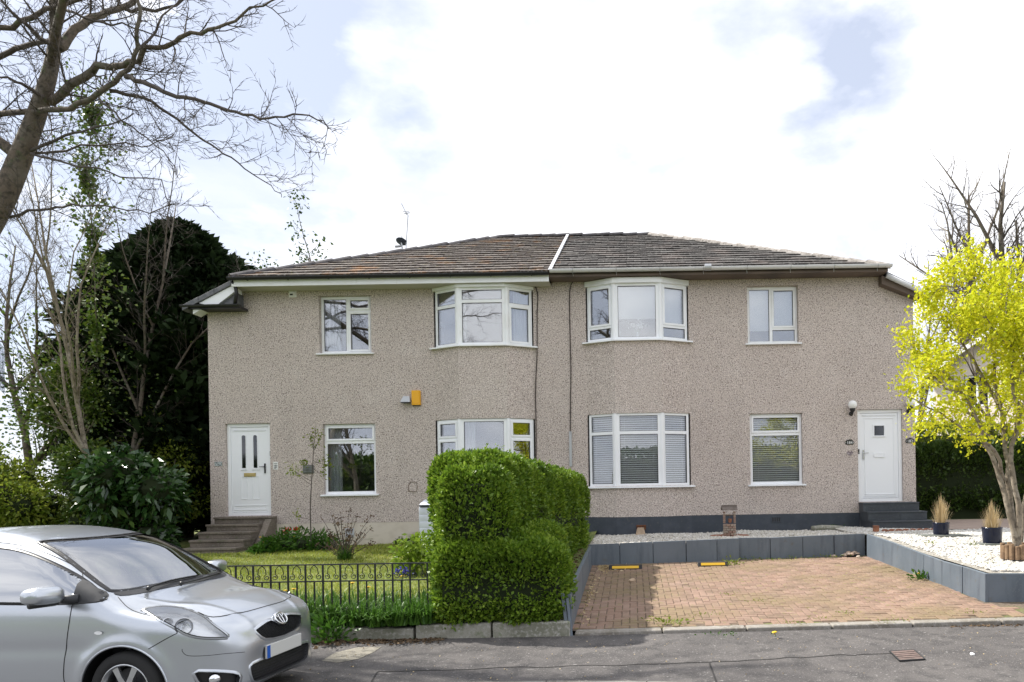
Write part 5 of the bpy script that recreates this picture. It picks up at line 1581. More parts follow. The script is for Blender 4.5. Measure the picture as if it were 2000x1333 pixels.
for i, px in enumerate((1470, 1500, 1560, 1620)):
    p = wz(px, 1100 - (px - 1470) * .03, .34); weed('%s tuft of weeds from the left along the foot of the back wall' % ORD[i], (p.x, back_y(p.x) - .10, drive_z(p.x, p.y)), 34, .04, 20 + i, 'shrub_leaf', .04, .12, group='weeds along the back wall')
MOSS = ['moss tuft in the bricks just right of the spreading weed', 'moss tuft in the middle of the driveway', 'moss tuft near the kerb above the dandelion flower', 'second moss tuft right of the dandelion flower near the kerb', 'third moss tuft right of the dandelion flower near the kerb', 'moss tuft in the bricks above the rusty utility cover', 'moss tuft in the bricks below the right wheel stop', 'moss tuft at the foot of the right driveway wall corner']
for i, (px, py) in enumerate(((1370, 1200), (1480, 1180), (1545, 1212), (1600, 1205), (1650, 1198), (1740, 1210), (1420, 1170), (1900, 1196))):
    p = wz(px, py, .16); weed(MOSS[i], (p.x, p.y, drive_z(p.x, p.y)), 36, .025, 30 + i, 'shrub_leaf', .015, .09, group='moss tufts in the driveway')
for i, (px, py) in enumerate(((1600, 1026), (1650, 1022), (1630, 1030))):
    p = wz(px, py, .78); weed(('low weeds in the gravel by the garden log', 'low weeds in the gravel touching the slate steps', 'low weeds in the gravel between log and slate steps')[i], (p.x, p.y, bed_z(p.x, min(p.y, 16))), 60, .05, 50 + i, 'bed_leaf', .06, .14, group='weeds in the gravel')
for i, (px, py) in enumerate(((1812, 1060), (1935, 1080), (1990, 1050), (1900, 1062))):
    p = wz(px, py, .76); weed(('small weed in the white gravel left of the near pot', 'small weed in the white gravel below the right pot', 'small weed in the white gravel beside the log ring', 'small weed in the white gravel between the two pots')[i], (p.x, p.y, bed_z(max(p.x, 4.41), p.y)), 24, .04, 60 + i, 'shrub_leaf', .04, .06, group='weeds in the white gravel')
# flower bed by the left steps: leafy mound, tulips, dandelions
bush('bed_plant', 'low mound of leafy bulbs below the red tulips', (-6.95, 15.1, .62), (.95, .42, .20), 2600, .13, 'bed_leaf', 61, 12, .5, 'plant', stems=2, wr=.22, core=.4)
bush('bed_plant', 'rounded green primrose clump left of the tulips by the steps', (-7.5, 14.75, .56), (.42, .35, .15), 1300, .10, 'bed_leaf', 62, 8, .5, 'plant', stems=2, wr=.5, core=.4)
def tulip(label, p, h, seed):
    t = empty('tulip', p, label, 'flower', 'red tulips in the bed')
    mb = MB(); mb.tube([(0, 0, 0), (.01, 0, h * .6), (0, 0, h)], .006, 5); mb.build('stem', 'stem_green', t)
    mb = MB()
    for k in range(6):
        a = k * 1.047 + seed; c, s_ = math.cos(a), math.sin(a)
        mb.add([(0, 0, h), (.052 * c - .034 * s_, .052 * s_ + .034 * c, h + .045), (.058 * c, .058 * s_, h + .11), (.052 * c + .034 * s_, .052 * s_ - .034 * c, h + .045)], [(0, 1, 2, 3)])
    mb.build('petal', 'red_petal', t, fix=False)
for i, (px, py) in enumerate(((557, 1041), (563, 1036), (579, 1035))):
    c = at(px, py, 15.2); tulip('%s of three red tulips by the left steps' % ('leftmost', 'middle', 'rightmost')[i], (c.x, 15.2, .62), c.z - .66, i)
def dandelion(label, p, h, col='yellow_petal', group=None, name='dandelion', r=.028):
    t = empty(name, p, label, 'flower', group)
    mb = MB(); mb.tube([(0, 0, 0), (.01, .01, h)], .004, 4); mb.build('stem', 'stem_green', t)
    mb = MB()
    for k in range(12):
        a = k * .5236; c, s_ = math.cos(a), math.sin(a)
        mb.add([(.01, .01, h - .004), (.01 + r * c - .008 * s_, .01 + r * s_ + .008 * c, h + .012), (.01 + r * 1.1 * c, .01 + r * 1.1 * s_, h + .008), (.01 + r * c + .008 * s_, .01 + r * s_ - .008 * c, h + .012)], [(0, 1, 2, 3)])
    mb.lathe([(.012, -.006), (.016, .004), (.008, .014), (.002, .017)], c=(.01, .01, h), n=8)
    mb.build('petal', col, t, fix=False)
for (px, py, Y, lab) in ((507, 1050, 15.0, 'yellow flower by the lowest left steps'), (515, 1059, 14.9, 'second yellow flower just below it by the steps'), (572, 1049, 15.0, 'yellow flower below the middle tulip'), (584, 1053, 15.0, 'yellow flower below the rightmost tulip'),
                         (556, 1155, 8.7, 'left of two yellow dandelions above the car bonnet'), (571, 1152, 8.7, 'right of two yellow dandelions above the car bonnet'), (686, 1140, 8.75, 'yellow daffodil behind the middle of the iron fence'), (717, 1148, 8.7, 'yellow daffodil just right of the fence middle'), (783, 1127, 8.8, 'yellow daffodil near the hedge end of the fence')):
    c = at(px, py, Y); z = lawn_z(c.x, Y); dandelion(lab, (c.x, Y, z - .02), max(.1, c.z - z + .02))
c = at(786, 1116, 8.75); z = lawn_z(c.x, 8.75)
bl = empty('bluebell', (c.x, 8.75, z), 'violet-blue flower head behind the fence near the hedge', 'flower')
mb = MB(); mb.tube([(0, 0, 0), (0, 0, c.z - z)], .005, 5); mb.build('stem', 'stem_green', bl)
mb = MB(); rr_ = random.Random(4)
for k in range(40): mb.lathe([(.003, -.01), (.012, 0), (.009, .012)], c=(rr_.gauss(0, .055), rr_.gauss(0, .03), c.z - z + rr_.gauss(0, .025)), n=5)
o = mb.build('petal', 'blue_petal', bl, fix=False); o['kind'] = 'stuff'
# sapling in front of the left wall
sp_l = empty('sapling', (at(608, 1045, 14.9).x, 14.9, .55), 'thin leafy sapling in front of the left wall', 'sapling')
o0 = Vector(sp_l.location)
line = [Vector((0, 0, 0))] + [at(a, b, 14.9) - o0 for a, b in ((606, 1000), (608, 950), (611, 905), (613, 870), (617, 840))]
smb = MB(); smb.tube(smooth_line(line, 3), [.014 - .0006 * i for i in range(16)], 6)
tipl = []
rs = random.Random(6)
for (a, b) in (((607, 940), (565, 912)), ((608, 948), (575, 920)), ((612, 905), (640, 895)), ((611, 915), (636, 930)), ((607, 1015), (572, 1005)), ((613, 880), (606, 850)), ((614, 880), (626, 850)), ((612, 910), (590, 905)), ((612, 900), (645, 910))):
    P_ = [at(*a, 14.9) - o0, (at(*a, 14.9) + at(*b, 14.8)) / 2 - o0 + Vector((0, 0, -.02)), at(*b, 14.8 + rs.uniform(-.2, .2)) - o0]
    smb.tube(P_, [.006, .005, .003], 4); tipl += [P_[2], P_[1] * .3 + P_[2] * .7, P_[1] * .5 + P_[2] * .5]
tipl += [line[-1], line[-1], line[-2]]
smb.build('trunk', 'twig', sp_l, fix=False)
rng = np.random.default_rng(9); n = 260; idx = rng.integers(0, len(tipl), n)
leaf_obj('crown', np.array([tuple(tipl[i]) for i in idx]) + rng.normal(0, .045, (n, 3)), rng.normal(0, 1, (n, 3)), rng.uniform(.04, .085, n), 'shrub_leaf', rng, sp_l, .5)
# dead-headed shrub
ds = empty('dry_shrub', (at(672, 1095, 13.2).x, 13.2, .50), 'twiggy shrub with dead brown flower heads in the lawn', 'shrub')
smb = MB(); hm_ = MB(); rs = random.Random(3); dl = []
for k in range(34):
    a = rs.uniform(0, 6.28); s_ = rs.uniform(.05, .62); h = rs.uniform(.3, 1.05) * (1.1 - s_ * .5)
    P_ = smooth_line([Vector((rs.gauss(0, .06), rs.gauss(0, .05), 0)), Vector((math.cos(a) * s_ * .5, math.sin(a) * s_ * .4, h * .55)), Vector((math.cos(a) * s_, math.sin(a) * s_ * .8, h))], 3)
    smb.tube(P_, [.008 - .0008 * i for i in range(len(P_))], 4, caps=False)
    dl += P_[2:]
    if k % 2 == 0:
        for q in range(7): hm_.lathe([(.003, -.012), (.017, 0), (.003, .012)], c=P_[-1] + Vector((rs.gauss(0, .03), rs.gauss(0, .03), rs.gauss(0, .018))), n=5)
smb.build('stem', 'twig', ds, fix=False); o = hm_.build('seed_head', 'seed_head', ds, fix=False); o['kind'] = 'stuff'
rng = np.random.default_rng(10); n = 330; idx = rng.integers(0, len(dl), n)
leaf_obj('foliage', np.array([tuple(dl[i]) for i in idx]) + rng.normal(0, .03, (n, 3)), rng.normal(0, 1, (n, 3)), rng.uniform(.03, .07, n), 'dead_leaf', rng, ds, .5)
strap_clump('tussock of long grass at the foot of the dry shrub', ds.location.x + .05, 13.1, 150, .40, 240, .012, 'strap')
# leafy young plant by the hedge, ivy strip along the plinth
bush('bed_plant', 'pale yellow-green leafy plant beside the slatted bin and hedge', (at(812, 1075, 11.5).x, 11.5, .82), (.35, .3, .38), 620, .10, 'privet_young', 64, 8, .5, 'plant', stems=4, core=0)
bush('bed_plant', 'dark low ivy along the foot of the cream base course', (-4.6, 15.72, .62), (1.1, .22, .09), 700, .07, 'shrub_dark', 65, 22, .2, 'plant', stems=2, core=0)
# leaf litter and dead grass
rng = np.random.default_rng(14)
def litter(label, poly_fn, n, size, m, zf, seed, name='leaf_litter'):
    rng = np.random.default_rng(seed); P = np.array([poly_fn(rng) for _ in range(n)]); P = np.column_stack([P, [zf(a, b) + .006 for a, b in P]])
    V, Fq = leaves_np(P, rng.normal(0, 1, (n, 3)) * np.array([1, 1, .12]), rng.uniform(.4, 1.3, n) * size, rng, .6, .1)
    o = link(name, np_mesh(name, V, Fq), m); return tag(o, label, 'litter', kind='stuff')
litter('dry leaves and dead grass along the foot of the garden edging', lambda r: (r.uniform(-4.1, -2.2), gA.y - abs(r.normal(0, .10))), 900, .05, 'dead_leaf', pave_z, 1)
litter('scattered dry leaves in the left back corner of the driveway', lambda r: (-.62 + abs(r.normal(0, .22)), BL.y - .12 - abs(r.normal(0, .28))), 420, .05, 'straw', drive_z, 2)
litter('dry leaves along the left driveway wall', lambda r: (-.68 + abs(r.normal(0, .05)), r.uniform(8.6, 12)), 160, .045, 'straw', drive_z, 3)
litter('bits of debris on the asphalt footway', lambda r: (r.uniform(-4, 7), r.uniform(6.5, 8.1)), 420, .018, 'straw', pave_z, 4)
litter('dry leaves at the right end of the driveway kerb', lambda r: (gB.x - .4 + r.normal(0, .35), edge_y(4.3) - .02 - abs(r.normal(0, .04))), 120, .04, 'dead_leaf', pave_z, 5)
litter('dirt and dead leaves on the soil strip behind the left driveway wall', lambda r: (r.uniform(-1.25, -.82), r.uniform(8.8, 13.6)), 700, .05, 'dead_leaf', lawn_z, 6)
# ================================================================== things on and around the house
mat('step_stone', (.19, .16, .13), .95, var=[(2.5, (.13, .11, .09), .42, .65), (30, (.27, .24, .2), .55, .7), (9, (.10, .11, .06), .58, .72)], bump=(50, .6, .006))
mat('step_slate', (.045, .052, .062), .6, var=[(4, (.06, .07, .08), .45, .65), (40, (.09, .095, .10), .58, .72)])
mat('white_globe', (.85, .85, .83), .3)
mat('black_cast', (.016, .016, .017), .45)
mat('white_paint', (.82, .82, .80), .5)
mat('yellow_box', (.85, .42, .012), .45)
mat('grey_plastic', (.50, .52, .54), .5)
mat('pale_blue_plastic', (.62, .65, .72), .55, var=[(5, (.54, .57, .63), .45, .65)])
mat('cable', (.028, .018, .014), .7)
mat('terracotta', (.32, .13, .07), .85, var=[(8, (.24, .10, .06), .42, .65), (30, (.40, .2, .12), .55, .7)], bump=(50, .4, .005))
mat('blue_glaze', (.008, .012, .030), .18, spec=.3)
mat('slab_grey', (.17, .18, .17), .9, var=[(8, (.12, .13, .11), .45, .65)], bump=(50, .5, .005))
mat('sandstone', (.50, .38, .27), .9, var=[(10, (.36, .26, .18), .42, .65)], bump=(30, .7, .01))
mat('pink_stone', (.52, .39, .31), .9, islobj=[(.55, .42, .33), (.42, .28, .2), (.62, .52, .43), (.36, .24, .17)], var=[(24, (.3, .22, .17), .55, .7)], bump=(30, .6, .01))
mat('hazard_yellow', (.80, .48, .02), .5); mat('hazard_rubber', (.03, .03, .032), .8)
mat('brick_well', (.34, .22, .17), .9, islobj=[(.38, .26, .2), (.30, .19, .15), (.44, .36, .29), (.36, .3, .25)], bump=(40, .5, .005))
mat('well_roof', (.13, .105, .09), .9, var=[(9, (.19, .16, .14), .45, .65)], bump=(30, .6, .01))
mat('log', (.26, .17, .10), .9, var=[(14, (.16, .10, .06), .42, .65)], bump=(30, .6, .01))
mat('neighbour_render', (.80, .70, .63), .9, var=[(.6, (.74, .65, .58), .42, .65)])
mat('neighbour_roof', (.10, .085, .08), .9, var=[(6, (.15, .13, .12), .45, .65)])
mat('heart_slate', (.20, .16, .17), .6, var=[(40, (.42, .37, .38), .5, .62)])

def thing(name, label, cat, loc, group=None, rz=0): return empty(name, loc, label, cat, group, rz)

# ---- left steps: five treads
ls = thing('stone_steps', 'worn brown stone steps up to the left white door', 'steps', (fx(485), D, .5))
sx0, sx1 = fx(427), fx(540)
zt = DOORZ0 - .01; n = 5; rise = (zt - .50) / n; going = .30
for i in range(n):
    z1 = zt - i * rise; y0 = D - .02 - going * (i + 1) + .10; y1 = D - .02
    wx = .0 if i else .02
    mb = MB(); mb.box(sx0 + .0, sx1 - (.17 if i else .0), y0 + .02, y1, z1 - rise, z1 - .045); mb.box(sx0 - .005, sx1 - (.16 if i else -.005), y0 - .015, y1, z1 - .045, z1)
    par(mb.build('step', 'step_stone', None, bevel=.008), ls)
mb = MB(); mb.prism([(sx1 - .155, D - .02, .4), (sx1 - .155, D - .75, .4), (sx1 - .155, D - .75, .62), (sx1 - .155, D - .25, zt - .06), (sx1 - .155, D - .02, zt - .06)], (.15, 0, 0)); par(mb.build('side_wall', 'step_stone', None, bevel=.01), ls)
# ---- right steps: three slate treads
rs_ = thing('slate_steps', 'three dark slate-clad steps up to the right white door', 'steps', (fx(1720), D, .75))
zt = DOORZ0 + DZR + .01; sx0, sx1 = fx(1675), fx(1782)
rise = (zt - .76) / 3
for i in range(3):
    z1 = zt - i * rise; y0 = D - .34 - .30 * i; xa, xb = sx0 + .01 * i, sx1 + .045 * i
    mid = (xa + xb) / 2 + (.05 if i % 2 else -.05)
    for (p, q) in ((xa, mid - .002), (mid + .002, xb)):
        mb = MB(); mb.box(p, q, y0, y0 + .03, z1 - rise + .002, z1 - .027); par(mb.build('riser', 'step_slate', None, bevel=.002), rs_)
        mb = MB(); mb.box(p - .003, q + .003, y0 - .015, D - .01, z1 - .025, z1); par(mb.build('tread', 'step_slate', None, bevel=.003), rs_)
    mb = MB(); mb.box(xa + .01, xb - .01, y0 + .032, D - .012, z1 - rise, z1 - .027); par(mb.build('core', 'step_slate', None), rs_)

# ---- wall lights
def globe_light(label, px, py):
    c = at(px, py, D - .13)
    t = thing('wall_light', label, 'lamp', (c.x, D, c.z), 'globe lights by the right door')
    mb = MB(); mb.lathe([(.03, -.098), (.065, -.075), (.09, -.035), (.098, .005), (.088, .05), (.055, .085), (.004, .1)], c=(0, -.13, 0), n=24); mb.build('globe', 'white_globe', t, smooth=True)
    mb = MB(); mb.lathe([(.02, -.16), (.045, -.15), (.06, -.095), (.062, -.08), (.035, -.08)], c=(0, -.13, 0), n=18); mb.tube([(0, -.13, -.14), (0, -.09, -.185), (.005, -.02, -.19)], [.03, .03, .025], 10); mb.lathe([(.045, -.02), (.05, -.003)], c=(.005, 0, -.19), n=16, axis='y')
    mb.build('bracket', 'black_cast', t, smooth=True)
globe_light('white globe light on a black bracket left of the right door', 1665, 791)
globe_light('white globe light half hidden by leaves right of the right door', 1778, 786)
# ---- number plates
def arch_plaque(label, num, px, py):
    c = at(px, py, D)
    t = thing('number_plaque', label, 'house number', (c.x, D, c.z), 'black house number plaques')
    w, h = .096, .07
    pts = []
    for k in range(28):
        a = 2 * math.pi * k / 28; r = 1 + .07 * math.cos(a * 8)
        x_, z_ = math.cos(a) * w * r, math.sin(a) * h * r
        if z_ < -.045: z_ = -.045
        if abs(x_) > .07 and abs(z_) < .03: x_ *= 1.08
        pts.append((x_, -.012, z_))
    mb = MB(); mb.prism(pts, (0, .012, 0)); mb.build('plate', 'black_cast', t)
    text_mesh('numerals', num, .092, 'white_paint', t, (0, -.014, -.004), extrude=.0015, spacing=.95)
    for s in (-1, 1):
        mb = MB(); mb.lathe([(.008, -.015), (.006, -.012)], c=(s * .088, 0, 0), n=8, axis='y'); mb.build('screw', 'white_paint', t)
arch_plaque('black arched plaque reading 184 left of the right door', '184', 1659, 865)
arch_plaque('black arched plaque reading 182 on the right house corner', '182', 1777, 862)
c = at(538.5, 910, D); t = thing('number_plate', 'small upright white plate reading 186 sideways by the left door', 'house number', (c.x, D, c.z))
mb = MB(); mb.box(-.052, .052, -.008, 0, -.088, .088); mb.build('plate', 'white_paint', t, bevel=.002); text_mesh('numerals', '186', .098, 'black_cast', t, (0, -.010, 0), (math.pi / 2, math.pi / 2, 0), .001)
c = at(427, 907, D); t = thing('number_plate', 'small weathered pale plaque left of the left door', 'house number', (c.x, D, c.z))
mat('plaque_worn', (.42, .47, .45), .6, var=[(28, (.16, .18, .18), .5, .6), (40, (.75, .76, .74), .58, .66)])
mb = MB(); mb.box(-.082, .082, -.012, 0, -.042, .05); mb.build('plate', 'plaque_worn', t, bevel=.004)
mb = MB(); mb.box(-.087, .087, -.014, 0, .046, .056); mb.build('rim', 'metal_grey', t)
c = at(1660, 886, D); t = thing('heart_plaque', 'small grey heart-shaped slate under the 184 plaque', 'plaque', (c.x, D, c.z))
hp_ = [(.070 * (16 * math.sin(a) ** 3) / 16, -.010, .064 * (13 * math.cos(a) - 5 * math.cos(2 * a) - 2 * math.cos(3 * a) - math.cos(4 * a)) / 15) for a in [2 * math.pi * k / 30 for k in range(30)]]
mb = MB(); mb.prism(hp_, (0, .010, 0)); mb.build('plate', 'heart_slate', t)
# doorbells
for px, py, lab in ((526.5, 886, 'small black doorbell on the left door frame'), (1678.5, 882, 'small black doorbell on the right door frame')):
    c = at(px, py, D); t = thing('doorbell', lab, 'doorbell', (c.x, D + .06, c.z)); mb = MB(); mb.box(-.018, .018, -.02, 0, -.055, .055); mb.build('case', 'black_plastic', t, bevel=.006); mb = MB(); mb.lathe([(.010, -.024), (.012, -.018)], c=(0, 0, -.02), n=12, axis='y'); mb.build('button', 'metal_grey', t)
# ---- alarm box, floodlight, vent, cable box
c = at(814, 778, D); t = thing('alarm_box', 'bright yellow burglar alarm box on the left wall', 'alarm box', (c.x, D, c.z))
mb = MB(); mb.prism([(-.095, -.085, -.165), (.06, -.085, -.165), (.095, -.05, -.165), (.095, 0, -.165), (-.095, 0, -.165)], (0, 0, .33)); mb.build('case', 'yellow_box', t, bevel=.01)
mb = MB(); mb.box(-.07, .05, -.09, -.084, -.13, -.10); mb.build('lower_lip', 'yellow_box', t); mb = MB(); mb.box(-.08, .08, -.07, -.002, -.172, -.164); mb.build('base', 'black_plastic', t)
c = at(795, 781, D); t = thing('floodlight', 'small grey floodlight beside the yellow alarm box', 'floodlight', (c.x, D, c.z))
mb = MB(); mb.prism([(-.11, -.16, -.07), (.11, -.16, -.07), (.07, -.06, .07), (-.07, -.06, .07)], (0, .05, .0)); mb.add([(-.11, -.16, -.07), (.11, -.16, -.07), (.10, -.03, -.075), (-.10, -.03, -.075)], [(0, 1, 2, 3)]); mb.build('hood', 'grey_plastic', t, bevel=.004)
mb = MB(); mb.box(-.095, .095, -.15, -.04, -.088, -.074); mb.build('lens', 'black_plastic', t); mb = MB(); mb.tube([(.02, -.08, 0), (.02, 0, -.01)], .018, 8); mb.tube([(.1, -.03, -.03), (.17, -.02, -.05)], .012, 6); mb.build('bracket', 'black_plastic', t)
c = at(572, 575, D); t = thing('wall_vent', 'small white square vent high on the left wall', 'vent', (c.x, D, c.z)); mb = MB(); mb.box(-.085, .085, -.02, 0, -.075, .075); mb.build('plate', 'white_paint', t, bevel=.006); mb = MB(); mb.lathe([(.05, -.022), (.05, -.06), (.03, -.075), (.004, -.078)], c=(.012, 0, -.004), n=16, axis='y'); mb.build('cowl', 'upvc_old', t, smooth=True); mb = MB(); mb.box(-.03, .035, -.082, -.078, -.045, -.012); mb.build('slot', 'black_plastic', t)
c = at(603, 917, D); t = thing('wall_box', 'small grey louvred vent on the wall behind the sapling', 'vent', (c.x, D, c.z)); mb = MB(); mb.box(-.12, .12, -.035, 0, -.095, .095); mb.build('case', 'slab_grey', t, bevel=.008)
for k in range(4):
    mb = MB(); mb.obox((0, -.042, -.06 + k * .04), (.10, 0, 0), (0, .008, .01), (0, -.003, .004)); mb.build('louvre', 'slab_grey', t)
c = at(683, 1041, D); t = thing('vent_cover', 'pale grey vent cover in the cream base course', 'vent', (c.x, D, c.z)); mb = MB(); mb.box(-.10, .10, -.012, .02, -.10, .10); mb.build('plate', 'grey_plastic', t, bevel=.005)
for k in range(5):
    mb = MB(); mb.box(-.08, .08, -.018, -.011, -.075 + k * .035, -.06 + k * .035); mb.build('slat', 'grey_plastic', t)
# old filled fixings on the wall under the left bay
t = thing('wall_scar', 'faint square scar and bolt marks on the wall right of the lower left window', 'stain', (at(806, 950, D).x, D, at(806, 950, D).z)); mat('scar', (.24, .19, .155), .95)
mb = MB(); mb.tube([(-.10, -.006, -.11), (-.09, -.006, .02), (-.05, -.006, .10), (.09, -.006, .09), (.11, -.006, -.03), (.08, -.006, -.12), (-.10, -.006, -.11)], .008, 5); mb.build('mark', 'scar', t)
# ---- cables
def cable(label, pts, r, m='cable', dy=.02, parts=None):
    P = smooth_line([at(a, b, D - dy) for a, b in pts], 5); t = thing('cable', label, 'cable', P[0]); mb = MB(); mb.tube([p - P[0] for p in P], r, 6); mb.build('run', m, t, smooth=True); return t
cable('thin dark cable hanging down the wall beside the left bay', [(1041, 551), (1050, 575), (1049, 620), (1049, 690), (1046, 760), (1047, 840), (1047, 960)], .011)
cable('thin dark cable running from the eaves down to the grey conduit', [(1121, 548), (1113, 568), (1113, 640), (1115, 720), (1114, 800), (1114, 850)], .011)
c0, c1 = at(1114, 843, D), at(1114, 912, D); t = thing('conduit', 'slim grey metal conduit on the wall above the hedge end', 'conduit', (c0.x, D, c0.z)); mb = MB(); mb.box(-.03, .03, -.03, 0, c1.z - c0.z, 0); mb.build('channel', 'metal_grey', t, bevel=.006); mb = MB(); mb.box(-.036, .036, -.034, 0, (c1.z - c0.z) * .5 - .02, (c1.z - c0.z) * .5 + .02); mb.build('clip', 'metal_grey', t)
# air brick and stone by the right plinth, plinth vent, log
c = at(1252, 1029, D); t = thing('air_brick', 'rusty brown air brick in the dark base course', 'vent', (c.x, YB - .01, c.z + .0)); mb = MB(); mb.box(-.105, .105, -.02, .02, -.045, .055); mb.build('frame', 'rust', t, bevel=.006)
for k in range(3):
    mb = MB(); mb.box(-.085, .085, -.028, -.019, -.033 + k * .028, -.016 + k * .028); mb.build('slot', 'rust', t)
c = at(1251, 1040, YB - .12); t = thing('prop_stone', 'small pale wedge-shaped stone under the rusty air brick', 'stone', (c.x, YB - .12, c.z - .06)); mb = MB(); mb.prism([(-.11, -.05, 0), (.11, -.05, 0), (.075, -.03, .16), (-.07, -.03, .16)], (0, .10, 0)); mb.build('stone_body', 'sandstone', t, bevel=.015)
c = at(1516, 1015, D); t = thing('plinth_vent', 'small dark grille in the blue-grey base course', 'vent', (c.x, D, c.z)); mb = MB(); mb.box(-.11, .11, -.012, .01, -.065, .065); mb.build('frame', 'plinth_dark', t, bevel=.004)
for k in range(4):
    mb = MB(); mb.box(-.09 + k * .048, -.06 + k * .048, -.014, -.010, -.045, .045); mb.build('slot', 'black_plastic', t)
c = at_z(1578, 1026, .76); t = thing('garden_log', 'short mossy log lying on the gravel before the right wall', 'log', (c.x, min(c.y, 15.7), bed_z(c.x, 15.6))); mb = MB(); mb.tube([(-.34, 0, .05), (-.1, .02, .06), (.12, -.01, .055), (.34, .01, .05)], [.06, .07, .068, .055], 10); mb.build('log_body', 'concrete', t, smooth=True)
# ---- aerial and satellite dish behind the left hip
RYA = RY + 1.2
c0 = at(786, 484, RYA); t = thing('satellite_dish', 'dark satellite dish peeping over the left roof hip', 'satellite dish', (c0.x, RYA, c0.z - .35))
mb = MB(); vs = []; q = Vector((.12, .45, .9)).normalized().to_track_quat('Z', 'Y').to_matrix(); mb.lathe([(.004, -.05), (.10, -.04), (.19, -.01), (.25, .03)], n=24, cap=False); mb.v = [tuple(q @ Vector(v) * .68 + at(784, 473, RYA) - Vector(t.location)) for v in mb.v]; mb.build('dish', 'plinth_dark', t, smooth=True, fix=False)
mb = MB(); mb.tube([(0, 0, -.6), (0, 0, .3), at(784, 474, RYA) - Vector(t.location)], .025, 8); mb.build('arm', 'metal_grey', t)
mb = MB(); a_, b_ = at(772, 482, RYA) - Vector(t.location), at(783, 481, RYA) - Vector(t.location); mb.tube([a_, b_], .04, 8); mb.build('receiver', 'metal_grey', t)
m0, m1 = at(793, 484, RYA), at(797, 421, RYA); t = thing('tv_aerial', 'thin television aerial on a tall mast above the left roof', 'aerial', (m0.x, RYA, m0.z - .5))
o_ = Vector(t.location); mb = MB(); mb.tube([(0, 0, -.5), m0 - o_, m1 - o_], .018, 6); mb.build('mast', 'metal_grey', t)
mb = MB(); mb.tube([at(784, 398, RYA) - o_, at(792, 414, RYA) - o_, at(797, 421, RYA) - o_], .013, 5); mb.build('boom', 'metal_grey', t)
for k, (a, b) in enumerate((((787, 414), (799, 414)), ((789, 418), (801, 416)), ((792, 416), (794, 420)))):
    mb = MB(); mb.tube([at(*a, RYA) - o_, at(*b, RYA) - o_], .012, 5); mb.build('element', 'metal_grey', t)
mb = MB(); mb.tube([at(784, 461, RYA) - o_, at(790, 475, RYA) - o_], .012, 5); mb.build('stay', 'metal_grey', t)
# ---- slatted storage bin behind the hedge
c = at(836, 1010, 13.6); bx0 = at(815, 1010, 13.6).x
t = thing('storage_bin', 'pale blue-grey slatted plastic bin half hidden by the hedge', 'storage bin', (bx0 + .4, 13.9, lawn_z(-4, 13.9)))
o_ = Vector(t.location); zt = at(836, 990, 13.6).z - o_.z
mb = MB(); mb.box(-.38, .42, -.28, .28, 0, zt); mb.build('case', 'pale_blue_plastic', t, bevel=.02)
for k in range(7):
    z = .04 + k * (zt - .06) / 7
    mb = MB(); mb.obox((0.0, -.295, z + .05), (.36 - .0, 0, 0), (0, .006, .012), (0, -.008, (zt - .06) / 16)); mb.build('slat', 'pale_blue_plastic', t, bevel=.004)
mb = MB(); mb.box(-.36, .42, -.31, .29, zt, zt + .03); mb.build('lid_gap', 'plinth_dark', t); mb = MB(); mb.prism([(-.37, -.33, zt + .03), (.44, -.33, zt + .03), (.44, -.10, zt + .13), (-.33, -.10, zt + .13)], (0, .4, 0)); mb.build('lid', 'pale_blue_plastic', t, bevel=.02)
# ---- iron fence
FY = 8.56
fx0 = at(427, 1110, FY).x; fx1 = at(838, 1100, FY).x; fz = at(640, 1103, FY).z
t = thing('iron_fence', 'low black wrought iron fence with scrolls in front of the lawn', 'fence', (fx0, FY, .28))
o_ = Vector(t.location); zT = fz - .28; zM = zT - .20; zB = .10
Wf = fx1 - fx0 + .5
for z, nm in ((zT, 'top_rail'), (zM, 'middle_rail'), (zB, 'bottom_rail')):
    mb = MB(); mb.box(-2.6, Wf, -.012, .012, z - .007, z + .007); mb.build(nm, 'iron', t)
post = MB(); post.box(-.022, .022, -.022, .022, -.15, zT + .05); post.build('post', 'iron', t, bevel=.005)
long_me = MB().box(-.009, .009, -.009, .009, -.05, zT).mesh('bar'); short_me = MB().box(-.0075, .0075, -.0075, .0075, -.05, zM).mesh('bar')
long_me.materials.append(MATS['iron']); short_me.materials.append(MATS['iron'])
def scroll_mesh(s):
    mb = MB(); pts = []
    for k in range(26):
        a = k / 25 * 2.6 * math.pi + .5; r = .036 * (1 - .70 * k / 25)
        pts.append((s * (.048 - r * math.cos(a + 1.2)), 0, -.145 + r * math.sin(a + 1.2)))
    tail = [(s * .19, 0, -.012), (s * .12, 0, -.022), (s * .06, 0, -.034)]
    mb.tube([(s * .104, 0, -.008), (s * .085, 0, -.022), (s * .062, 0, -.05), (s * .058, 0, -.085)] + pts, .0055, 4); return mb.mesh('scroll', fix=False)
sl, sr = scroll_mesh(1), scroll_mesh(-1)
for m_ in (sl, sr): m_.materials.append(MATS['iron'])
step_ = .208; x = -2.5; k = 0
nb = int((Wf + 2.5) / step_)
for k in range(nb):
    x = -2.5 + k * step_
    for me, xx in ((long_me, x), (short_me, x + step_ / 2)):
        o = bpy.data.objects.new('bar', me); COL.objects.link(o); o.parent = t; o.location = (xx, 0, 0)
    for me in (sl, sr):
        o = bpy.data.objects.new('scroll', me); COL.objects.link(o); o.parent = t; o.location = (x, 0, zT)
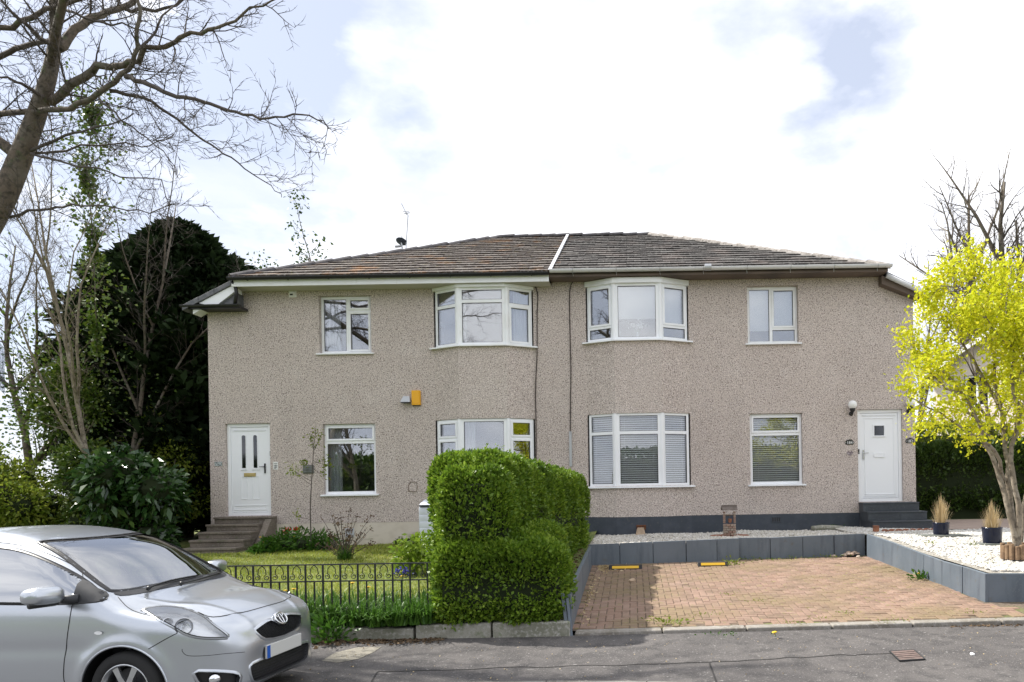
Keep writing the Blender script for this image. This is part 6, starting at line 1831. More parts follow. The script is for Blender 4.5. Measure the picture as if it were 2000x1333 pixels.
# ---- wheel stops
for lab, pa, pb in (('left of two black and yellow rubber wheel stops', (1192, 1116), (1252, 1118)), ('right of two black and yellow rubber wheel stops, by the step in the wall', (1364, 1112), (1422, 1113))):
    a, b = at_z(*pa, .30), at_z(*pb, .30); c = (a + b) / 2; t = thing('wheel_stop', lab, 'wheel stop', (c.x, c.y + .06, drive_z(c.x, c.y)), 'wheel stops at the back of the driveway'); L = (b - a).length / 2
    mb = MB(); mb.prism([(-L, -.075, 0), (-L, .075, 0), (-L, .045, .075), (-L, -.035, .075)], (2 * L, 0, 0)); mb.build('block', 'hazard_rubber', t, bevel=.01)
    mb = MB(); mb.obox((0, -.060, .042), (L * .80, 0, 0), (0, .0, .0) if False else (0, .011, .021), (0, -.0022, .0012)); mb.build('reflective_strip', 'hazard_yellow', t)
# ---- loose stones
def rock(name, label, p, s, m, seed, cat='stone', group=None):
    rn = random.Random(seed); bm = bmesh.new(); bmesh.ops.create_icosphere(bm, subdivisions=2, radius=1)
    for v in bm.verts:
        k = 1 + .25 * math.sin(v.co.x * 3 + seed) * math.sin(v.co.y * 2.5 + seed * 2) + rn.uniform(-.10, .10); v.co = Vector((v.co.x * s[0], v.co.y * s[1], max(v.co.z, -.5) * s[2])) * k
    me = bpy.data.meshes.new(name); bm.to_mesh(me); bm.free(); o = link(name, me, m); o.location = (p[0], p[1], p[2] + s[2] * .4); o.rotation_euler = (0, 0, rn.uniform(0, 6)); return tag(o, label, cat, group)
c = at_z(1235, 1146, .2); rock('stone', 'lone pale stone lying on the shaded left part of the driveway', (c.x, c.y, drive_z(c.x, c.y)), (.055, .04, .04), 'sandstone', 3)
rn = random.Random(9)
for k in range(34):
    x = rn.gauss(4.06, .15); y = back_y(x) + .10 - abs(rn.gauss(.12, .10)); h = max(0, .09 - abs(x - 4.08) * .35 - abs(y - back_y(x) + .03) * .2)
    if x > 4.22: continue
    rock('stone', 'pinkish stone in the small heap in the back right driveway corner', (x, y, drive_z(x, y) + h * rn.uniform(.3, 1)), (rn.uniform(.03, .05), rn.uniform(.025, .04), rn.uniform(.018, .03)), 'pink_stone', k, group='stones heaped in the driveway corner')
c = at_z(1125, 1052, .78); rock('boulder', 'brown boulder on the soil at the end of the tall hedge', (c.x, min(c.y, 13.5), lawn_z(c.x, 13.4)), (.26, .16, .12), 'step_stone', 5)
# ---- manhole cover, litter
c = at_z(1764, 1281, .07); t = thing('manhole_cover', 'small rusty square utility cover set in the footway', 'cover', (c.x, c.y, pave_z(c.x, c.y) + .003))
a_ = [at_z(p, q, .07) - Vector((c.x, c.y, .07)) for p, q in ((1738, 1273), (1785, 1270), (1806, 1288), (1757, 1291))]
mb = MB(); mb.prism([(p.x, p.y, 0) for p in a_], (0, 0, .008)); mb.build('plate', 'manhole_iron', t, bevel=.003)
rim = MB(); 
for p, q in zip(a_, a_[1:] + a_[:1]): rim.tube([(p.x, p.y, .004), (q.x, q.y, .004)], .009, 4)
rim.build('rim', 'iron', t)
for k in range(4):
    mb = MB(); f = (k + 1) / 5; p = a_[0].lerp(a_[3], f); q = a_[1].lerp(a_[2], f); mb.tube([(p.x * .9, p.y * .95, .009), (q.x * .9, q.y * .95, .009)], .005, 4); mb.build('rib', 'manhole_iron', t)
c = at_z(1899, 1275, .09); rock('litter', 'small white scrap of litter on the footway at the right', (c.x, c.y, pave_z(c.x, c.y)), (.028, .02, .018), 'white_paint', 11, 'litter')
# ---- wishing well ornament
c = at_z(1425, 1040, .76); WY = 14.6; wx = at(1425, 1040, WY).x; wb = bed_z(wx, WY)
t = thing('wishing_well', 'miniature brick wishing well ornament standing on the gravel', 'ornament', (wx, WY, wb))
zt = at(1425, 986, WY).z - wb
mb = MB(); mb.lathe([(.30, 0), (.30, .035), (.29, .04)], n=4); 
for k in range(14):
    a = 2 * math.pi * k / 14; m_ = MB(); m_.obox((math.cos(a) * .33, math.sin(a) * .22, .02), (math.cos(a) * .06, math.sin(a) * .06, 0), (-math.sin(a) * .055, math.cos(a) * .055, 0), (0, 0, .022)); m_.build('base_brick', 'terracotta', t, bevel=.006)
for row in range(5):
    for k in range(10):
        a = 2 * math.pi * (k + .5 * (row % 2)) / 10; m_ = MB(); m_.obox((math.cos(a) * .105, math.sin(a) * .105, .065 + row * .045), (math.cos(a) * .022, math.sin(a) * .022, 0), (-math.sin(a) * .030, math.cos(a) * .030, 0), (0, 0, .019)); m_.build('brick', 'brick_well', t, bevel=.004)
mb = MB(); mb.lathe([(.095, .02), (.095, .25)], n=16); mb.build('shaft', 'mortar', t)
for s in (-1, 1):
    for row in range(6):
        m_ = MB(); m_.box(s * .105 - .022, s * .105 + .022, -.03, .03, .285 + row * (zt - .42) / 6, .285 + (row + .86) * (zt - .42) / 6); m_.build('pillar_brick', 'brick_well', t, bevel=.004)
mb = MB(); mb.tube([(-.11, 0, zt * .68), (.11, 0, zt * .68)], .010, 6); mb.build('winch', 'log', t); mb = MB(); mb.lathe([(.03, -.05), (.042, .03), (.038, .03)], c=(.01, -.01, zt * .52), n=12); mb.tube([(.01, -.01, zt * .52 + .03), (.01, 0, zt * .68)], .004, 4); mb.build('bucket', 'terracotta', t)
for s in (-1, 1):
    mb = MB(); mb.obox((0, s * .055, zt - .06), (.155, 0, 0), (0, s * .075, -.045), (0, .006, .010)); mb.build('roof_side', 'well_roof', t, bevel=.004)
# ---- brick edging: post, rope tiles
t = thing('rope_edging', 'row of red rope-topped edging tiles before the slate steps', 'edging', (4.6, 14.4, .76))
p0, p1 = at_z(1722, 1040, .79), at_z(1828, 1036, .79); p0.y = 14.3; p1.y = 14.3; p0.x = at(1722, 1040, 14.3).x; p1.x = at(1830, 1036, 14.3).x
for k in range(8):
    x = p0.x + (p1.x - p0.x) * (k + .5) / 8; w = (p1.x - p0.x) / 16 - .004
    vs = [(x + w * math.cos(a), 14.27, bed_z(5, 14.3) + .035 + .035 * math.sin(a)) for a in [math.pi * q / 8 for q in range(9)]] + [(x - w, 14.27, bed_z(5, 14.3) - .04), (x + w, 14.27, bed_z(5, 14.3) - .04)]
    mb = MB(); mb.prism(vs, (0, .06, 0)); par(mb.build('edging_tile', 'terracotta', None, bevel=.006), t)
c = at(1711, 1040, 14.3); t = thing('edging_post', 'short square brick-red post at the end of the rope edging', 'post', (c.x, 14.3, bed_z(5, 14.3) - .03)); mb = MB(); mb.box(-.05, .05, -.05, .05, 0, .155); mb.build('post_body', 'terracotta', t, bevel=.008); mb = MB(); mb.box(-.054, .054, -.054, .054, .155, .17); mb.build('cap', 'terracotta', t, bevel=.005)
# ---- pots with dry grass, on slabs
def grass_pot(lab, lab2, px, pbot, ptop, gtop, Y, wpx, seed, slabpx):
    b = at(px, pbot, Y); h = at(px, ptop, Y).z - b.z; r = wpx / 2 * Y / F; gz = bed_z(max(b.x, 4.41), Y)
    zb = gz + .035
    s0, s1 = at(slabpx[0], pbot, Y).x, at(slabpx[1], pbot, Y).x
    m_ = MB(); m_.box(-(s1 - s0) / 2, (s1 - s0) / 2, -.22, .24, 0, .035); sl_ = m_.build('paving_slab', 'slab_grey', None, bevel=.006); sl_.location = ((s0 + s1) / 2, Y, gz); tag(sl_, lab2, 'slab', 'grey slabs under the pots')
    t = thing('grass_pot', lab, 'plant pot', (b.x, Y, zb), 'glazed pots of dry grass')
    mb = MB(); mb.lathe([(r * .90, 0), (r * .93, .03), (r * .97, h * .6), (r * 1.0, h * .9), (r * 1.03, h), (r * .95, h), (r * .93, h - .04)], n=28, cap=False); mb.add([(r * .9 * math.cos(a), r * .9 * math.sin(a), .002) for a in [2 * math.pi * k / 28 for k in range(28)]], [tuple(range(28))]); mb.build('pot', 'blue_glaze', t, smooth=True)
    mb = MB(); mb.lathe([(.002, h - .04), (r * .94, h - .04)], n=20, cap=False); mb.build('compost', 'soil', t)
    H = at(px, gtop, Y).z - b.z - h; rng = np.random.default_rng(seed); n = 420
    rr = np.abs(rng.normal(0, .45, n)).clip(0, 1) * r * .85; a = rng.uniform(0, 6.28, n); P = np.stack([np.cos(a) * rr, np.sin(a) * rr, np.full(n, h - .04)], 1)
    hh = H * (1.1 - .75 * (rr / r)) * rng.uniform(.45, 1.08, n); d = np.stack([np.cos(a), np.sin(a), np.zeros(n)], 1) * (rr / r * .55 * hh)[:, None] + rng.normal(0, .014, (n, 3)); sd = np.stack([-np.sin(a), np.cos(a), np.zeros(n)], 1) * .0035
    mid = P + d * .4 + np.array([0, 0, 1]) * (hh * .55)[:, None]; tip = P + d * 1.15 + np.array([0, 0, 1]) * hh[:, None]
    V = np.stack([P - sd, P + sd, mid + sd, mid - sd, tip], 1).reshape(-1, 3); q = np.arange(n)[:, None] * 5
    Fq = np.concatenate([np.stack([q, q + 1, q + 2], 2).reshape(-1, 3), np.stack([q, q + 2, q + 3], 2).reshape(-1, 3), np.stack([q + 3, q + 2, q + 4], 2).reshape(-1, 3)])
    o = link('dry_grass', np_mesh('dry_grass', V, Fq), 'straw', t); o['kind'] = 'stuff'
grass_pot('dark blue glazed pot of straw-coloured grass nearer the slate steps', 'grey slab under the pot nearer the slate steps', 1838, 1040, 1016, 962, 13.0, 31, 1, (1793, 1883))
grass_pot('dark blue glazed pot of straw-coloured grass beside the lime green tree', 'grey slab under the pot beside the lime green tree', 1938, 1062, 1031, 978, 11.9, 37, 2, (1882, 1974))
# ---- log roll round the tree foot
t = thing('log_edging', 'ring of short upright logs around the foot of the lime green tree', 'edging', lt_base)
for k in range(16):
    a = 2 * math.pi * k / 16; mb = MB(); hh = .11 + .02 * math.sin(k * 2.1); mb.lathe([(.034, -.10), (.034, hh - .006), (.028, hh)], c=(math.cos(a) * .17, math.sin(a) * .17, 0), n=9); mb.build('log', 'log', t, smooth=False)
mb = MB(); mb.lathe([(.002, .06), (.165, .05)], n=18, cap=False); mb.build('soil_fill', 'soil', t)
# ---- neighbour's house on the right
NX0, NX1, NY0, NY1 = 11.85, 21.5, 28.0, 38.0; NE, NRZ = 6.0, 8.4; NRX = (NX0 + NX1) / 2
t = thing('neighbour_house', 'cream rendered gabled house behind the lime green tree', 'house', (NX0, NY0, .6), None, -.93)
nwin = [(13.05, 14.0, 4.5, 5.7), (13.2, 14.2, 1.9, 3.1), (17.5, 18.6, 4.6, 5.8)]
mb = MB(); xs = sorted({NX0, NX1, NRX} | {q for w in nwin for q in w[:2]}); zs = sorted({.5, NE} | {q for w in nwin for q in w[2:]})
for i in range(len(xs) - 1):
    for j in range(len(zs) - 1):
        xm, zm = (xs[i] + xs[i + 1]) / 2, (zs[j] + zs[j + 1]) / 2
        if any(w[0] < xm < w[1] and w[2] < zm < w[3] for w in nwin): continue
        mb.add([(xs[i], NY0, zs[j]), (xs[i + 1], NY0, zs[j]), (xs[i + 1], NY0, zs[j + 1]), (xs[i], NY0, zs[j + 1])], [(0, 1, 2, 3)])
mb.add([(NX0, NY0, NE), (NX1, NY0, NE), (NRX, NY0, NRZ)], [(0, 1, 2)])
for (xa) in (NX0, NX1): mb.add([(xa, NY0, .5), (xa, NY1, .5), (xa, NY1, NE), (xa, NY0, NE)], [(0, 1, 2, 3)])
mb.add([(NX0, NY1, .5), (NX1, NY1, .5), (NX1, NY1, NE), (NX0, NY1, NE)], [(0, 1, 2, 3)])
par(mb.build('wall', 'neighbour_render', None, fix=False), t)
for s, xa in ((-1, NX0), (1, NX1)):
    ox = xa + s * .4; oz = NE - .4 * (NRZ - NE) / (NRX - NX0)
    mb = MB(); mb.prism([(ox, NY0 - .35, oz), (NRX, NY0 - .35, NRZ), (NRX, NY0 - .35, NRZ + .14), (ox, NY0 - .35, oz + .14)], (0, NY1 - NY0 + .7, 0)); rf_ = par(mb.build('roof', 'neighbour_roof', None), t)
    mb = MB(); mb.prism([(ox, NY0 - .40, oz - .16), (NRX, NY0 - .40, NRZ - .16), (NRX, NY0 - .40, NRZ + .02), (ox, NY0 - .40, oz + .02)], (0, .045, 0)); o = mb.build('barge_board', 'white_paint', None); par(o, t)
for (a, b, c_, d_) in nwin:
    fcn = Facet((a, NY0), (b, NY0)); mb = MB(); frame_rect(fcn, mb, 0, b - a, c_, d_, .06, .14, .08); fcn.box(mb, (b - a) / 2 - .04, (b - a) / 2 + .04, .062, .138, c_ + .08, d_ - .08); w_ = par(mb.build('window', 'upvc', None), t)
    for (u0, u1) in ((.08, (b - a) / 2 - .04), ((b - a) / 2 + .04, b - a - .08)):
        mb = MB(); fcn.box(mb, u0, u1, .10, .11, c_ + .08, d_ - .08); o = mb.build('pane', 'glass_dark', None); o.parent = w_; o.matrix_parent_inverse = Matrix.Translation(-t.location)
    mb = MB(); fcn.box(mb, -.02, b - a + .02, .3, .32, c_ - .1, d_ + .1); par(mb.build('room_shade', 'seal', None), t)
# ================================================================== the parked car
def car_paint():
    m, N, L = nt('car_paint')
    out = N.new('ShaderNodeOutputMaterial'); b = N.new('ShaderNodeBsdfPrincipled')
    b.inputs['Base Color'].default_value = (.52, .55, .59, 1); b.inputs['Metallic'].default_value = .85
    b.inputs['Roughness'].default_value = .30; b.inputs['Coat Weight'].default_value = .8; b.inputs['Coat Roughness'].default_value = .04
    L.new(b.outputs[0], out.inputs[0]); MATS['car_paint'] = m
car_paint()
mat('car_black', (.012, .012, .013), .35)
mat('car_trim', (.03, .031, .034), .6)
mat('car_gap', (.01, .01, .01), .7)
mat('rubber', (.018, .018, .018), .85, bump=(60, .3, .004))
mat('alloy', (.55, .56, .57), .3, metal=.9)
mat('car_chrome', (.80, .81, .83), .10, metal=1.0)
mat('lamp_silver', (.88, .89, .90), .38, metal=.35)
mat('lamp_dark', (.06, .06, .065), .4)
mat('plate_white', (.60, .60, .57), .35)
mat('plate_blue', (.01, .10, .45), .4)
mat('car_inside', (.022, .022, .024), .8)
glassmat('car_glass', (.42, .46, .46), .34)
glassmat('car_side_glass', (.28, .31, .33), .45)
glassmat('lamp_glass', (.93, .94, .95), .10)

# ---- body as a smooth solid: side, plan and cross profiles blended together
def spl(pts, k=10):
    P = [Vector((p[0], p[1], 0)) for p in pts]
    return np.array([(q.x, q.y) for q in smooth_line(P, k)])
def poly_sdf(P, X, Y):
    """signed distance (negative inside) of closed polygon P at grid points"""
    sh = X.shape; x, y = X.ravel(), Y.ravel()
    d = np.full(x.shape, 1e9); ins = np.zeros(x.shape, bool)
    n = len(P)
    for i in range(n):
        ax, ay = P[i]; bx_, by_ = P[(i + 1) % n]
        ex, ey = bx_ - ax, by_ - ay; l2 = ex * ex + ey * ey
        if l2 < 1e-14: continue
        t = np.clip(((x - ax) * ex + (y - ay) * ey) / l2, 0, 1)
        dd = (x - ax - t * ex) ** 2 + (y - ay - t * ey) ** 2
        d = np.minimum(d, dd)
        c = ((ay > y) != (by_ > y))
        if ey != 0: ins ^= c & (x < (bx_ - ax) * (y - ay) / ey + ax)
    return np.where(ins, -np.sqrt(d), np.sqrt(d)).reshape(sh)
top_pts = [(0.015, .40), (.012, .50), (0.0, .575), (-.025, .64), (-.07, .715), (-.14, .785), (-.27, .855), (-.45, .915), (-.68, .942), (-.90, .998), (-1.08, 1.092), (-1.30, 1.226), (-1.52, 1.350), (-1.74, 1.435), (-2.0, 1.490), (-2.3, 1.518), (-2.6, 1.52), (-3.0, 1.49), (-3.3, 1.45), (-3.46, 1.38), (-3.58, 1.20), (-3.67, .98), (-3.72, .80), (-3.75, .60), (-3.74, .42), (-3.68, .26)]
bot_pts = [(-3.5, .20), (-3.0, .185), (-2.0, .175), (-1.0, .17), (-.45, .175), (-.15, .19), (-.04, .235), (.005, .31)]
side_poly = np.concatenate([spl(top_pts, 8), spl(bot_pts, 4)])
pl_half = [(.05, 0.0), (.03, .20), (-.01, .38), (-.075, .54), (-.17, .665), (-.30, .75), (-.48, .80), (-.72, .828), (-1.0, .842), (-1.5, .8475), (-2.3, .8475), (-3.0, .84), (-3.35, .81), (-3.58, .74), (-3.70, .60), (-3.76, .35), (-3.78, 0)]
ph = spl(pl_half, 6)
plan_poly = np.concatenate([ph, (ph * np.array([1, -1]))[::-1][1:-1]])
fr_half = [(0, .12), (.55, .125), (.72, .15), (.79, .21), (.825, .32), (.842, .48), (.848, .64), (.842, .78), (.825, .885), (.797, .965), (.765, 1.06), (.725, 1.17), (.675, 1.29), (.61, 1.42), (.53, 1.56), (.45, 1.70), (0, 1.8)]
fh = spl(fr_half, 6)
front_poly = np.concatenate([fh, (fh * np.array([-1, 1]))[::-1][1:-1]])
h_ = .0165
gx = np.arange(-3.85, .12, h_); gyv = np.arange(-.93, .931, h_); gzv = np.arange(.06, 1.64, h_)
# 2D tables with margin
def table(poly, u, v):
    U, V = np.meshgrid(u, v, indexing='ij'); return poly_sdf(poly, U, V)
tz = np.arange(.0, 1.95, h_); tx = np.arange(-4.0, .55, h_)
Tside = table(side_poly, tx, tz); Tplan = table(plan_poly, gx, gyv); Tfront = table(front_poly, gyv, gzv)
def bil(T, u0, v0, U, V):
    a = np.clip((U - u0) / h_, 0, T.shape[0] - 1.001); b = np.clip((V - v0) / h_, 0, T.shape[1] - 1.001)
    i = a.astype(int); j = b.astype(int); fa = a - i; fb = b - j
    return (T[i, j] * (1 - fa) + T[i + 1, j] * fa) * (1 - fb) + (T[i, j + 1] * (1 - fa) + T[i + 1, j + 1] * fa) * fb
def smax(a, b, k):
    h = np.clip(.5 - .5 * (b - a) / k, 0, 1)
    return b + (a - b) * h + k * h * (1 - h)
AXF, AXR, WZ, WR = -.81, -3.25, .296, .296
def body_f(X, Y, Z):
    ay = np.abs(Y)
    crown = .10 * (ay / .8) ** 2.2
    nose = np.clip((X + 1.9) / 1.4, 0, 1)
    # the bonnet drops at its sides, the screen curves back
    lowz = 1 - np.clip((Z - .90) / .16, 0, 1)
    zc = Z + crown * (.36 + .64 * nose * lowz)
    xc = X + np.clip((Z - .95) / .25, 0, 1) * .055 * (ay / .7) ** 2 * nose
    s = bil(Tside, tx[0], tz[0], xc, zc)
    p = bil(Tplan, gx[0], gyv[0], X, Y)
    f = bil(Tfront, gyv[0], gzv[0], Y, Z)
    r = smax(smax(s, f, .11), p, .09)
    # flared wheel arches and a soft waist crease
    for ax in (AXF, AXR):
        dd = np.sqrt((X - ax) ** 2 + (Z - WZ) ** 2)
        r = r - .014 * np.exp(-((dd - .365) / .055) ** 2) * np.clip((ay - .6) / .15, 0, 1)
    r = r + .007 * np.exp(-((Z - .60 - .02 * (X + 2)) / .06) ** 2) * np.clip((ay - .7) / .08, 0, 1) * np.clip((-X - .9) / .3, 0, 1)
    # bonnet: two soft ridges running back from the nose
    r = r - .008 * np.exp(-((ay - (.36 + .25 * np.clip(-X - .1, 0, .8))) / .045) ** 2) * np.clip((X + .95) / .15, 0, 1) * np.clip((Z - .66) / .12, 0, 1)
    # badge bulge on the nose, shallow lower lip
    r = r - .012 * np.exp(-(ay / .13) ** 2 - ((Z - .70) / .07) ** 2) * np.clip((X + .3) / .1, 0, 1)
    r = r + .03 * np.exp(-((Z - .44) / .10) ** 2) * np.exp(-(ay / .40) ** 6) * np.clip((X + .35) / .2, 0, 1)
    return r
X3, Y3, Z3 = np.meshgrid(gx, gyv, gzv, indexing='ij')
FV = body_f(X3, Y3, Z3)
def arch_cut(F3):
    for ax in (AXF, AXR):
        c = np.sqrt((X3 - ax) ** 2 + (Z3 - WZ) ** 2) - .345
        c = np.maximum(c, .50 - np.abs(Y3))
        F3 = np.maximum(F3, -c)
    return F3
FB = arch_cut(FV)
def surface_nets(F3):
    s = F3 < 0
    nx, ny_, nz = F3.shape
    cs = np.zeros((nx - 1, ny_ - 1, nz - 1), int)
    for dx in (0, 1):
        for dy in (0, 1):
            for dz in (0, 1): cs += s[dx:nx - 1 + dx, dy:ny_ - 1 + dy, dz:nz - 1 + dz]
    act = (cs > 0) & (cs < 8)
    I, J, K = np.nonzero(act)
    idx = np.full(act.shape, -1); idx[I, J, K] = np.arange(len(I))
    acc = np.zeros((len(I), 3)); cnt = np.zeros(len(I))
    cr = [(a, b) for a in range(8) for b in range(8) if a < b and bin(a ^ b).count('1') == 1]
    off = [((a >> 2) & 1, (a >> 1) & 1, a & 1) for a in range(8)]
    for a, b in cr:
        oa, ob = off[a], off[b]
        fa = F3[I + oa[0], J + oa[1], K + oa[2]]; fb = F3[I + ob[0], J + ob[1], K + ob[2]]
        c = (fa < 0) != (fb < 0); t = np.where(c, fa / np.where(c, fa - fb, 1), 0)
        pa, pb = np.array(oa, float), np.array(ob, float)
        acc += np.where(c[:, None], pa + (pb - pa) * t[:, None], 0); cnt += c
    V = (np.stack([I, J, K], 1) + acc / cnt[:, None]) * h_ + np.array([gx[0], gyv[0], gzv[0]])
    Q = []
    for axis in range(3):
        sl0 = [slice(None)] * 3; sl1 = [slice(None)] * 3; sl0[axis] = slice(0, -1); sl1[axis] = slice(1, None)
        ch = s[tuple(sl0)] != s[tuple(sl1)]
        i, j, k = np.nonzero(ch)
        o1, o2 = [a for a in range(3) if a != axis]
        P = np.stack([i, j, k], 1)
        ok = (P[:, o1] > 0) & (P[:, o2] > 0) & (P[:, o1] < F3.shape[o1] - 1) & (P[:, o2] < F3.shape[o2] - 1)
        P = P[ok]; inside = s[tuple(sl0)][tuple(P.T)]
        def g(a, b):
            q = P.copy(); q[:, o1] -= a; q[:, o2] -= b; return idx[q[:, 0], q[:, 1], q[:, 2]]
        q = np.stack([g(1, 1), g(0, 1), g(0, 0), g(1, 0)], 1)
        flip = inside if axis != 1 else ~inside
        q[~flip] = q[~flip][:, ::-1]
        Q.append(q)
    return V, np.concatenate(Q)
CV, CQ = surface_nets(FB)
def grad(P, e=.004):
    g = np.stack([body_f(P[:, 0] + e * (a == 0), P[:, 1] + e * (a == 1), P[:, 2] + e * (a == 2)) - body_f(P[:, 0] - e * (a == 0), P[:, 1] - e * (a == 1), P[:, 2] - e * (a == 2)) for a in range(3)], 1)
    return g / np.maximum(np.linalg.norm(g, axis=1, keepdims=True), 1e-9)
def to_surface(P, it=3):
    P = np.asarray(P, float).copy()
    for _ in range(it):
        P -= grad(P) * body_f(P[:, 0], P[:, 1], P[:, 2])[:, None] * .9
    return P
on = np.abs(body_f(CV[:, 0], CV[:, 1], CV[:, 2])) < .02
CV[on] = to_surface(CV[on], 4)

# ---- place the car
CAR_YAW = math.radians(-5.3)
car_loc = Vector((-3.023, 6.203, -.004))
car = empty('parked_car', car_loc, 'silver hatchback parked at the kerb, cut by the lower left corner', 'car', rz=CAR_YAW)
CM = Matrix.Translation(car_loc) @ Matrix.Rotation(CAR_YAW, 4, 'Z')
CMI = CM.inverted()
cam_l = CMI @ Vector((0, 0, ZC))
def cast(px, py):
    """photo pixel -> point on the body (car coordinates)"""
    r = (CMI.to_3x3() @ ray(px, py)).normalized()
    t = np.arange(3.0, 11, .004)
    P = np.array(cam_l)[None] + t[:, None] * np.array(r)[None]
    inb = (P[:, 0] < .1) & (P[:, 0] > -3.85) & (np.abs(P[:, 1]) < .92) & (P[:, 2] > .07) & (P[:, 2] < 1.62)
    f = np.where(inb, body_f(np.clip(P[:, 0], -3.84, .1), np.clip(P[:, 1], -.92, .92), np.clip(P[:, 2], .07, 1.62)), 1)
    k = np.nonzero(f < 0)[0]
    if len(k) == 0: return None
    return P[k[0]]
def proj_side(xz, sgn=-1):
    """(x,z) -> surface point on one flank"""
    xz = np.asarray(xz, float); n = len(xz); ys = np.linspace(.92, .1, 320)
    F_ = body_f(np.repeat(xz[:, :1], 320, 1), np.repeat(ys[None] * sgn, n, 0), np.repeat(xz[:, 1:], 320, 1))
    k = np.argmax(F_ < 0, 1); P = np.stack([xz[:, 0], ys[k] * sgn, xz[:, 1]], 1)
    P[k == 0, 1] = .3 * sgn
    return P
def proj_front(yz):
    yz = np.asarray(yz, float); n = len(yz); xs = np.linspace(.1, -1.2, 500)
    F_ = body_f(np.repeat(xs[None], n, 0), np.repeat(yz[:, :1], 500, 1), np.repeat(yz[:, 1:], 500, 1))
    k = np.argmax(F_ < 0, 1); return np.stack([xs[k], yz[:, 0], yz[:, 1]], 1)
def proj_top(xy):
    xy = np.asarray(xy, float); n = len(xy); zs = np.linspace(1.62, .3, 520)
    F_ = body_f(np.repeat(xy[:, :1], 520, 1), np.repeat(xy[:, 1:], 520, 1), np.repeat(zs[None], n, 0))
    k = np.argmax(F_ < 0, 1); return np.stack([xy[:, 0], xy[:, 1], zs[k]], 1)
def in_poly(P, x, y):
    ins = np.zeros(len(x), bool); n = len(P)
    for i in range(n):
        ax, ay = P[i]; bx_, by_ = P[(i + 1) % n]
        c = ((ay > y) != (by_ > y))
        if by_ != ay: ins ^= c & (x < (bx_ - ax) * (y - ay) / (by_ - ay) + ax)
    return ins
def shrink(poly, d):
    P = np.asarray(poly, float); n = len(P)
    A = sum(P[i][0] * P[(i + 1) % n][1] - P[(i + 1) % n][0] * P[i][1] for i in range(n)); sg = 1 if A > 0 else -1
    out = []
    for i in range(n):
        e1 = P[i] - P[i - 1]; e2 = P[(i + 1) % n] - P[i]
        n1 = np.array([-e1[1], e1[0]]) / (np.linalg.norm(e1) + 1e-9); n2 = np.array([-e2[1], e2[0]]) / (np.linalg.norm(e2) + 1e-9)
        m = n1 + n2; m = m / (np.linalg.norm(m) + 1e-9); c = max(.45, m.dot(n1))
        out.append(P[i] + sg * m * d / c)
    return np.array(out)
def closed(pts, k=4):
    n = len(pts); P = [Vector((p[0], p[1], 0)) for p in pts]; out = []
    for i in range(n):
        p0, p1, p2, p3 = P[i - 1], P[i], P[(i + 1) % n], P[(i + 2) % n]
        for j in range(k):
            t = j / k; out.append(.5 * ((2 * p1) + (p2 - p0) * t + (2 * p0 - 5 * p1 + 4 * p2 - p3) * t * t + (3 * p1 - p0 - 3 * p2 + p3) * t ** 3))
    return np.array([(q.x, q.y) for q in out])
def patch(name, poly, proj, off, material, parent, step=.035, smooth=True):
    """sheet over the body inside a 2D outline"""
    poly = np.asarray(poly); lo, hi_ = poly.min(0), poly.max(0)
    U, V = np.meshgrid(np.arange(lo[0], hi_[0], step), np.arange(lo[1], hi_[1], step), indexing='ij')
    q = np.stack([U.ravel(), V.ravel()], 1); q = q[in_poly(shrink(poly, step * .4), q[:, 0], q[:, 1])]
    pts = [Vector(p) for p in poly] + [Vector(p) for p in q]
    n = len(poly)
    r = delaunay_2d_cdt(pts, [(i, (i + 1) % n) for i in range(n)], [], 1, 1e-6)
    v2 = np.array([(p.x, p.y) for p in r[0]]); P = proj(v2)
    P = to_surface(P, 1); P = P + grad(P) * off
    mb = MB(); mb.add(P, [tuple(f) for f in r[2]])
    o = mb.build(name, material, parent, smooth=smooth); return o
def ring(name, poly, d0, d1, proj, off, material, parent, off2=None):
    P0 = to_surface(proj(np.asarray(poly)), 2); n = len(P0); G0 = grad(P0)
    T0 = np.roll(P0, -1, 0) - np.roll(P0, 1, 0); T0 /= np.linalg.norm(T0, axis=1, keepdims=True) + 1e-9
    W0 = np.cross(G0, T0); W0 /= np.linalg.norm(W0, axis=1, keepdims=True) + 1e-9
    if ((P0.mean(0) - P0) * W0).sum() < 0: W0 = -W0
    PA, PB = to_surface(P0 + W0 * d0, 2), to_surface(P0 + W0 * d1, 2)
    PA += grad(PA) * off; PB += grad(PB) * (off if off2 is None else off2)
    PC = PA - grad(PA) * (off + .008)
    mb = MB(); mb.add(np.concatenate([PA, PB, PC]), [(i, (i + 1) % n, n + (i + 1) % n, n + i) for i in range(n)] + [(i, 2 * n + i, 2 * n + (i + 1) % n, (i + 1) % n) for i in range(n)])
    return mb.build(name, material, parent, smooth=True)
def seam(pts3, parent, r=.0035, material='car_gap', name='panel_gap', k=4):
    P = smooth_line([Vector(p) for p in pts3], k); Q = to_surface(np.array([tuple(p) for p in P]), 3)
    mb = MB(); mb.tube([Vector(p) for p in Q], r, 5); return mb.build(name, material, parent, smooth=True)

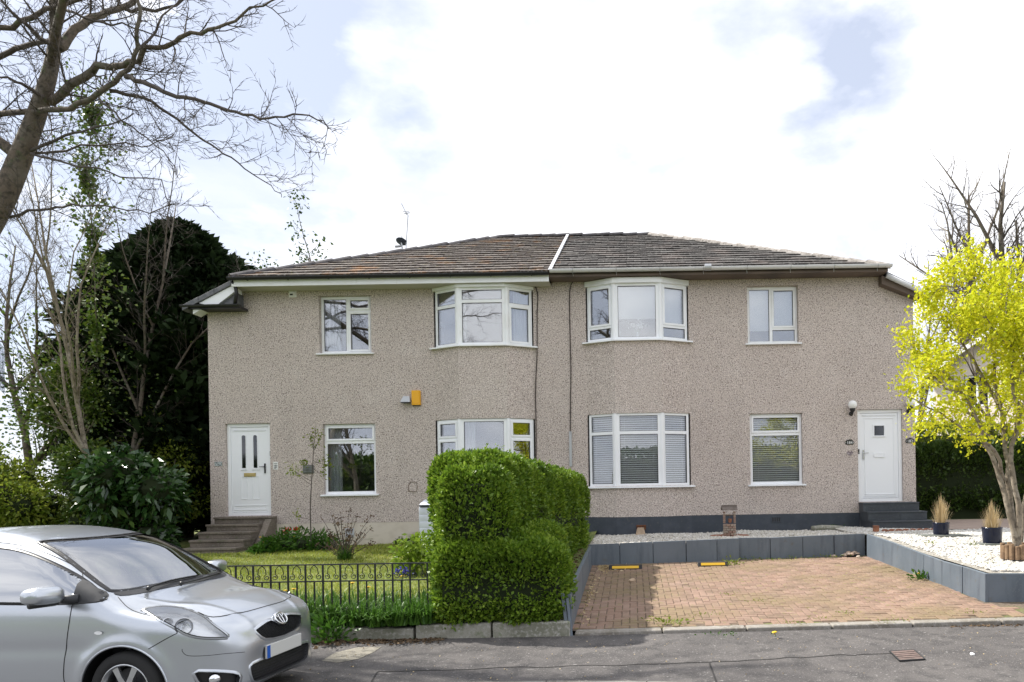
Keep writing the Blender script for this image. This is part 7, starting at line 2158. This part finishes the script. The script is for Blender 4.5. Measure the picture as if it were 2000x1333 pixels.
# openings
DLO = closed([(-1.005, .985), (-1.16, .962), (-1.45, .952), (-1.9, .955), (-2.5, .97), (-2.95, 1.0), (-3.08, 1.06), (-3.10, 1.17), (-3.0, 1.29), (-2.75, 1.370), (-2.4, 1.400), (-2.05, 1.396), (-1.8, 1.358), (-1.55, 1.282), (-1.32, 1.182), (-1.13, 1.075)], 4)
WS = closed([(-.955, 0), (-.965, -.30), (-.985, -.52), (-1.03, -.655), (-1.10, -.672), (-1.35, -.635), (-1.60, -.590), (-1.765, -.555), (-1.775, -.50), (-1.73, -.25), (-1.715, 0), (-1.73, .25), (-1.775, .50), (-1.765, .555), (-1.60, .590), (-1.35, .635), (-1.10, .672), (-1.03, .655), (-.985, .52), (-.965, .30)], 3)
RW = closed([(1.30, -.50), (1.34, 0), (1.30, .50), (1.12, .58), (1.05, .55), (1.03, 0), (1.05, -.55), (1.12, -.58)], 3)   # rear screen (z, y)
GR = closed([(-.335, .668), (-.26, .686), (-.17, .702), (-.115, .706), (-.085, .690), (-.05, .662), (0, .650), (.05, .662), (.085, .690), (.115, .706), (.17, .702), (.26, .686), (.335, .668), (.325, .645), (.295, .610), (.25, .582), (.15, .565), (0, .556), (-.15, .565), (-.25, .582), (-.295, .610), (-.325, .645)], 1)
LG = closed([(-.40, .405), (-.2, .412), (0, .414), (.2, .412), (.40, .405), (.43, .37), (.41, .29), (.36, .255), (.18, .245), (0, .242), (-.18, .245), (-.36, .255), (-.41, .29), (-.43, .37)], 2)
fc_ = CV[CQ].mean(1); fg = grad(fc_)
cut = np.zeros(len(CQ), bool)
cut |= in_poly(shrink(DLO, .012), fc_[:, 0], fc_[:, 2]) & (np.abs(fg[:, 1]) > .45)
cut |= in_poly(shrink(WS, .012), fc_[:, 0], fc_[:, 1]) & (fc_[:, 2] > .9) & (fg[:, 0] > .15)
cut |= in_poly(shrink(RW, .012), fc_[:, 2], fc_[:, 1]) & (fg[:, 0] < -.3) & (fc_[:, 0] < -3)
cut |= in_poly(shrink(GR, -.006), fc_[:, 1], fc_[:, 2]) & (fg[:, 0] > .3) & (fc_[:, 0] > -.3)
cut |= in_poly(shrink(LG, -.006), fc_[:, 1], fc_[:, 2]) & (fg[:, 0] > .3) & (fc_[:, 0] > -.3)
# headlamp outlines in the (y along the flank-front, z) sense: traced on the photograph, kept symmetric
HLpx = [(283, 1191), (296, 1187), (318, 1185), (345, 1187), (370, 1193), (392, 1203), (412, 1217), (430, 1231), (445, 1243), (436, 1245), (410, 1245), (385, 1243), (362, 1236), (340, 1224), (318, 1212), (300, 1202)]
hl3 = [cast(*p) for p in HLpx]

HLn = np.array([(p[0], p[2]) for p in hl3]); HLc = closed(HLn, 2)
FGpx = [(380, 1316), (402, 1313), (440, 1314), (466, 1318), (468, 1330), (460, 1346), (420, 1352), (400, 1344)]
FG = closed([(c[0], c[2]) for c in (cast(*p) for p in FGpx)], 2)
cut |= in_poly(shrink(HLc, -.005), fc_[:, 0], fc_[:, 2]) & (np.abs(fc_[:, 1]) > .45)
cut |= in_poly(shrink(FG, -.006), fc_[:, 0], fc_[:, 2]) & (np.abs(fc_[:, 1]) > .45)
keep = ~cut
body = link('body', np_mesh('body', CV, CQ[keep], True), 'car_paint', car)
# dark lining inside the shell
gi = grad(CV)
lin_keep = keep & (fc_[:, 2] > .35)
link('lining', np_mesh('lining', CV - gi * .022, CQ[lin_keep][:, ::-1], True), 'car_inside', car)
for sgn in (-1, 1):
    ps = lambda q, s_=sgn: proj_side(q, s_)
    gl = patch('side_window', shrink(DLO, .006), ps, -.004, 'car_side_glass', car, .06)
    ring('window_seal', DLO, -.004, .020, ps, .003, 'car_black', gl)
    patch('mirror_corner', closed([(-1.004, .986), (-1.10, .966), (-1.20, .958), (-1.245, .957), (-1.245, 1.05), (-1.245, 1.135), (-1.13, 1.073), (-1.05, 1.035)], 2), ps, .005, 'car_trim', gl, .03)
    patch('quarter_bar', [(-1.318, .955), (-1.348, .955), (-1.358, 1.196), (-1.330, 1.184)], ps, .005, 'car_black', gl, .03)
    patch('quarter_sill', [(-1.245, .955), (-1.318, .955), (-1.318, .985), (-1.245, .99)], ps, .005, 'car_black', gl, .03)
    patch('centre_pillar', [(-2.10, .955), (-2.19, .955), (-2.17, 1.405), (-2.11, 1.405)], ps, .005, 'car_black', gl, .04)
    # headlamp: silver bowl, two reflectors, clear cover
    hl = patch('headlight', HLc, ps, -.055, 'lamp_silver', car, .03)
    n = len(HLc); PA = ps(HLc); ga = grad(PA); mb = MB()
    mb.add(np.concatenate([PA + ga * .001, PA - ga * .056]), [(i, (i + 1) % n, n + (i + 1) % n, n + i) for i in range(n)])
    mb.build('lamp_wall', 'lamp_silver', hl, smooth=True)
    for (fx_, fz_, rr, m_) in ((.40, .50, .058, 'car_chrome'), (.60, .66, .034, 'lamp_silver')):
        lo, hi_ = HLn.min(0), HLn.max(0)
        c2 = np.array([[hi_[0] - (hi_[0] - lo[0]) * fx_, lo[1] + (hi_[1] - lo[1]) * fz_]]); c3 = ps(c2); g3 = grad(c3)
        c3 = (c3 - g3 * .022)[0]
        dirv = Vector((.75, sgn * .55, .22)).normalized()
        q = dirv.to_track_quat('Z', 'Y').to_matrix()
        mb = MB(); mb.lathe([(rr, 0), (rr * .97, -.012), (rr * .7, -.03), (rr * .3, -.038), (.004, -.04)], n=20, cap=False)
        mb.v = [tuple(q @ Vector(v) + Vector(c3)) for v in mb.v]; mb.build('reflector', m_, hl, smooth=True, fix=False)
        mb = MB(); mb.lathe([(rr * 1.08, -.004), (rr * 1.10, .004), (rr * .98, .004), (rr * .97, -.004)], n=20, cap=False)
        mb.v = [tuple(q @ Vector(v) + Vector(c3)) for v in mb.v]; mb.build('lamp_ring', 'lamp_dark' if m_ == 'car_chrome' else 'car_chrome', hl, smooth=True, fix=False)
        mb = MB(); mb.lathe([(.013, -.03), (.016, -.01), (.010, .004), (.002, .008)], n=10)
        mb.v = [tuple(q @ Vector(v) + Vector(c3)) for v in mb.v]; mb.build('bulb', 'lamp_glass', hl, smooth=True, fix=False)
    patch('lamp_cover', shrink(HLc, .001), ps, .002, 'lamp_glass', hl, .03)
    ring('lamp_gap', HLc, -.004, .003, ps, .0026, 'car_gap', hl); ring('lamp_edge', HLc, -.020, -.003, ps, .0012, 'car_paint', hl)
    # fog lamp pocket
    fp = patch('fog_recess', FG, ps, -.045, 'car_black', car, .03)
    PA = ps(FG); ga = grad(PA); n = len(FG); mb = MB(); mb.add(np.concatenate([PA + ga * .001, PA - ga * .046]), [(i, (i + 1) % n, n + (i + 1) % n, n + i) for i in range(n)])
    mb.build('recess_wall', 'car_trim', fp, smooth=True); ring('recess_edge', FG, -.022, .001, ps, .0015, 'car_paint', fp)
    cf = cast(418, 1328); cf = Vector((cf[0], cf[1] * (-sgn) if cf[1] < 0 else cf[1], cf[2])); cf.y = abs(cf.y) * sgn
    q = Vector((.80, sgn * .58, .05)).normalized().to_track_quat('Z', 'Y').to_matrix()
    mb = MB(); mb.lathe([(.040, -.035), (.044, -.005), (.036, .004), (.016, .009), (.002, .010)], n=20); mb.v = [tuple(q @ Vector(v) + cf - Vector((0, sgn * .012, 0))) for v in mb.v]
    mb.build('fog_lamp', 'car_chrome', fp, smooth=True)
    # side repeater
    rp_ = closed([(-1.0 + .034 * math.cos(a), .742 + .014 * math.sin(a)) for a in [k * math.pi / 5 for k in range(10)]], 1)
    patch('side_repeater', rp_, ps, .007, 'lamp_silver', car, .02)
    # door mirror
    mir = MB(); mx, my, mz = -1.305, sgn * .965, 1.045; vs = []; R_ = 10; K_ = 14
    for i in range(R_ + 1):
        th = math.pi * i / R_
        for k in range(K_):
            a = 2 * math.pi * k / K_
            se = lambda v, e: math.copysign(abs(v) ** e, v)
            yy = se(-math.cos(th), .6) * .128; w = se(math.sin(th), .55)
            xx = w * se(math.cos(a), .7) * .082; zz_ = w * se(math.sin(a), .7) * .072
            if xx < -.055: xx = -.055
            out_f = (yy * 1.0 / .128 + 1) / 2
            vs.append((mx + xx + .03 * out_f * -1, my + sgn * yy, mz + zz_ * (.86 + .14 * (1 - out_f)) + .006 * out_f))
    mir.add(vs, [(i * K_ + k, i * K_ + (k + 1) % K_, (i + 1) * K_ + (k + 1) % K_, (i + 1) * K_ + k) for i in range(R_) for k in range(K_)])
    mo = mir.build('door_mirror', 'car_paint', car, smooth=True)
    mb = MB(); mb.tube([(mx + .03, sgn * .85, 1.0), (mx + .05, sgn * .81, .998), (-1.20, sgn * .78, 1.0)], [.030, .033, .036], 10); mb.build('mirror_arm', 'car_trim', mo, smooth=True)
    mb = MB(); mb.tube([(mx - .015, sgn * .86, .985), (mx - .03, sgn * 1.06, .985)], [.03, .022], 8); mb.build('mirror_base', 'car_black', mo, smooth=True)
    # shut lines
    seam([proj_side([(x, z)], sgn)[0] for x, z in ((-1.240, .955), (-1.243, .85), (-1.262, .70), (-1.29, .52), (-1.30, .38), (-1.27, .24))], car)
    seam([proj_side([(x, z)], sgn)[0] for x, z in ((-1.240, .955), (-1.222, 1.05), (-1.236, 1.118), (-1.32, 1.200), (-1.55, 1.312), (-1.80, 1.388), (-2.05, 1.424), (-2.4, 1.43))], car)
    seam([proj_side([(x, z)], sgn)[0] for x, z in ((-2.15, .95), (-2.15, .7), (-2.16, .4), (-2.18, .24))], car)
    fs_ = [cast(290, 1268), cast(318, 1252), cast(346, 1237)]
    seam([(p[0], abs(p[1]) * sgn, p[2]) for p in fs_], car)
    rs_ = [cast(*p) for p in ((478, 1274), (440, 1277), (400, 1281), (368, 1281), (357, 1274), (356, 1268))]
    seam([(p[0], abs(p[1]) * sgn, p[2]) for p in rs_], car, .0022)
    # arches and wheels
    for ax in (AXF, AXR):
        mb = MB(); pr = []
        angs = [math.radians(a) for a in range(-22, 203, 6)]
        arc = np.array([(ax + .348 * math.cos(a), max(WZ + .348 * math.sin(a), .185)) for a in angs])
        P = proj_side(arc, sgn); mb.tube([Vector(p) for p in P], .009, 6); mb.build('arch_lip', 'car_paint', car, smooth=True)
        mb = MB(); vs = []
        for a in angs:
            vs += [(ax + .344 * math.cos(a), sgn * .48, WZ + .344 * math.sin(a)), (ax + .344 * math.cos(a), sgn * .815, WZ + .344 * math.sin(a))]
        m_ = len(angs); mb.add(vs, [(2 * i, 2 * i + 1, 2 * i + 3, 2 * i + 2) for i in range(m_ - 1)] ); mb.lathe([(.344, sgn * .48), (.002, sgn * .48)], c=(ax, 0, WZ), n=30, axis='y', cap=False)
        mb.build('arch_liner', 'car_black', car, smooth=True)
        mb = MB(); y0 = sgn * .625; s_ = sgn
        mb.lathe([(.20, y0), (.275, y0 - s_ * .004), (.293, y0 + s_ * .02), (.297, y0 + s_ * .06), (.297, y0 + s_ * .12), (.293, y0 + s_ * .16), (.275, y0 + s_ * .185), (.235, y0 + s_ * .193), (.208, y0 + s_ * .186), (.198, y0 + s_ * .17)], c=(ax, 0, WZ), n=48, axis='y', cap=False)
        wh = mb.build('wheel', 'rubber', car, smooth=True)
        mb = MB(); yf = y0 + s_ * .178
        mb.lathe([(.198, y0 + s_ * .02), (.185, y0 + s_ * .05), (.183, yf - s_ * .03), (.196, yf - s_ * .006), (.205, yf + s_ * .004), (.198, yf + s_ * .006), (.188, yf - s_ * .004)], c=(ax, 0, WZ), n=40, axis='y', cap=False)
        for k in range(7):
            a = k * 2 * math.pi / 7 + .25; c, sn_ = math.cos(a), math.sin(a)
            w0, w1 = .026, .020
            vs = []
            for (r_, w_, yo) in ((.03, w0, -.012), (.11, w1, -.006), (.192, w1 * 1.25, -.008)):
                for t_ in (-1, 1):
                    for dy_ in (0, -.022):
                        vs.append((ax + c * r_ - sn_ * w_ * t_, yf + s_ * (yo + dy_), WZ + sn_ * r_ + c * w_ * t_))
            mb.add(vs, [(0, 2, 6, 4), (4, 6, 10, 8), (1, 5, 7, 3), (5, 9, 11, 7), (0, 4, 5, 1), (4, 8, 9, 5), (2, 3, 7, 6), (6, 7, 11, 10)])
        mb.lathe([(.05, yf - s_ * .03), (.05, yf - s_ * .008), (.035, yf - s_ * .002), (.002, yf)], c=(ax, 0, WZ), n=20, axis='y', cap=False)
        mb.build('rim', 'alloy', wh, smooth=False)
        mb = MB(); mb.lathe([(.16, y0 + s_ * .09), (.002, y0 + s_ * .09)], c=(ax, 0, WZ), n=24, axis='y', cap=False); mb.build('brake_disc', 'lamp_dark', wh)
# windscreen, rear screen
ws = patch('windscreen', shrink(WS, .006), proj_top, -.004, 'car_glass', car, .06)
ring('screen_seal', WS, -.004, .014, proj_top, .003, 'car_black', ws)
ring('screen_border', WS, .010, .045, proj_top, -.0025, 'car_black', ws)
def proj_rear(zy):
    zy = np.asarray(zy, float); n = len(zy); xs = np.linspace(-3.84, -2.9, 300)
    F_ = body_f(np.repeat(xs[None], n, 0), np.repeat(zy[:, 1:], 300, 1), np.repeat(zy[:, :1], 300, 1)); k = np.argmax(F_ < 0, 1)
    return np.stack([xs[k], zy[:, 1], zy[:, 0]], 1)
rwn = patch('rear_window', shrink(RW, .006), proj_rear, -.003, 'car_glass', car, .06); ring('screen_seal', RW, -.004, .02, proj_rear, .003, 'car_black', rwn)
cw = closed([(-.905, 0), (-.915, -.30), (-.935, -.50), (-.975, -.635), (-1.02, -.655), (-1.0, -.56), (-.975, -.40), (-.960, -.2), (-.955, 0), (-.960, .2), (-.975, .40), (-1.0, .56), (-1.02, .655), (-.975, .635), (-.935, .50), (-.915, .30)], 2)
patch('cowl', cw, proj_top, .004, 'car_trim', car, .03)
# bonnet edge
ha, hb = cast(417, 1206), cast(545, 1172)
hx0 = hb[0] + .01
hood = [(hx0 - .33, -.70), (ha[0] - .12, -abs(ha[1]) - .015), (ha[0], -abs(ha[1])), ((ha[0] + hx0) / 2 + .045, -abs(ha[1]) * .55), (hx0 + .03, 0)]
full = hood + [(x, -y) for x, y in hood[-2::-1]]
full = hood[1:] + [(x, -y) for x, y in hood[-2:0:-1]]
seam([proj_top([(x, y)])[0] for x, y in full], car, .004)
for sg in (-1, 1):
    seam([proj_top([(x, y * sg)])[0] for x, y in ((-.975, .665), (-.85, .715), (-.70, .735), (-.56, .735))], car, .003)
# wipers
for L_ in (((286, 1156), (300, 1149), (330, 1139), (360, 1132), (384, 1127)), ((350, 1147), (375, 1140), (405, 1130), (430, 1121))):
    c = [q for q in (cast(*p) for p in L_) if q is not None]; P = np.array(c); g = grad(P); P = P + g * np.linspace(.03, .014, len(P))[:, None]
    mb = MB(); mb.tube(smooth_line([Vector(p) for p in P], 3), .008, 6); w_ = mb.build('wiper', 'car_black', car, smooth=True)
    mb = MB(); mb.tube([Vector(P[0]) - Vector((0, 0, .01)), Vector(P[0]) + Vector((.02, 0, .012))], .016, 8); mb.build('wiper_pivot', 'car_black', w_, smooth=True)
# grille, badge, plate, lower intake
for poly, nm, st in ((GR, 'grille', .022), (LG, 'lower_grille', .024)):
    g_ = patch(nm, poly, proj_front, -.03, 'car_black', car, .03)
    PA = proj_front(poly); ga = grad(PA); n = len(poly); mb = MB(); mb.add(np.concatenate([PA + ga * .001, PA - ga * .031]), [(i, (i + 1) % n, n + (i + 1) % n, n + i) for i in range(n)]); mb.build('grille_wall', 'car_trim', g_, smooth=True)
    mb = MB(); lo, hi_ = poly.min(0), poly.max(0)
    if nm == 'grille':
        for sg in (-1, 1):
            u = lo[0] - .3
            while u < hi_[0] + .3:
                seg = [(u + sg * t * .16, lo[1] + t * (hi_[1] - lo[1])) for t in np.linspace(0, 1, 24)]
                s2 = np.array(seg); ok = in_poly(shrink(poly, .004), s2[:, 0], s2[:, 1])
                if ok.sum() >= 2:
                    q3 = proj_front(s2[ok]); q3 = q3 - grad(q3) * .014; mb.tube([Vector(p) for p in q3], .0028, 3, caps=False)
                u += st
    else:
        for z in np.arange(lo[1] + .02, hi_[1], st):
            s2 = np.array([(u, z) for u in np.linspace(lo[0], hi_[0], 40)]); ok = in_poly(shrink(poly, .004), s2[:, 0], s2[:, 1]); q3 = proj_front(s2[ok]); q3 = q3 - grad(q3) * .014; mb.tube([Vector(p) for p in q3], .004, 3, caps=False)
    o = mb.build('grille_mesh', 'car_trim', g_, fix=False); o['kind'] = 'stuff'
    ring('grille_edge', poly, -.022, .0015, proj_front, .0015, 'car_paint', g_)
bz = .700
bc = Vector(proj_front([(0, bz)])[0]); bn = Vector(grad(np.array([bc]))[0])
bq = bn.to_track_quat('Z', 'Y').to_matrix()
badge = MB()
def ell(a, b, cx, cy, r, n=30): badge.tube([bq @ Vector((cx + a * math.cos(t), cy + b * math.sin(t), .010)) + bc for t in [2 * math.pi * i / n for i in range(n + 1)]], r, 6, caps=False)
# local axes: find which of the two is the car's sideways direction
ux = bq @ Vector((1, 0, 0))
if abs(ux.y) > .7: ell_ = lambda a, b, cy, r: ell(a, b, 0, cy, r)
else: ell_ = lambda a, b, cy, r: ell(b, a, cy, 0, r)
upw = 1 if (bq @ Vector((0, 1, 0) if abs(ux.y) > .7 else (1, 0, 0))).z > 0 else -1
ell_(.074, .054, 0, .0085); ell_(.020, .050, 0, .006); ell_(.046, .018, .029 * upw, .006)
badge.build('badge', 'car_chrome', car, smooth=True, fix=False)
bk = MB(); bk.v = []; bk.lathe([(1, .001), (.95, .006), (.02, .007)], n=28)
bk.v = [tuple(bq @ Vector((v[0] * (.066 if abs(ux.y) > .7 else .046), v[1] * (.046 if abs(ux.y) > .7 else .066), v[2])) + bc) for v in bk.v]; bk.build('badge_backing', 'car_black', car, smooth=True, fix=False)
pz = .467; px_ = float(proj_front([(0, pz)])[0][0]) + .020
mb = MB(); mb.box(px_ - .02, px_, -.26, .26, pz - .056, pz + .056); pl = mb.build('number_plate', 'plate_white', car, bevel=.006)
mb = MB(); mb.box(px_ + .0005, px_ + .002, -.2575, -.213, pz - .052, pz + .052); mb.build('plate_band', 'plate_blue', pl)
mb = MB(); mb.box(px_ - .10, px_ - .0205, -.27, .27, pz - .05, pz + .05); mb.build('plate_mount', 'car_trim', pl)
# inside: dash, seats
mb = MB(); mb.prism([(-1.05, -.66, .95), (-1.30, -.68, .98), (-1.55, -.68, .90), (-1.55, -.68, .55), (-1.05, -.66, .55)], (0, 1.34, 0)); mb.build('dashboard', 'car_inside', car, bevel=.03)
for sg in (-1, 1):
    mb = MB(); mb.obox((-2.28, sg * .36, .86), (.07, 0, 0), (0, .24, 0), (-.09, 0, .33)); mb.obox((-2.02, sg * .36, .50), (.27, 0, .03), (0, .25, 0), (0, 0, .08)); st_ = mb.build('seat', 'car_inside', car, bevel=.04)
    mb = MB(); mb.obox((-2.40, sg * .36, 1.27), (.04, 0, .0), (0, .13, 0), (-.015, 0, .09)); mb.build('headrest', 'car_inside', st_, bevel=.03)
sw = MB(); sw.tube([(-1.62 + .04 * math.sin(t), -.36 + .18 * math.cos(t), .93 + .17 * math.sin(t)) for t in [i * math.pi / 12 for i in range(25)]], .014, 6, caps=False); sw.build('steering_wheel', 'car_inside', car, smooth=True)
mb = MB(); mb.obox((-1.60, 0, 1.30), (.012, 0, .004), (0, .10, 0), (-.004, 0, .03)); mb.tube([(-1.60, 0, 1.32), (-1.62, 0, 1.385)], .008, 6); mb.build('rear_view_mirror', 'car_inside', car)
# sill skirts
for sg in (-1, 1):
    mb = MB(); mb.box(-2.86, -1.20, sg * .76 - .04, sg * .76 + .04, .155, .20); mb.build('sill_skirt', 'car_trim', car)
mb = MB(); mb.box(-3.5, -.25, -.70, .70, .14, .18); mb.build('floor_pan', 'car_trim', car)
